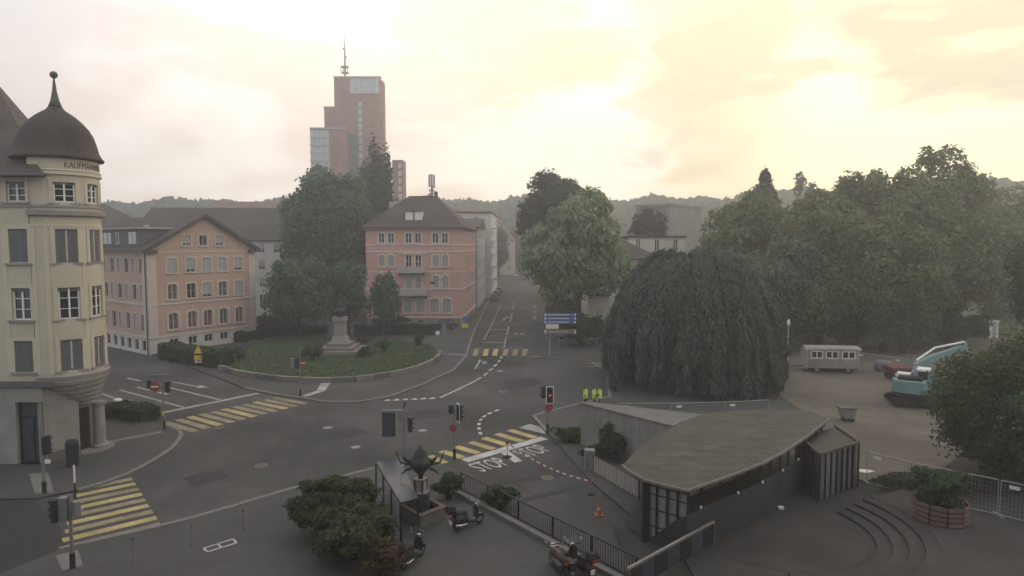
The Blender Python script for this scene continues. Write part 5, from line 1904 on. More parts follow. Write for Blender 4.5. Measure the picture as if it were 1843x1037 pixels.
# slatted bin store at the right end of the canopy
bs_pts = [P(1473, 905), P(1543, 878), P(1500, 842), P(1432, 862)]
bs = thing('slatted_store', bs_pts[0], 'box-shaped slatted store with a dark flat roof at the canopy end', 'shed')
MB().prism([p + (p - (bs_pts[0] + bs_pts[2]) / 2).normalized() * -0.25 for p in bs_pts], 2.5, 2.62).build('roof', 'steel_dark', bs)
cc_ = (bs_pts[0] + bs_pts[2]) / 2
for a, b, nn in ((0, 1, 7), (3, 0, 9), (1, 2, 8)):
    p, q = bs_pts[a], bs_pts[b]
    d = (q - p).normalized()
    MB().bar(p + Vector((0, 0, 2.66)), q + Vector((0, 0, 2.66)), 0.10, 0.14).build('top_rail', 'rust', bs)
    for i in range(nn):
        m_ = p.lerp(q, (i + 0.5) / nn)
        hw = (q - p).length / nn / 2
        m2 = m_ + (cc_ - m_).normalized() * 0.1
        MB().obox(m2, d, (-d.y, d.x, 0), hw * 0.72, 0.03, 0.12, 2.55).build('slat', 'steel_grey' if i % 3 else 'concrete_dark', bs)
        MB().obox(p.lerp(q, i / nn), d, (-d.y, d.x, 0), 0.04, 0.05, 0.0, 2.6).build('post', 'steel_dark', bs)

# low wall with a slanting rail in front of the canopy
r0, r1 = P(1130, 1024, 1.1), P(1285, 939, 1.1)
rw = thing('ramp_wall', (r0.x, r0.y, 0), 'dark low ramp wall with a rusty handrail at the bottom edge', 'wall')
d = (r1 - r0).normalized()
MB().bar(r0, r1, 0.10, 0.10).build('handrail', 'concrete', rw)
FR = flat_wall((r0.x, r0.y, 0), d, (d.y, -d.x, 0))
Lr = (r1 - r0).length
for i in range(7):
    MB().boxF(FR, Lr * i / 7 + 0.015, Lr * (i + 1) / 7 - 0.015, 0.1, 1.02, -0.05, 0.0).build('panel', 'steel_blue' if i % 2 else 'steel_dark', rw)
MB().boxF(FR, Lr - 0.1, Lr + 0.02, 0.0, 1.04, -0.12, 0.06).build('post', 'rust', rw)
MB().boxF(FR, 0, 0.1, 0.0, 1.04, -0.12, 0.06).build('post', 'rust', rw)


# ================================================================== RAILINGS AND FENCES
def railing(name, label, a, b, h=1.05, step=0.16, bar=0.022, m='steel_dark', rail=True, cat='railing', bar_m=None):
    a, b = Vector((a.x, a.y, 0)), Vector((b.x, b.y, 0))
    r = thing(name, a, label, cat)
    L = (b - a).length
    if rail:
        MB().bar(a + Vector((0, 0, h)), b + Vector((0, 0, h)), 0.06, 0.05).build('top_rail', m, r)
        MB().bar(a + Vector((0, 0, 0.16)), b + Vector((0, 0, 0.16)), 0.04, 0.04).build('bottom_rail', m, r)
    n = int(L / step)
    for i in range(n):
        p = a.lerp(b, (i + 0.5) / n)
        MB().box(p.x - bar / 2, p.x + bar / 2, p.y - bar / 2, p.y + bar / 2, 0.14, h).build('picket', bar_m or m, r)
    k = max(1, round(L / 2.4))
    for i in range(k + 1):
        p = a.lerp(b, i / k)
        MB().box(p.x - 0.035, p.x + 0.035, p.y - 0.035, p.y + 0.035, 0.0, h).build('post', m, r)
    return r


RA = P(829, 850, 1.1)
RB = P(1146, 1003, 1.1)
railing('picket_railing', 'long dark picket railing along the lane with the traffic cone', RA, RB, 1.1, 0.15)
MB().bar(Vector((RA.x - 0.5, RA.y - 0.35, 0.2)), Vector((RB.x - 0.5, RB.y - 0.35, 0.2)), 0.3, 0.28).build('kerb_railing', 'concrete_dark', kind='structure')
ra, rb = P(1068, 853), P(1150, 902)
railing('picket_fence', 'pale upright pickets between lane and canopy', ra, rb, 1.15, 0.26, 0.11, 'steel_dark', bar_m='stone_light', cat='fence')
pier = P(1061, 848)
MB().box(pier.x - 0.3, pier.x + 0.3, pier.y - 0.3, pier.y + 0.3, 0, 1.35).build('concrete_block', 'concrete', label='short concrete pier at the head of the pale pickets', cat='pier')

mesh_m = bpy.data.materials.new('wire_mesh')
mesh_m.use_nodes = True
_nt = mesh_m.node_tree
_b = _nt.nodes['Principled BSDF']
_b.inputs['Base Color'].default_value = (0.30, 0.31, 0.31, 1)
_b.inputs['Metallic'].default_value = 0.3
MATS['wire_mesh'] = mesh_m


def mesh_fence(label, pts, h=2.0, wires=True):
    pts = [Vector((p.x, p.y, 0)) for p in pts]
    r = thing('mesh_fence', pts[0], label, 'fence', 'mesh fences round the building site')
    for i, (a, b) in enumerate(zip(pts[:-1], pts[1:])):
        d = (b - a).normalized()
        L = (b - a).length
        z0, z1 = 0.2, h
        a_, b_ = a + d * 0.05, b - d * 0.05
        f = MB()
        f.tube([a_ + Vector((0, 0, 0.1)), a_ + Vector((0, 0, z1))], 0.022, 6)
        f.tube([b_ + Vector((0, 0, 0.1)), b_ + Vector((0, 0, z1))], 0.022, 6)
        f.tube([a_ + Vector((0, 0, z1)), b_ + Vector((0, 0, z1))], 0.024, 6)
        f.tube([a_ + Vector((0, 0, z0)), b_ + Vector((0, 0, z0))], 0.02, 6)
        o = f.build('panel_frame', 'galvanised', r)
        w = MB()
        n = int(L / 0.16)
        for j in range(1, n):
            p = a_.lerp(b_, j / n)
            w.box(p.x - 0.003, p.x + 0.003, p.y - 0.003, p.y + 0.003, z0, z1)
        for j in range(1, 8):
            zz = z0 + (z1 - z0) * j / 8
            w.bar(a_ + Vector((0, 0, zz)), b_ + Vector((0, 0, zz)), 0.006, 0.006)
        w.build('wire_mesh', 'wire_mesh', o)
        nrm = Vector((d.y, -d.x, 0))
        if nrm.y > 0:
            nrm = -nrm
        q = a_ + d * 0.35
        MB().hexa([q + nrm * 0.02 + Vector((0, 0, 1.66)), q + d * 0.42 + nrm * 0.02 + Vector((0, 0, 1.66)), q + d * 0.42 + nrm * 0.03 + Vector((0, 0, 1.66)), q + nrm * 0.03 + Vector((0, 0, 1.66)),
                   q + nrm * 0.02 + Vector((0, 0, 1.84)), q + d * 0.42 + nrm * 0.02 + Vector((0, 0, 1.84)), q + d * 0.42 + nrm * 0.03 + Vector((0, 0, 1.84)), q + nrm * 0.03 + Vector((0, 0, 1.84))]).build('name_plate', 'sign_white', o)
    for p in pts:
        MB().obox(p, (0, 1, 0), (1, 0, 0), 0.32, 0.11, 0.1, 0.24).build('foot', 'concrete', r)
    return r


mesh_fence('mesh fence between the canopy roof and the weeping beech', [P(1112, 726, 2.0), P(1208, 726, 2.0), P(1305, 724, 2.0), P(1385, 720, 2.0)])
mesh_fence('mesh fence in front of the dense tree above the shrub planter', [P(1560, 812, 2.0), P(1645, 833, 2.0), P(1800, 864, 2.0), P(1925, 890, 2.0)])
mesh_fence('far mesh fence between the work trailer and the excavator boom', [P(1540, 634, 2.0), P(1606, 643, 2.0), P(1668, 652, 2.0), P(1730, 661, 2.0)])


# ================================================================== SIGNALS AND SIGNS
def disc(mb, c, n, rad, th, k=18):
    c, n = Vector(c), Vector(n).normalized()
    mb.tube([c, c + n * th], rad, k)
    return mb


def signal_head(par, c, face, three=True, plate=False, lit=None, m='lamp_black', s=1.0):
    """lamp box centred at c, looking along face."""
    c, n = Vector(c), Vector((face[0], face[1], 0)).normalized()
    rt = Vector((n.y, -n.x, 0))
    hh = (0.46 if three else 0.32) * s
    hd = MB().obox(c, rt, n, 0.16 * s, 0.11 * s, c.z - hh, c.z + hh).build('signal_head', m, par)
    if plate:
        MB().obox(c + n * 0.125 * s, rt, n, 0.25 * s, 0.012, c.z - hh - 0.10, c.z + hh + 0.10).build('border_plate', 'sign_white', hd)
        MB().obox(c + n * 0.145 * s, rt, n, 0.20 * s, 0.008, c.z - hh - 0.05, c.z + hh + 0.05).build('back_plate', 'lamp_black', hd)
    zs = (0.3, 0, -0.3) if three else (0.16, -0.16)
    for i, dz in enumerate(zs):
        p = c + n * ((0.155 if plate else 0.112) * s) + Vector((0, 0, dz * s))
        disc(MB(), p, n, 0.09 * s, 0.015).build('lens', 'signal_red' if lit == i else 'glass_dark', hd)
        v = MB()
        o = len(v.v)
        kk = 8
        for j in range(kk + 1):
            t = math.pi * (0.05 + 0.9 * j / kk)
            e = rt * math.cos(t) * 0.105 * s + Vector((0, 0, math.sin(t) * 0.105 * s))
            v.v += [tuple(p + e), tuple(p + e + n * 0.17 * s)]
        for j in range(kk):
            v.f.append((2 * j, 2 * j + 1, 2 * j + 3, 2 * j + 2))
        v.build('visor', m, hd)
    return hd


def round_sign(par, c, face, rad, kind):
    n = Vector((face[0], face[1], 0)).normalized()
    rt = Vector((n.y, -n.x, 0))
    c = Vector(c)
    o = disc(MB(), c, n, rad, 0.03, 24).build('round_sign', {'no_entry': 'sign_red', 'red': 'sign_red', 'blue': 'sign_blue'}[kind], par)
    if kind == 'no_entry':
        MB().obox(c + n * 0.036, rt, n, rad * 0.72, 0.005, c.z - rad * 0.17, c.z + rad * 0.17).build('white_bar', 'sign_white', o)
    if kind == 'red':
        disc(MB(), c + n * 0.03, n, rad * 0.6, 0.006, 20).build('sign_centre', 'sign_red', o)
        MB().obox(c + n * 0.036, rt, n, rad * 0.5, 0.004, c.z - rad * 0.12, c.z + rad * 0.12).build('white_bar', 'sign_red', o)
    return o


def pole(par, b, h, r=0.055, m='steel_grey', base=True):
    b = Vector(b)
    MB().tube([b, b + Vector((0, 0, h))], r, 10).build('pole', m, par)
    if base:
        MB().tube([b, b + Vector((0, 0, 0.65))], r * 1.6, 10).build('pole_base', 'lamp_black', par)


SIG = 'traffic lights of the junction'
CAMV = Vector((0, -1, 0))
# beside the doorway of the yellow house
b = P(80, 887.5, 0.1)
t = thing('traffic_light', b, 'traffic light standing before the dark doorway of the yellow house', 'traffic light', SIG)
pole(t, b, 3.8, 0.075)
signal_head(t, b + Vector((0.32, -0.1, 2.75)), (1, -0.15), lit=None, s=1.1)
MB().box(b.x + 0.2, b.x + 0.5, b.y - 0.14, b.y - 0.1, b.z + 1.72, b.z + 1.95).build('plate', 'sign_white', t)
poly_paint('painted_patch', G([(52, 853), (87, 850), (97, 886), (63, 889)], 0.126), 'kerb', 0.126)
# lower left corner
b = P(131, 1022, 0.12)
t = thing('traffic_light', b, 'traffic light with a grey control box at the lower left zebra', 'traffic light', SIG)
pole(t, b, 3.2, 0.07)
signal_head(t, b + Vector((-0.55, -0.1, 2.55)), (-1, 0.2), s=1.05)
MB().box(b.x - 0.42, b.x - 0.06, b.y - 0.16, b.y + 0.16, b.z + 2.1, b.z + 3.1).build('cabinet', 'steel_grey', t)
signal_head(t, b + Vector((0.25, 0.0, 2.6)), (0.5, 1), three=False, m='steel_grey')
poly_paint('painted_patch', G([(100, 1000), (140, 990), (150, 1018), (112, 1027)], 0.126), 'kerb', 0.126)
# slim white-topped post
b = P(136, 903, 0.1)
t = thing('marker_post', b, 'slim black post with a white upper half at the lower left zebra', 'post')
MB().tube([b, b + Vector((0, 0, 1.05))], 0.05, 8).build('shaft', 'lamp_black', t)
MB().tube([b + Vector((0, 0, 1.05)), b + Vector((0, 0, 2.0))], 0.045, 8).build('sleeve', 'sign_white', t)
# with no-entry sign at the parking exit
b = P(296, 773, 0.12)
t = thing('traffic_light', b, 'traffic light with a red no-entry sign at the left zebra end', 'traffic light', SIG)
pole(t, b, 4.0, 0.06)
round_sign(t, b + Vector((-0.55, -0.1, 3.25)), (0.25, -1), 0.36, 'no_entry')
MB().box(b.x - 0.55, b.x + 0.55, b.y - 0.02, b.y + 0.03, b.z + 3.2, b.z + 3.26).build('cross_arm', 'steel_grey', t)
signal_head(t, b + Vector((0.34, 0.0, 3.2)), (0.5, 1), s=0.9)
signal_head(t, b + Vector((-1.05, 0.05, 3.4)), (-0.6, 1), three=False, s=0.9)
MB().box(b.x - 0.95, b.x + 0.75, b.y - 0.06, b.y + 0.06, b.z + 4.0, b.z + 4.12).build('name_board', 'steel_grey', t)
MB().box(b.x - 0.09, b.x + 0.03, b.y - 0.12, b.y - 0.055, b.z + 1.1, b.z + 1.4).build('push_button', 'sign_yellow', t)
# before the garden wall
b = P(541, 713, 0.12)
t = thing('traffic_light', b, 'traffic light with a small no-entry sign before the garden wall', 'traffic light', SIG)
pole(t, b, 4.6, 0.05)
MB().box(b.x - 0.85, b.x - 0.45, b.y - 0.15, b.y + 0.12, b.z + 2.55, b.z + 3.45).build('cabinet', 'steel_grey', t)
signal_head(t, b + Vector((-0.25, -0.02, 3.0)), (-0.2, 1), s=0.95)
round_sign(t, b + Vector((0.32, -0.08, 3.05)), (-0.2, -1), 0.30, 'no_entry')
# lit one at the end of the STOP zebra
b = P(985.5, 778, 0.12)
t = thing('traffic_light', b, 'traffic light with a white-edged lit red lamp at the zebra end', 'traffic light', SIG)
pole(t, b, 3.65, 0.06)
signal_head(t, b + Vector((0.12, -0.22, 2.85)), (0.1, -1), plate=True, lit=1, s=1.15)
signal_head(t, b + Vector((-0.30, 0.1, 2.95)), (-1, 0.6), s=0.95)
round_sign(t, b + Vector((0.08, -0.1, 1.85)), (0.1, -1), 0.30, 'red')
MB().box(b.x - 0.3, b.x + 0.1, b.y - 0.05, b.y + 0.02, b.z + 1.5, b.z + 1.56).build('bracket', 'steel_grey', t)
# in the island left of the first STOP
b = P(818, 826, 0.02)
t = thing('traffic_light', b, 'traffic light with a red round sign left of the STOP lettering', 'traffic light', SIG)
pole(t, b, 3.65, 0.06)
signal_head(t, b + Vector((0.33, -0.05, 3.05)), (0.9, 0.45), s=1.1)
MB().obox(b + Vector((0.26, -0.03, 3.05)), Vector((0.45, -0.9, 0)).normalized(), Vector((0.9, 0.45, 0)).normalized(), 0.24, 0.012, 2.42, 3.7).build('border_plate', 'sign_white', t)
signal_head(t, b + Vector((-0.2, 0.05, 3.25)), (-1, 0.4), three=False, s=0.85)
MB().box(b.x - 0.35, b.x + 0.3, b.y - 0.02, b.y + 0.03, b.z + 3.2, b.z + 3.26).build('bracket', 'steel_grey', t)
round_sign(t, b + Vector((-0.06, -0.1, 2.05)), (-0.1, -1), 0.24, 'red')
# tall box sign and lamps behind the glass shelter
b = P(728, 852, 0.12)
t = thing('traffic_light', b, 'tall traffic light with a large dark sign box behind the glass shelter', 'traffic light', SIG)
pole(t, b, 4.0, 0.06)
MB().box(b.x - 1.28, b.x - 0.55, b.y - 0.2, b.y + 0.15, b.z + 2.3, b.z + 3.75).build('sign_box', 'steel_blue', t)
MB().box(b.x - 1.32, b.x + 0.08, b.y - 0.08, b.y + 0.08, b.z + 3.75, b.z + 3.88).build('cross_arm', 'steel_grey', t)
MB().box(b.x - 0.5, b.x - 0.40, b.y - 0.1, b.y + 0.1, b.z + 2.3, b.z + 3.75).build('frame_bar', 'galvanised', t)
signal_head(t, b + Vector((0.36, 0.0, 3.0)), (1, 0.5), s=0.95)
MB().tube([b + Vector((0, 0, 3.9)), b + Vector((0.1, 0, 4.4))], 0.05, 8).build('sensor', 'lamp_black', t)

# stack of direction boards
b = P(1005, 641, 0.12)
t = thing('direction_sign', b, 'stack of blue, white and brown direction boards on one grey pole', 'sign')
pole(t, b, 5.4, 0.07, base=False)
for z0, z1, m, x0, x1 in ((4.92, 5.3, 'sign_blue', -1.75, 2.15), (4.46, 4.86, 'sign_blue', -1.75, 2.15), (4.02, 4.40, 'sign_blue', -1.75, 2.15), (3.40, 3.95, 'sign_white', -1.55, 0.0), (2.75, 3.3, 'sign_brown', -1.75, 2.15), (2.5, 2.68, 'sign_blue', -0.7, 0.9)):
    y0 = b.y - 0.14
    zc = (z0 + z1) / 2 + b.z
    z0, z1 = z0 + b.z, z1 + b.z
    tip = 0.2
    pr = [(b.x + x0, zc), (b.x + x0 + tip, z0), (b.x + x1 - tip, z0), (b.x + x1, zc), (b.x + x1 - tip, z1), (b.x + x0 + tip, z1)]
    if m == 'sign_white':
        pr = [(b.x + x0, z0), (b.x + x1, z0), (b.x + x1, z1), (b.x + x0, z1)]
    mb = MB()
    mb.add([(x, y0, z) for x, z in pr] + [(x, y0 + 0.05, z) for x, z in pr], [tuple(range(len(pr)))] + [tuple(reversed(range(len(pr), 2 * len(pr))))] + [(i, (i + 1) % len(pr), (i + 1) % len(pr) + len(pr), i + len(pr)) for i in range(len(pr))])
    o = mb.build('board', m, t)
    if x1 > 2:
        for sx in (x0 + 0.02, x1 - 0.24):
            mb = MB()
            cxx = b.x + sx + 0.11
            mb.add([(cxx - 0.1, y0 - 0.012, z0 + 0.05), (cxx + 0.1, y0 - 0.012, z0 + 0.05), (cxx + 0.1, y0 - 0.012, z1 - 0.05), (cxx - 0.1, y0 - 0.012, z1 - 0.05)], [(0, 1, 2, 3)])
            mb.build('arrow_tip', 'sign_white', o)
        MB().box(b.x + x0 + 0.5, b.x + x1 - 0.9, y0 - 0.014, y0 - 0.006, zc - 0.05, zc + 0.05).build('text_line', 'sign_white' if m != 'sign_brown' else 'shutter_light', o)
b = P(989, 640, 0.12)
t = thing('sign_post', b, 'thin pale post left of the direction boards', 'post')
MB().tube([b, b + Vector((0, 0, 3.0))], 0.06, 8).build('shaft', 'stone_light', t)
MB().box(b.x - 0.16, b.x + 0.16, b.y - 0.1, b.y - 0.06, b.z + 2.2, b.z + 2.9).build('plate', 'steel_grey', t)
for i, (yy, lb) in enumerate(((552, 'top'), (565, 'middle'), (577, 'bottom'))):
    pass
b = P(962, 583, 0.05)
t = thing('sign_post', b, 'post with three small white plates at the dark street bushes', 'post')
MB().tube([b, b + Vector((0, 0, 3.4))], 0.06, 8).build('shaft', 'steel_grey', t)
for i in range(3):
    MB().box(b.x - 0.35, b.x + 0.35, b.y - 0.12, b.y - 0.07, b.z + 0.8 + i * 0.95, b.z + 1.45 + i * 0.95).build('plate', 'shutter_light', t)
# yellow warning signs on the garden hedge
b = P(358, 659, 0.12)
t = thing('warning_sign', b, 'yellow triangle over two yellow plates before the dark hedge', 'sign')
MB().tube([b, b + Vector((0, 0, 2.1))], 0.04, 8).build('shaft', 'steel_dark', t)
tr = [(b.x - 0.48, 1.55), (b.x + 0.48, 1.55), (b.x, 2.45)]
MB().add([(x, b.y - 0.1, z) for x, z in tr] + [(x, b.y - 0.06, z) for x, z in tr], [(0, 1, 2), (5, 4, 3), (0, 3, 4, 1), (1, 4, 5, 2), (2, 5, 3, 0)]).build('triangle', 'sign_yellow', t)
for sx in (-0.24, 0.24):
    MB().box(b.x + sx - 0.21, b.x + sx + 0.21, b.y - 0.1, b.y - 0.06, 0.82, 1.36).build('plate', 'sign_yellow', t)
    MB().box(b.x + sx - 0.17, b.x + sx + 0.17, b.y - 0.1, b.y - 0.06, 0.5, 0.76).build('plate', 'sign_white', t)
# blue round sign with two yellow plates by the pink house
b = P(837, 601, 0.12)
t = thing('street_sign', b, 'blue round sign over two yellow plates at the pink house corner', 'sign')
MB().tube([b, b + Vector((0, 0, 2.7))], 0.04, 8).build('shaft', 'steel_grey', t)
round_sign(t, b + Vector((0, -0.06, 2.3)), (0, -1), 0.42, 'blue')
for sx in (-0.26, 0.26):
    MB().box(b.x + sx - 0.23, b.x + sx + 0.23, b.y - 0.1, b.y - 0.06, b.z + 0.95, b.z + 1.6).build('plate', 'sign_yellow', t)
# information boards on a pole at the garden tip
b = P(796, 626, 0.12)
t = thing('notice_sign', b, 'notice boards on a pole at the right tip of the garden', 'sign')
MB().tube([b, b + Vector((0, 0, 3.4))], 0.05, 8).build('shaft', 'steel_grey', t)
MB().box(b.x - 1.0, b.x - 0.18, b.y - 0.08, b.y - 0.03, b.z + 1.7, b.z + 3.2).build('board', 'lamp_black', t)
round_sign(t, b + Vector((-0.58, -0.1, 2.0)), (0, -1), 0.30, 'blue').data.materials[0] = MATS['sign_white']
MB().box(b.x + 0.1, b.x + 0.5, b.y - 0.08, b.y - 0.03, b.z + 1.9, b.z + 3.2).build('board', 'steel_grey', t)
# lamp post beside the site, lamp over the garden
b = P(1417, 655, 0.12)
t = thing('lamp_post', b, 'slim white lamp post at the right edge of the weeping beech', 'lamp post')
MB().tube([b, b + Vector((0, 0, 4.6))], 0.07, 8).build('pole', 'shutter_light', t)
MB().lathe((b.x, b.y), [(0.02, 4.55), (0.16, 4.6), (0.2, 4.95), (0.12, 5.2), (0.02, 5.25)], 12).build('lantern', 'sign_white', t)
MB().box(b.x - 0.35, b.x + 0.1, b.y - 0.1, b.y - 0.05, 0.5, 1.5).build('notice_plate', 'sign_white', t)
q = D(779, 509, 104)
t = thing('hanging_lamp', q, 'street lamp hung on a wire before the pink house', 'lamp')
MB().lathe((q.x, q.y), [(0.05, q.z + 0.28), (0.42, q.z + 0.05), (0.5, q.z - 0.12), (0.2, q.z - 0.2), (0.02, q.z - 0.2)], 14).build('lamp_shade', 'lamp_black', t)
MB().tube([q + Vector((0, 0, 0.25)), q + Vector((1.5, 3.0, 0.42)), Vector((-8.5, 111.0, q.z + 0.6))], 0.02, 5).build('wire', 'lamp_black', t)
MB().tube([q + Vector((0, 0, 0.25)), q + Vector((-3.5, 2.0, 0.42)), Vector((-17.2, 111.0, q.z + 0.6))], 0.02, 5).build('wire', 'lamp_black', t)
# thin bollards on the square
for i, (px, py, h, lb) in enumerate([(240, 1012, 1.0, 'thin dark bollard nearest the lower left traffic light'), (344, 984, 0.95, 'thin dark bollard left of the white box marking'), (438, 955, 0.95, 'thin dark bollard right of the white box marking')]):
    b = P(px, py, 0.12)
    t = thing('bollard', b, lb, 'bollard', 'thin bollards on the square')
    MB().tube([b, b + Vector((0, 0, h))], 0.032, 8).build('shaft', 'steel_grey', t)
    MB().lathe((b.x, b.y), [(0.036, b.z + h), (0.04, b.z + h + 0.04), (0.015, b.z + h + 0.07)], 8).build('cap', 'steel_dark', t)
b = P(213, 748, 0.12)
t = thing('marker_lamp', b, 'low white-topped lamp post in the short hedge', 'lamp')
MB().tube([b, b + Vector((0, 0, 1.2))], 0.06, 8).build('pole', 'steel_grey', t)
MB().lathe((b.x, b.y), [(0.02, b.z + 1.2), (0.32, b.z + 1.22), (0.28, b.z + 1.34), (0.02, b.z + 1.42)], 12).build('lantern', 'sign_white', t)
b = P(131, 838, 0.12)
t = thing('litter_bin', b, 'tall dark litter column at the stone pier of the yellow house', 'bin')
MB().lathe((b.x, b.y), [(0.2, b.z), (0.34, b.z + 0.1), (0.36, b.z + 1.45), (0.3, b.z + 1.6), (0.05, b.z + 1.68)], 16).build('body', 'lamp_black', t)
MB().lathe((b.x, b.y), [(0.37, b.z + 1.2), (0.385, b.z + 1.22), (0.385, b.z + 1.3), (0.37, b.z + 1.32)], 16, cap=False).build('rim', 'steel_dark', t)

# ================================================================== MONUMENT, FOUNTAIN, SHELTER
def monument():
    b = P(613, 634, 0.42)
    r = thing('monument', b, 'stone pedestal with a dark bust on the garden lawn', 'monument')
    x, y, z = b
    for i, (h, w) in enumerate(((0.45, 2.7), (0.85, 2.0), (1.25, 1.4))):
        z0 = z + (0, 0.45, 0.85)[i] - (0.03 if i == 0 else 0)
        MB().box(x - w, x + w, y - w, y + w, z0, z + h).build('step', 'stone_dark', r)
    MB().hexa([(x - 1.0, y - 1.0, z + 1.25), (x + 1.0, y - 1.0, z + 1.25), (x + 1.0, y + 1.0, z + 1.25), (x - 1.0, y + 1.0, z + 1.25), (x - .72, y - .72, z + 2.1), (x + .72, y - .72, z + 2.1), (x + .72, y + .72, z + 2.1), (x - .72, y + .72, z + 2.1)]).build('base', 'stone_grey', r)
    MB().box(x - .62, x + .62, y - .62, y + .62, z + 2.1, z + 3.9).build('shaft', 'stone_grey', r)
    MB().box(x - .4, x + .4, y - .645, y - .62, z + 2.5, z + 3.5).build('tablet', 'stone_grey', r)
    MB().box(x - .78, x + .78, y - .78, y + .78, z + 3.9, z + 4.4).build('cornice', 'stone_grey', r)
    MB().lathe((x, y), [(0.5, z + 4.4), (0.42, z + 4.55), (0.55, z + 4.8), (0.78, z + 5.1), (0.74, z + 5.3), (0.35, z + 5.42), (0.2, z + 5.5), (0.2, z + 5.6), (0.3, z + 5.72), (0.33, z + 5.9), (0.28, z + 6.08), (0.12, z + 6.2), (0.02, z + 6.22)], 18).build('bust', 'bronze', r, smooth=True)
    return r


monument()


def fountain():
    b = P(766, 921, 0.12)
    x, y, z = b
    r = thing('fountain', b, 'fountain with a dark antlered sculpture over a low brown-rimmed basin', 'fountain')
    pts = [P(711, 905, 0.7), P(757, 931, 0.7), P(803, 913, 0.7), P(757, 890, 0.7)]
    c = sum(pts, Vector()) / 4
    for i in range(4):
        p, q = pts[i], pts[(i + 1) % 4]
        pi, qi = p.lerp(c, 0.16), q.lerp(c, 0.16)
        MB().prism([p, q, qi, pi], 0.1, 0.66).build('basin_wall', 'concrete_dark', r)
        po, qo = p + (p - c) * 0.03, q + (q - c) * 0.03
        MB().prism([po, qo, q.lerp(c, 0.22), p.lerp(c, 0.22)], 0.66, 0.76).build('basin_rim', 'rust', r)
    MB().prism([p.lerp(c, 0.2) for p in pts], 0.3, 0.52).build('basin_water', 'glass_dark', r)
    cx, cy = c.x - 0.0, c.y + 0.15
    MB().box(cx - .42, cx + .42, cy - .42, cy + .42, 0.5, 1.35).build('pedestal', 'steel_blue', r)
    MB().lathe((cx, cy), [(0.36, 1.35), (0.30, 1.42), (0.28, 1.95), (0.36, 2.05)], 8).build('column', 'stone_grey', r)
    for k_ in range(4):
        a = k_ * 1.571 + 0.4
        MB().bar((cx + 0.3 * math.cos(a), cy + 0.3 * math.sin(a), 1.35), (cx + 0.33 * math.cos(a), cy + 0.33 * math.sin(a), 2.0), 0.06).build('rib', 'steel_dark', r)
    sc = MB().lathe((cx, cy), [(0.12, 2.0), (0.15, 2.25), (0.27, 2.4), (0.5, 2.62), (0.58, 2.85), (0.5, 3.02), (0.38, 3.12), (0.32, 3.3), (0.24, 3.48), (0.1, 3.6), (0.03, 3.75)], 16).build('sculpture', 'bronze', r, smooth=True)
    for sgn in (-1, 1):
        for h0, reach, up, rr in ((2.75, 1.25, 0.75, 0.05), (2.55, 0.95, -0.28, 0.06), (2.95, 0.85, 0.25, 0.1)):
            MB().tube([(cx + sgn * 0.5, cy, h0), (cx + sgn * reach * 0.8, cy - 0.1, h0 + up * 0.2), (cx + sgn * reach, cy - 0.1, h0 + up)], [rr * 1.4, rr, rr * 0.4], 7).build('antler', 'bronze', sc, smooth=True)
    return r


fountain()


def shelter():
    z = 2.0
    q = [P(677, 833, z), P(721, 824, z), P(752, 897, z), P(721, 905, z)]
    c = sum(q, Vector()) / 4
    r = thing('glass_shelter', Vector((c.x, c.y, 0.12)), 'narrow glass-roofed shelter with a dark steel frame beside the fountain', 'shelter')
    MB().prism(q, z, z + 0.03).build('roof_pane', 'clear_sheet', r)
    fr = MB()
    for i in range(4):
        fr.bar(q[i] - Vector((0, 0, 0.03)), q[(i + 1) % 4] - Vector((0, 0, 0.03)), 0.06, 0.07)
    fr.build('roof_frame', 'steel_dark', r)
    for t in (0.33, 0.66):
        MB().bar(q[0].lerp(q[3], t) - Vector((0, 0, 0.03)), q[1].lerp(q[2], t) - Vector((0, 0, 0.03)), 0.05, 0.06).build('rafter', 'steel_dark', r)
    for p in q + [q[0].lerp(q[3], 0.33), q[0].lerp(q[3], 0.66)]:
        MB().box(p.x - 0.05, p.x + 0.05, p.y - 0.05, p.y + 0.05, 0.1, z - 0.06).build('post', 'steel_dark', r)
    for a, b in ((0, 1), (0, 3)):
        n = 1 if (a, b) == (0, 1) else 3
        for i in range(n):
            p, s = q[a].lerp(q[b], i / n), q[a].lerp(q[b], (i + 1) / n)
            MB().bar((p.x, p.y, 1.05), (s.x, s.y, 1.05), 0.02, 1.6).build('side_pane', 'clear_panel', r)
            MB().bar((p.x, p.y, 0.55), (s.x, s.y, 0.55), 0.05, 0.05).build('side_rail', 'steel_dark', r)
    return r


shelter()


# ================================================================== VEHICLES
def wheel(par, c, axis, rad, w, rim='chrome', hub=0.6):
    c, axis = Vector(c), Vector(axis).normalized()
    prof = [(-w / 2, rad * 0.72), (-w / 2, rad * 0.92), (-w * 0.3, rad), (w * 0.3, rad), (w / 2, rad * 0.92), (w / 2, rad * 0.72)]
    mb = MB()
    pts = [c + axis * d for d, _ in prof]
    mb.tube(pts, [rr for _, rr in prof], 18)
    o = mb.build('wheel', 'rubber', par)
    MB().tube([c - axis * (w * 0.52), c + axis * (w * 0.52)], rad * hub, 14).build('rim', rim, o)
    return o


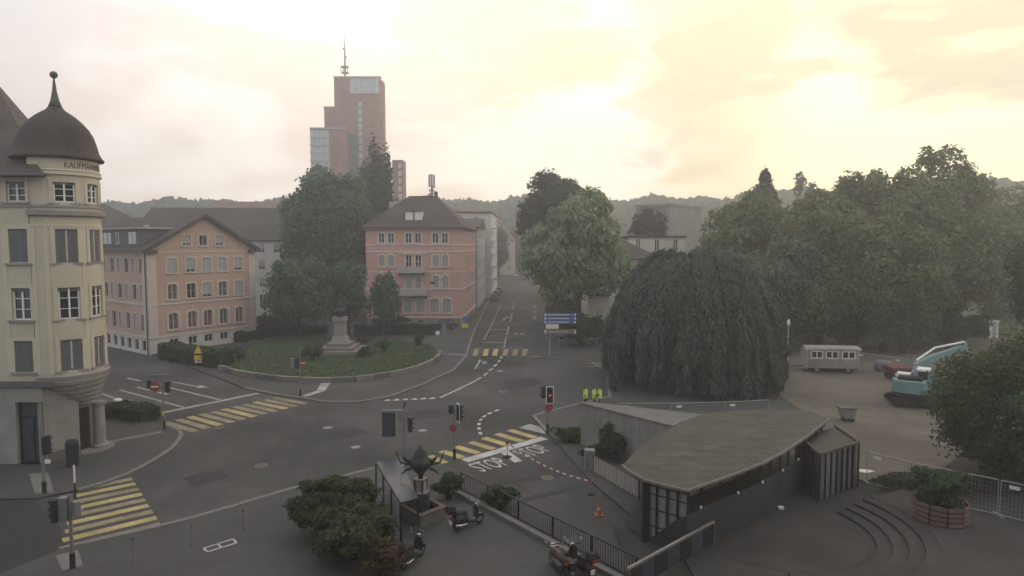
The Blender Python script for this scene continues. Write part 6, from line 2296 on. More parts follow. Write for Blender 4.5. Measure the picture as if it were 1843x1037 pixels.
def make_scooter(label, body_m='black_paint', box=True, group=None):
    """front towards +X, standing at the origin."""
    r = thing('motor_scooter', (0, 0, 0), label, 'scooter', group)
    wheel(r, (-0.62, 0, 0.25), (0, 1, 0), 0.25, 0.13)
    wheel(r, (0.68, 0, 0.25), (0, 1, 0), 0.25, 0.12)
    # body: lofted sections along X
    secs = [(-0.92, 0.10, 0.52, 0.74), (-0.75, 0.19, 0.38, 0.80), (-0.45, 0.22, 0.32, 0.78), (-0.12, 0.20, 0.28, 0.72), (-0.02, 0.17, 0.22, 0.45), (0.30, 0.17, 0.22, 0.34), (0.42, 0.18, 0.24, 0.40)]
    mb = MB()
    for x, hw, z0, z1 in secs:
        mb.v += [(x, -hw, z0), (x, hw, z0), (x, hw * 1.05, (z0 + z1) / 2), (x, hw * 0.75, z1), (x, -hw * 0.75, z1), (x, -hw * 1.05, (z0 + z1) / 2)]
    for i in range(len(secs) - 1):
        for k in range(6):
            k2 = (k + 1) % 6
            mb.f.append((i * 6 + k, i * 6 + k2, (i + 1) * 6 + k2, (i + 1) * 6 + k))
    mb.f += [tuple(range(6)), tuple(reversed(range(len(secs) * 6 - 6, len(secs) * 6)))]
    mb.build('body', body_m, r, smooth=False)
    st = MB()
    st.add([(-0.85, -0.15, 0.79), (-0.85, 0.15, 0.79), (-0.1, 0.17, 0.74), (-0.1, -0.17, 0.74), (-0.85, -0.13, 0.90), (-0.85, 0.13, 0.90), (-0.12, 0.14, 0.83), (-0.12, -0.14, 0.83)],
           [(0, 1, 2, 3), (7, 6, 5, 4), (0, 4, 5, 1), (1, 5, 6, 2), (2, 6, 7, 3), (3, 7, 4, 0)])
    st.build('seat', 'rubber', r)
    sh = MB()
    for x, hw, z in ((0.40, 0.19, 0.26), (0.47, 0.24, 0.50), (0.50, 0.23, 0.75), (0.46, 0.15, 0.97)):
        sh.v += [(x, -hw, z), (x + 0.07, 0, z), (x, hw, z), (x - 0.04, 0, z)]
    for i in range(3):
        for k in range(4):
            sh.f.append((i * 4 + k, i * 4 + (k + 1) % 4, (i + 1) * 4 + (k + 1) % 4, (i + 1) * 4 + k))
    sh.f += [(0, 1, 2, 3), (15, 14, 13, 12)]
    sh.build('leg_shield', body_m, r)
    fd = MB()
    k_ = 8
    for i in range(k_ + 1):
        a = math.radians(10 + 130 * i / k_)
        for yy in (-0.085, 0.085):
            fd.v.append((0.68 + 0.29 * math.cos(a), yy, 0.25 + 0.29 * math.sin(a)))
    for i in range(k_):
        fd.f.append((2 * i, 2 * i + 1, 2 * i + 3, 2 * i + 2))
    fd.build('front_fender', body_m, r)
    MB().tube([(0.66, 0.0, 0.25), (0.50, 0, 0.85), (0.45, 0, 1.05)], [0.035, 0.03, 0.03], 8).build('steering_column', 'chrome', r)
    hb = MB().tube([(0.30, -0.34, 1.05), (0.40, -0.2, 1.06), (0.43, 0, 1.03), (0.40, 0.2, 1.06), (0.30, 0.34, 1.05)], 0.022, 8).build('handlebar', 'rubber', r)
    for sy in (-0.3, 0.3):
        MB().tube([(0.38, sy * 0.8, 1.06), (0.36, sy * 1.1, 1.24)], 0.01, 5).build('mirror_stem', 'chrome', hb)
        disc(MB(), (0.36, sy * 1.1, 1.27), (-1, 0, 0.2), 0.07, 0.02, 12).build('mirror', 'chrome', hb)
    disc(MB(), (0.50, 0, 0.98), (1, 0, 0.1), 0.10, 0.05, 14).build('headlight', 'sign_white', r)
    MB().add([(0.52, -0.2, 1.02), (0.52, 0.2, 1.02), (0.44, 0.16, 1.42), (0.44, -0.16, 1.42)], [(0, 1, 2, 3)]).build('windscreen', 'clear_panel', r)
    MB().box(-0.96, -0.90, -0.12, 0.12, 0.60, 0.70).build('tail_light', 'red_plastic', r)
    MB().box(-1.02, -1.0, -0.1, 0.1, 0.36, 0.56).build('number_plate', 'sign_white', r)
    MB().tube([(-0.2, -0.2, 0.26), (-0.6, -0.24, 0.28), (-0.85, -0.25, 0.36)], [0.03, 0.055, 0.05], 9).build('exhaust', 'chrome', r)
    if box:
        bx_ = MB()
        bx_.add([(-1.18, -0.19, 0.92), (-0.80, -0.19, 0.92), (-0.80, 0.19, 0.92), (-1.18, 0.19, 0.92), (-1.22, -0.22, 1.10), (-0.78, -0.22, 1.10), (-0.78, 0.22, 1.10), (-1.22, 0.22, 1.10), (-1.12, -0.16, 1.27), (-0.85, -0.16, 1.27), (-0.85, 0.16, 1.27), (-1.12, 0.16, 1.27)],
                [(0, 3, 2, 1), (0, 1, 5, 4), (1, 2, 6, 5), (2, 3, 7, 6), (3, 0, 4, 7), (4, 5, 9, 8), (5, 6, 10, 9), (6, 7, 11, 10), (7, 4, 8, 11), (8, 9, 10, 11)])
        tb = bx_.build('top_box', 'rubber', r)
        MB().box(-1.225, -1.19, -0.17, 0.17, 1.0, 1.08).build('reflector', 'red_plastic', tb)
    MB().tube([(-0.05, 0.15, 0.25), (0.0, 0.32, 0.03)], 0.015, 6).build('side_stand', 'chrome', r)
    return r


SCO = 'scooters parked on the square'
s0 = make_scooter('dark scooter with a red-lit top box behind the fountain basin', group=SCO)
s0.location = P(842, 948, 0.12)
s0.rotation_euler = (0, 0, math.radians(38))
dup(s0, P(742, 1012, 0.12), math.radians(64), 'dark scooter standing right of the bottom bush', SCO)
dup(s0, P(690, 985, 0.12), math.radians(70), 'dark scooter half hidden by the bottom bush', SCO)
dup(s0, P(1042, 1030, 0.12), math.radians(118), 'dark scooter touching the picket railing at the bottom edge', SCO)


mat('tank_red', (0.08, 0.028, 0.027), 0.4, 0.1, 2.0)


def make_motorbike(label):
    r = thing('motorcycle', (0, 0, 0), label, 'motorcycle')
    wheel(r, (-0.72, 0, 0.31), (0, 1, 0), 0.31, 0.17, 'steel_grey', 0.66)
    wheel(r, (0.74, 0, 0.31), (0, 1, 0), 0.31, 0.12, 'steel_grey', 0.66)
    MB().tube([(-0.72, 0.12, 0.31), (-0.2, 0.1, 0.45), (0.1, 0, 0.62)], 0.04, 7).build('swing_arm', 'steel_dark', r)
    MB().obox((0.02, 0, 0), (1, 0, 0), (0, 1, 0), 0.28, 0.17, 0.28, 0.62).build('engine', 'steel_grey', r)
    tk = MB()
    sec = [(-0.28, 0.10, 0.70, 0.84), (-0.1, 0.17, 0.66, 0.94), (0.18, 0.19, 0.66, 1.0), (0.40, 0.12, 0.70, 0.92)]
    for x, hw, z0, z1 in sec:
        tk.v += [(x, -hw, z0), (x, hw, z0), (x, hw, (z0 + z1) / 2), (x, hw * 0.6, z1), (x, -hw * 0.6, z1), (x, -hw, (z0 + z1) / 2)]
    for i in range(3):
        for k in range(6):
            tk.f.append((i * 6 + k, i * 6 + (k + 1) % 6, (i + 1) * 6 + (k + 1) % 6, (i + 1) * 6 + k))
    tk.f += [tuple(range(6)), tuple(reversed(range(18, 24)))]
    tk.build('tank', 'tank_red', r, smooth=False)
    MB().add([(-0.85, -0.10, 0.82), (-0.85, 0.10, 0.82), (-0.25, 0.15, 0.74), (-0.25, -0.15, 0.74), (-0.9, -0.09, 0.96), (-0.9, 0.09, 0.96), (-0.25, 0.13, 0.86), (-0.25, -0.13, 0.86)],
             [(0, 1, 2, 3), (7, 6, 5, 4), (0, 4, 5, 1), (1, 5, 6, 2), (2, 6, 7, 3), (3, 7, 4, 0)]).build('seat', 'rubber', r)
    fk = MB()
    for sy in (-0.1, 0.1):
        fk.tube([(0.74, sy, 0.31), (0.50, sy, 0.98)], 0.03, 7)
    fk.build('fork', 'chrome', r)
    hb = MB().tube([(0.26, -0.38, 1.06), (0.44, -0.2, 1.08), (0.48, 0, 1.04), (0.44, 0.2, 1.08), (0.26, 0.38, 1.06)], 0.02, 7).build('handlebar', 'rubber', r)
    for sy in (-1, 1):
        MB().tube([(0.36, sy * 0.3, 1.08), (0.36, sy * 0.42, 1.26)], 0.01, 5).build('mirror_stem', 'chrome', hb)
        disc(MB(), (0.36, sy * 0.42, 1.30), (-1, 0, 0.3), 0.085, 0.02, 12).build('mirror', 'chrome', hb)
    disc(MB(), (0.62, 0, 0.92), (1, 0, 0), 0.11, 0.06, 14).build('headlight', 'sign_white', r)
    MB().box(-0.95, -0.88, -0.08, 0.08, 0.80, 0.90).build('tail_light', 'red_plastic', r)
    for sy in (-1, 1):
        MB().box(-0.9, -0.3, sy * 0.28 - 0.11, sy * 0.28 + 0.11, 0.45, 0.80).build('pannier', 'lamp_black', r)
    MB().tube([(0.1, -0.18, 0.3), (-0.4, -0.22, 0.3), (-0.95, -0.24, 0.42)], [0.03, 0.05, 0.06], 8).build('exhaust', 'chrome', r)
    return r


m0 = make_motorbike('red motorcycle with round mirrors at the bottom edge of the square')
m0.location = P(1005, 1032, 0.12)
m0.rotation_euler = (0, 0, math.radians(108))


def make_car(label, body, group=None, van=False):
    """front towards +X."""
    r = thing('parked_car', (0, 0, 0), label, 'car', group)
    L, Wd = 4.3, 0.88
    prof = [(-2.15, 0.35), (-2.18, 0.72), (-2.05, 0.98), (-1.6, 1.02), (0.75, 0.98), (1.7, 0.88), (2.12, 0.70), (2.15, 0.35)]
    mb = MB()
    n = len(prof)
    for yy in (-1, 1):
        for x, z in prof:
            mb.v.append((x, yy * Wd * (0.96 if z > 0.9 else 1.0), z))
    for i in range(n):
        j = (i + 1) % n
        mb.f.append((i, j, n + j, n + i))
    mb.f += [tuple(reversed(range(n))), tuple(range(n, 2 * n))]
    mb.build('body', body, r)
    cab = [(-2.0, 1.0), (-1.75, 1.42), (-0.3, 1.50), (0.35, 1.42), (1.05, 1.0)] if not van else [(-2.1, 1.0), (-2.05, 1.85), (0.6, 1.9), (1.0, 1.7), (1.55, 1.0)]
    g = MB()
    k = len(cab)
    for yy in (-1, 1):
        for x, z in cab:
            g.v.append((x, yy * (Wd * 0.93 if z < 1.1 else Wd * 0.74), z))
    for i in range(k - 1):
        g.f.append((i, i + 1, k + i + 1, k + i))
    g.f += [tuple(reversed(range(k))), tuple(range(k, 2 * k))]
    g.build('windows', 'glass_dark', r)
    MB().add([(cab[1][0] + 0.05, -Wd * 0.72, cab[1][1] + 0.012), (cab[3][0], -Wd * 0.72, cab[3][1] + 0.012), (cab[3][0], Wd * 0.72, cab[3][1] + 0.012), (cab[1][0] + 0.05, Wd * 0.72, cab[1][1] + 0.012),
              (cab[2][0], -Wd * 0.72, cab[2][1] + 0.03), (cab[2][0], Wd * 0.72, cab[2][1] + 0.03)], [(0, 4, 5, 3), (4, 1, 2, 5)]).build('roof', body, r)
    for x in (-1.32, 1.38):
        for yy in (-0.8, 0.8):
            wheel(r, (x, yy, 0.32), (0, 1, 0), 0.32, 0.2, 'steel_grey', 0.6)
    for yy in (-0.62, 0.62):
        MB().box(2.10, 2.16, yy - 0.18, yy + 0.18, 0.62, 0.76).build('headlight', 'sign_white', r)
        MB().box(-2.21, -2.15, yy - 0.16, yy + 0.16, 0.72, 0.90).build('tail_light', 'red_plastic', r)
    MB().box(-2.2, -2.17, -0.25, 0.25, 0.5, 0.62).build('number_plate', 'sign_white', r)
    return r


c0 = make_car('dark grey car parked in front of the pink house', 'car_grey')
c0.location = P(799, 592, 0.12)
c0.rotation_euler = (0, 0, math.radians(196))
c1 = make_car('blue-black car in the row beside the grey apartment block', 'car_blue', 'cars far up the street')
c1.location = (-4.4, 160, 0.02)
c1.rotation_euler = (0, 0, math.radians(88.5))
dup(c1, (-4.0, 172, 0.02), math.radians(88.5), 'second dark car up the street row', 'cars far up the street')
dup(c1, (-3.6, 184, 0.02), math.radians(88.5), 'third dark car up the street row', 'cars far up the street')
c2 = make_car('white van coming down at the far end of the street', 'car_white', van=True)
c2.name = 'white_van'
c2['category'] = 'van'
c2.location = (1.6, 272, 0.02)
c2.rotation_euler = (0, 0, math.radians(-91))
c3 = make_car('silver car left of the garden tree, behind the low hedge', 'car_white')
c3.location = (-37.0, 99.5, 0.12)
c3.rotation_euler = (0, 0, math.radians(20))


def excavator():
    b = P(1638, 728, 0.14)
    r = thing('excavator', b, 'teal crawler excavator with its boom raised behind the dense tree', 'excavator')
    ax = Vector((0.80, -0.60, 0)).normalized()         # machine width axis (rear plate faces the camera's left)
    fw = Vector((0.60, 0.80, 0)).normalized()          # boom direction, away to the right
    # tracks turned against the house
    tx = Vector((0.96, -0.28, 0)).normalized()
    ty = Vector((0.28, 0.96, 0)).normalized()
    for sgn in (-1, 1):
        c = b + ty * (sgn * 1.05)
        mb = MB()
        n = 20
        ring = []
        for i in range(n):
            t = 2 * math.pi * i / n
            ring.append((math.copysign(abs(math.cos(t)) ** 0.55, math.cos(t)) * 1.75, 0.40 + math.copysign(abs(math.sin(t)) ** 0.8, math.sin(t)) * 0.40))
        for yy in (-0.25, 0.25):
            for u, z in ring:
                q = c + tx * u + ty * yy
                mb.v.append((q.x, q.y, b.z + z))
        for i in range(n):
            j = (i + 1) % n
            mb.f.append((i, j, n + j, n + i))
        mb.f += [tuple(reversed(range(n))), tuple(range(n, 2 * n))]
        tr = mb.build('track', 'rubber', r)
        for u in (-1.3, -0.65, 0, 0.65, 1.3):
            q = c + tx * u
            MB().tube([q - ty * 0.28 + Vector((0, 0, 0.38)), q + ty * 0.28 + Vector((0, 0, 0.38))], 0.24, 10).build('roller', 'steel_dark', tr)
    MB().lathe((b.x, b.y), [(0.8, b.z + 0.55), (0.8, b.z + 0.98)], 18).build('slew_ring', 'steel_dark', r)
    # house with rounded counterweight
    c = b - fw * 0.2
    pl = []
    for u, v in ((-1.3, 1.5), (-1.3, -0.9), (-1.15, -1.3), (-0.6, -1.5), (0.6, -1.5), (1.15, -1.3), (1.3, -0.9), (1.3, 1.5)):
        pl.append(c + ax * u + fw * v)
    MB().prism(pl, b.z + 0.98, b.z + 1.25).build('deck', 'steel_dark', r)
    lo = []
    for u, v in ((-1.28, 0.2), (-1.28, -0.9), (-1.12, -1.3), (-0.6, -1.48), (0.6, -1.48), (1.12, -1.3), (1.28, -0.9), (1.28, 0.2)):
        lo.append(c + ax * u + fw * v)
    MB().prism(lo, b.z + 1.25, b.z + 2.25).build('counterweight', 'excavator_teal', r)
    MB().prism([c + ax * u + fw * v for u, v in ((-0.9, 0.15), (-0.9, -0.9), (0.9, -0.9), (0.9, 0.15))], b.z + 2.25, b.z + 2.5).build('engine_grille', 'rubber', r)
    MB().prism([c + ax * u + fw * v for u, v in ((-1.1, 1.2), (-1.1, 0.3), (-0.1, 0.3), (-0.1, 1.2))], b.z + 1.25, b.z + 2.6).build('engine_hood', 'sign_white', r)
    cb = MB().prism([c + ax * u + fw * v for u, v in ((1.28, 1.6), (1.28, 0.25), (0.4, 0.25), (0.4, 1.6))], b.z + 1.25, b.z + 2.95).build('cab', 'glass_dark', r)
    MB().prism([c + ax * u + fw * v for u, v in ((1.32, 1.65), (1.32, 0.2), (0.36, 0.2), (0.36, 1.65))], b.z + 2.95, b.z + 3.12).build('cab_roof', 'sign_white', cb)
    for u, v in ((1.28, 1.6), (1.28, 0.25), (0.4, 0.25), (0.4, 1.6)):
        q = c + ax * u + fw * v
        MB().box(q.x - 0.06, q.x + 0.06, q.y - 0.06, q.y + 0.06, b.z + 1.25, b.z + 2.96).build('cab_post', 'excavator_teal', cb)
    # boom: cranked box section
    k0 = c + ax * 0.15 + fw * 1.4 + Vector((0, 0, 1.5))
    k1 = k0 + fw * 0.9 + Vector((0, 0, 1.5))
    k2 = k0 + fw * 2.6 + ax * 1.2 + Vector((0, 0, 2.2))
    k3 = k0 + fw * 4.6 + ax * 3.2 + Vector((0, 0, 3.0))
    for a, q, w in ((k0, k1, 0.5), (k1, k2, 0.62), (k2, k3, 0.48)):
        d = (q - a).normalized() * 0.15
        MB().bar(a - d, q + d, 0.36, w).build('boom', 'excavator_teal', r)
    MB().tube([k1 + Vector((0, 0, 0.55)), k2 + Vector((0, 0, 0.85)), k3 + Vector((0, 0, 0.5))], 0.09, 8).build('cylinder', 'sign_white', r)
    k4 = k3 + fw * 1.0 + ax * 0.7 + Vector((0, 0, -2.6))
    MB().bar(k3 + Vector((0, 0, 0.5)), k4, 0.3, 0.4).build('stick', 'excavator_teal', r)
    bk = MB()
    side = ax.cross(Vector((0, 0, 1))).normalized()
    pr = [(-0.5, 0.0), (0.5, 0.0), (0.65, -0.55), (0.2, -0.95), (-0.45, -0.7)]
    for sy in (-0.55, 0.55):
        for u, z in pr:
            q = k4 + fw * u + side * sy
            bk.v.append((q.x, q.y, q.z + z))
    for i in range(5):
        j = (i + 1) % 5
        bk.f.append((i, j, 5 + j, 5 + i))
    bk.f += [tuple(range(5)), tuple(reversed(range(5, 10)))]
    bk.build('bucket', 'steel_dark', r)
    for u in (-0.55, 0.9):
        MB().bar(c + ax * u + fw * 1.7 + Vector((0, 0, 1.3)), k1 + ax * (u * 0.1), 0.12).build('lift_cylinder', 'chrome', r)
    return r


excavator()


def work_trailer():
    b = P(1492, 668, 0.12)
    r = thing('work_trailer', b, 'white wooden work trailer with three windows at the building site', 'trailer')
    ex = Vector((1, -0.12, 0)).normalized()
    ey = Vector((0.12, 1, 0)).normalized()
    F = flat_wall(b - ex * 2.6 - ey * 1.1, ex, -ey)
    L = 5.2
    hs = [(0.35, 1.55, 1.55, 2.35), (1.85, 3.15, 1.55, 2.35), (3.5, 4.85, 1.55, 2.35)]
    facade(F, 0, L, 0.5, 2.6, hs, 0.08).build('wall', 'stone_grey', r)
    MB().prism([b - ex * 2.6 - ey * 0.98, b + ex * 2.6 - ey * 0.98, b + ex * 2.6 + ey * 1.1, b - ex * 2.6 + ey * 1.1], 0.5, 2.6).build('body', 'glass_dark', r)
    for k, z in enumerate((0.55, 0.78, 1.01, 1.24)):
        MB().boxF(F, 0.0, L, z, z + 0.17, 0.003, 0.04).build('plank', 'stone_grey', r)
    for h in hs:
        window(r, F, *h, fill='glass_dark', frame='white_frame', depth=0.08, mull=1, trans=0)
    for e in (-2.62, 2.62):
        MB().obox(b + ex * e, ex, ey, 0.03, 1.1, 0.5, 2.6).build('end_wall', 'shutter_light', r)
    rp = MB()
    n = 8
    for i in range(n + 1):
        t = i / n * 2 - 1
        z = 2.6 + 0.32 * (1 - t * t)
        for e in (-2.85, 2.85):
            q = b + ex * e + ey * (t * 1.2)
            rp.v.append((q.x, q.y, z))
    for i in range(n):
        rp.f.append((2 * i, 2 * i + 1, 2 * i + 3, 2 * i + 2))
    rp.build('roof', 'stone_grey', r)
    for e in (-1.6, 1.6):
        for s in (-0.95, 0.95):
            wheel(r, b + ex * e + ey * s + Vector((0, 0, 0.32)), ey, 0.32, 0.18, 'steel_grey')
    MB().bar(b - ex * 2.7 + Vector((0, 0, 0.55)), b - ex * 3.9 + Vector((0, 0, 0.45)), 0.1, 0.1).build('drawbar', 'steel_dark', r)
    return r


work_trailer()


def dumper():
    b = P(1618, 683, 0.12)
    x, y, z = b
    r = thing('site_dumper', b, 'small red site dumper behind the excavator', 'machine')
    MB().hexa([(x - 1.0, y - 0.8, z + 0.6), (x + 0.7, y - 0.8, z + 0.6), (x + 0.7, y + 0.8, z + 0.6), (x - 1.0, y + 0.8, z + 0.6), (x - 1.25, y - 1.0, z + 1.35), (x + 0.9, y - 1.0, z + 1.35), (x + 0.9, y + 1.0, z + 1.35), (x - 1.25, y + 1.0, z + 1.35)]).build('skip', 'machine_red', r)
    MB().box(x - 0.9, x + 1.6, y - 0.45, y + 0.45, z + 0.35, z + 0.6).build('chassis', 'steel_dark', r)
    MB().box(x + 0.95, x + 1.7, y - 0.5, y + 0.5, z + 0.6, z + 1.3).build('engine_hood', 'machine_red', r)
    MB().box(x - 1.0, x + 0.4, y - 1.02, y - 0.98, z + 0.62, z + 0.8).build('white_band', 'sign_white', r)
    for u in (-0.6, 1.2):
        for s in (-0.85, 0.85):
            wheel(r, (x + u, y + s, z + 0.4), (0, 1, 0), 0.4, 0.3, 'machine_red')
    rb = MB()
    rb.tube([(x + 1.2, y - 0.5, z + 1.3), (x + 1.2, y - 0.5, z + 2.5), (x + 1.2, y + 0.5, z + 2.5), (x + 1.2, y + 0.5, z + 1.3)], 0.05, 7)
    rb.build('roll_bar', 'steel_grey', r)
    return r


dumper()
# bulk sack, bin, toilet, tarp
b = P(1590, 668, 0.12)
MB().lathe((b.x, b.y), [(0.75, b.z), (0.95, b.z + 0.35), (0.9, b.z + 0.9), (0.7, b.z + 1.15), (0.2, b.z + 1.25), (0.02, b.z + 1.2)], 14).build('bulk_sack', 'shutter_grey', smooth=True, label='grey bulk sack left of the red dumper', cat='sack')
b = P(1524, 757, 0.14)
t = thing('tipping_bin', b, 'small grey tipping bin on the sand ground', 'bin')
MB().hexa([(b.x - 0.35, b.y - 0.35, b.z + 0.25), (b.x + 0.4, b.y - 0.35, b.z + 0.2), (b.x + 0.4, b.y + 0.35, b.z + 0.2), (b.x - 0.35, b.y + 0.35, b.z + 0.25), (b.x - 0.62, b.y - 0.5, b.z + 1.05), (b.x + 0.5, b.y - 0.5, b.z + 0.95), (b.x + 0.5, b.y + 0.5, b.z + 0.95), (b.x - 0.62, b.y + 0.5, b.z + 1.05)]).build('tub', 'stone_grey', t)
MB().box(b.x - 0.66, b.x + 0.54, b.y - 0.54, b.y + 0.54, b.z + 1.02, b.z + 1.1).build('lid', 'slate', t)
MB().box(b.x - 0.3, b.x + 0.42, b.y - 0.36, b.y + 0.36, b.z, b.z + 0.2).build('foot', 'steel_dark', t)
b = P(1777, 607, 0.1)
t = thing('portable_toilet', b, 'white portable toilet with a dark doorway on the far path', 'toilet')
x, y, z = b
for x0, x1 in ((-0.25, 0.12), (0.75, 1.05)):
    MB().box(x + x0, x + x1, y - 0.7, y - 0.6, z, z + 2.3).build('front_panel', 'sign_white', t)
MB().box(x - 0.2, x + 1.0, y - 0.6, y + 0.7, z, z + 2.25).build('cabin', 'shutter_grey', t)
MB().prism([(x - 0.9, y - 0.85), (x + 1.15, y - 0.85), (x + 1.15, y + 0.8), (x - 0.9, y + 0.8)], z + 2.3, z + 2.52).build('roof', 'sign_white', t)
MB().box(x + 0.14, x + 0.73, y - 0.64, y - 0.61, z + 0.05, z + 2.2).build('door', 'shutter_light', t)
q = G([(1543, 845), (1562, 846), (1575, 849), (1560, 852), (1548, 850)], 0.12)
MB().prism(q, 0.10, 0.15).build('plastic_sheet', 'sign_white', label='small white plastic sheet on the ground by the slatted store', cat='sheet')
MB().box(P(1405, 916, 0.1).x - 0.14, P(1405, 916, 0.1).x + 0.14, P(1405, 916, 0.1).y - 0.1, P(1405, 916, 0.1).y + 0.1, 0.1, 0.22).build('ground_lamp', 'sign_white', label='tiny white ground lamp in front of the canopy', cat='lamp')


# planter of stacked pallets
def planter():
    b = P(1716, 950, 0.60)
    x, y, z = b
    r = thing('shrub_planter', b, 'pinkish round slatted planter with a leafy shrub at the right edge', 'planter')
    n = 10
    for i in range(n):
        a = 2 * math.pi * (i + 0.5) / n
        cx, cy = x + 1.12 * math.cos(a), y + 1.0 + 1.12 * math.sin(a)
        tn = Vector((-math.sin(a), math.cos(a), 0))
        rd = Vector((math.cos(a), math.sin(a), 0))
        for k in range(4):
            MB().obox((cx, cy, 0), tn, rd, 0.33, 0.035, z + 0.05 + k * 0.24, z + 0.22 + k * 0.24).build('slat', 'pallet_pink', r)
        MB().obox((cx - rd.x * 0.06, cy - rd.y * 0.06, 0), tn, rd, 0.05, 0.03, z, z + 0.96).build('batten', 'rust', r)
    MB().lathe((x, y + 1.0), [(1.02, z), (1.04, z + 0.85), (0.02, z + 0.88)], 20).build('soil_tub', 'rubber', r)
    p, nn = lump_points((x, y + 1.0, z + 1.55), (1.25, 1.15, 0.8), 5200, 40, 0.3, 0.3, 0.3, 91)
    quick_mesh('foliage', leaf_quads(p, nn, 0.13, 1.6), 4, 'leaf_hedge', r)
    return r


planter()

# traffic cone, tape stand, tape
b = P(1078, 927, 0.01)
t = thing('traffic_cone', b, 'orange traffic cone in the lane below the STOP lettering', 'cone')
MB().box(b.x - 0.2, b.x + 0.2, b.y - 0.2, b.y + 0.2, b.z, b.z + 0.04).build('base', 'orange_plastic', t)
MB().lathe((b.x, b.y), [(0.15, b.z + 0.04), (0.10, b.z + 0.28)], 16, cap=False).build('cone', 'orange_plastic', t)
MB().lathe((b.x, b.y), [(0.10, b.z + 0.28), (0.075, b.z + 0.42)], 16, cap=False).build('band', 'shutter_light', t)
MB().lathe((b.x, b.y), [(0.075, b.z + 0.42), (0.025, b.z + 0.68)], 16).build('tip', 'orange_plastic', t)
b = P(913, 823, 0.01)
t = thing('tape_stand', b, 'small red-white stand on the stop line', 'stand')
MB().lathe((b.x, b.y), [(0.28, b.z), (0.28, b.z + 0.05), (0.05, b.z + 0.09)], 14).build('foot', 'rubber', t)
for i in range(5):
    MB().tube([b + Vector((0, 0, 0.08 + i * 0.2)), b + Vector((0, 0, 0.28 + i * 0.2))], 0.03, 8).build('band', 'red_plastic' if i % 2 == 0 else 'sign_white', t)
MB().box(b.x - 0.12, b.x + 0.12, b.y - 0.04, b.y, b.z + 0.85, b.z + 1.1).build('plate', 'red_plastic', t)
b2 = P(1064, 890, 0.01)
t2 = thing('tape_stand', b2, 'thin post holding the far end of the red-white tape', 'stand')
MB().tube([b2, b2 + Vector((0, 0, 0.8))], 0.025, 8).build('shaft', 'steel_grey', t2)
MB().lathe((b2.x, b2.y), [(0.2, b2.z), (0.2, b2.z + 0.04), (0.04, b2.z + 0.07)], 12).build('foot', 'rubber', t2)
tp = thing('barrier_tape', b + Vector((0, 0, 0.9)), 'red and white barrier tape stretched across the lane', 'tape')
a_, e_ = b + Vector((0.05, 0, 0.92)), b2 + Vector((0, 0, 0.75))
n = 26
for i in range(n):
    t0, t1 = i / n, (i + 1) / n
    s0_ = a_.lerp(e_, t0) - Vector((0, 0, 0.35 * 4 * t0 * (1 - t0)))
    s1_ = a_.lerp(e_, t1) - Vector((0, 0, 0.35 * 4 * t1 * (1 - t1)))
    MB().bar(s0_, s1_, 0.012, 0.08).build('tape_piece', 'red_plastic' if i % 2 else 'sign_white', tp)


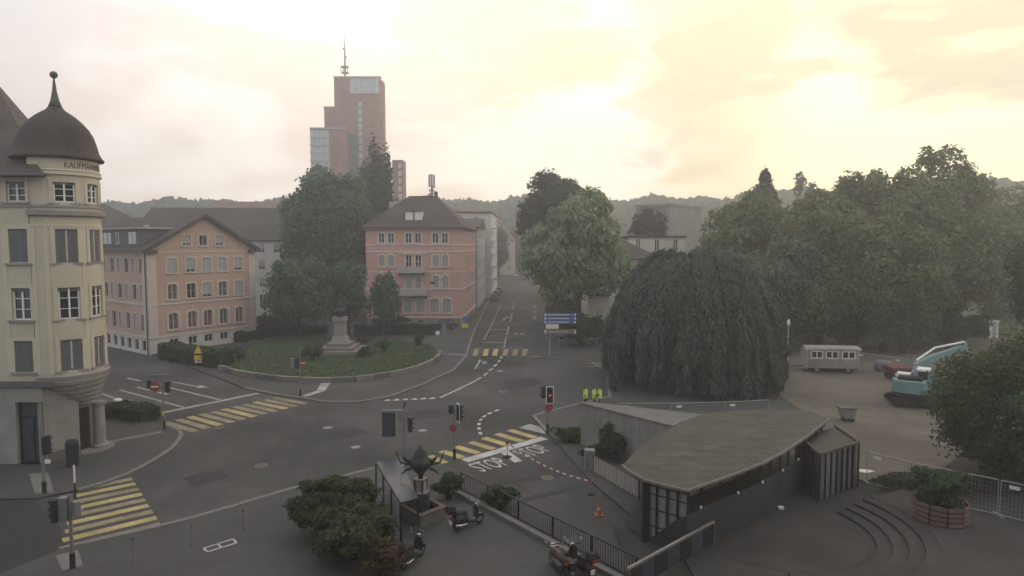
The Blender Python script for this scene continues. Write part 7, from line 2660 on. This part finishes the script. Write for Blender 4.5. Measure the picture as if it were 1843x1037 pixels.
# ================================================================== PEOPLE
def person(label, px, lean, face_a, arm=0.3):
    b = P(px, 733, 0.12)
    r = thing('person', b, label, 'person', 'workers in yellow vests')
    r.rotation_euler = (0, 0, face_a)
    J = {'pel': (0, 0, 0.95), 'sp': (0.01, 0, 1.15), 'ch': (0.02, 0, 1.36), 'nk': (0.02, 0, 1.50), 'hd0': (0.03, 0, 1.58), 'hd': (0.035, 0, 1.68), 'top': (0.02, 0, 1.76),
         'sl': (0.02, 0.19, 1.43), 'sr': (0.02, -0.19, 1.43), 'el': (0.0, 0.25, 1.16), 'er': (0.0, -0.25, 1.16), 'wl': (arm, 0.18, 1.02), 'wr': (0.12, -0.24, 0.93), 'hl': (arm + 0.09, 0.15, 1.02), 'hr': (0.17, -0.23, 0.84),
         'tl': (0, 0.10, 0.90), 'tr': (0, -0.10, 0.90), 'kl': (0.04, 0.11, 0.50), 'kr': (0.02, -0.11, 0.50), 'al': (-0.02, 0.12, 0.10), 'ar': (-0.03, -0.12, 0.10), 'fl': (0.17, 0.14, 0.045), 'fr': (0.16, -0.14, 0.045)}
    R_ = {'pel': .15, 'sp': .14, 'ch': .165, 'nk': .06, 'hd0': .075, 'hd': .10, 'top': .07, 'sl': .075, 'sr': .075, 'el': .05, 'er': .05, 'wl': .035, 'wr': .035, 'hl': .035, 'hr': .035, 'tl': .095, 'tr': .095, 'kl': .065, 'kr': .065, 'al': .045, 'ar': .045, 'fl': .04, 'fr': .04}
    E = [('pel', 'sp'), ('sp', 'ch'), ('ch', 'nk'), ('nk', 'hd0'), ('hd0', 'hd'), ('hd', 'top'), ('ch', 'sl'), ('ch', 'sr'), ('sl', 'el'), ('sr', 'er'), ('el', 'wl'), ('er', 'wr'), ('wl', 'hl'), ('wr', 'hr'), ('pel', 'tl'), ('pel', 'tr'), ('tl', 'kl'), ('tr', 'kr'), ('kl', 'al'), ('kr', 'ar'), ('al', 'fl'), ('ar', 'fr')]
    keys = list(J)
    me = bpy.data.meshes.new('body')
    me.from_pydata([J[k] for k in keys], [(keys.index(a), keys.index(c)) for a, c in E], [])
    o = bpy.data.objects.new('body', me)
    COL.objects.link(o)
    o.parent = r
    ORG[o.name] = b
    sk = o.modifiers.new('skin', 'SKIN')
    for i, k in enumerate(keys):
        me.skin_vertices[0].data[i].radius = (R_[k], R_[k])
        me.skin_vertices[0].data[i].use_root = k == 'pel'
    sk.use_smooth_shade = True
    o.modifiers.new('sub', 'SUBSURF').render_levels = 1
    me.materials.append(MATS['work_trousers'])
    # head skin, hair, vest and sleeves
    L0 = b
    hd = MB().lathe((b.x + 0.035, b.y), [(0.02, b.z + 1.53), (0.075, b.z + 1.56), (0.098, b.z + 1.64), (0.10, b.z + 1.70), (0.07, b.z + 1.765), (0.01, b.z + 1.78)], 14).build('face', 'skin', r, smooth=True)
    MB().lathe((b.x + 0.015, b.y), [(0.104, b.z + 1.66), (0.112, b.z + 1.71), (0.09, b.z + 1.78), (0.04, b.z + 1.81), (0.01, b.z + 1.815)], 14).build('hair', 'hair', r, smooth=True)
    MB().box(b.x + 0.125, b.x + 0.155, b.y - 0.012, b.y + 0.012, b.z + 1.63, b.z + 1.68).build('nose', 'skin', hd)
    v = MB()
    k = 14
    for z, rx, ry in ((0.80, 0.175, 0.215), (1.0, 0.165, 0.20), (1.2, 0.17, 0.205), (1.38, 0.175, 0.225), (1.48, 0.12, 0.17), (1.53, 0.08, 0.085)):
        for i in range(k):
            t = 2 * math.pi * i / k
            v.v.append((b.x + 0.01 + rx * math.cos(t), b.y + ry * math.sin(t), b.z + z))
    for j in range(5):
        for i in range(k):
            v.f.append((j * k + i, j * k + (i + 1) % k, (j + 1) * k + (i + 1) % k, (j + 1) * k + i))
    vs = v.build('vest', 'hi_vis', r, smooth=True)
    for z in (1.02, 1.2):
        bd = MB()
        for zz in (z, z + 0.05):
            for i in range(k):
                t = 2 * math.pi * i / k
                bd.v.append((b.x + 0.01 + 0.18 * math.cos(t), b.y + 0.216 * math.sin(t), b.z + zz))
        for i in range(k):
            bd.f.append((i, (i + 1) % k, k + (i + 1) % k, k + i))
        bd.build('reflective_band', 'sign_white', vs)
    for s, e in ((0.19, (0.0, 0.25, 1.16)), (-0.19, (0.0, -0.25, 1.16))):
        MB().tube([b + Vector((0.02, s, 1.45)), b + Vector((0.01, s * 1.2, 1.3)), b + Vector(e)], [0.085, 0.075, 0.065], 10).build('sleeve', 'hi_vis', r, smooth=True)
    return r


person('worker in a yellow vest standing apart, leftmost behind the concrete wall', 1053.5, 0, math.radians(-35))
person('worker in a yellow vest, taller of the two standing close together', 1069, 0, math.radians(-10), 0.22)
person('worker in a yellow vest, rightmost of the three behind the concrete wall', 1079.5, 0, math.radians(170), 0.26)
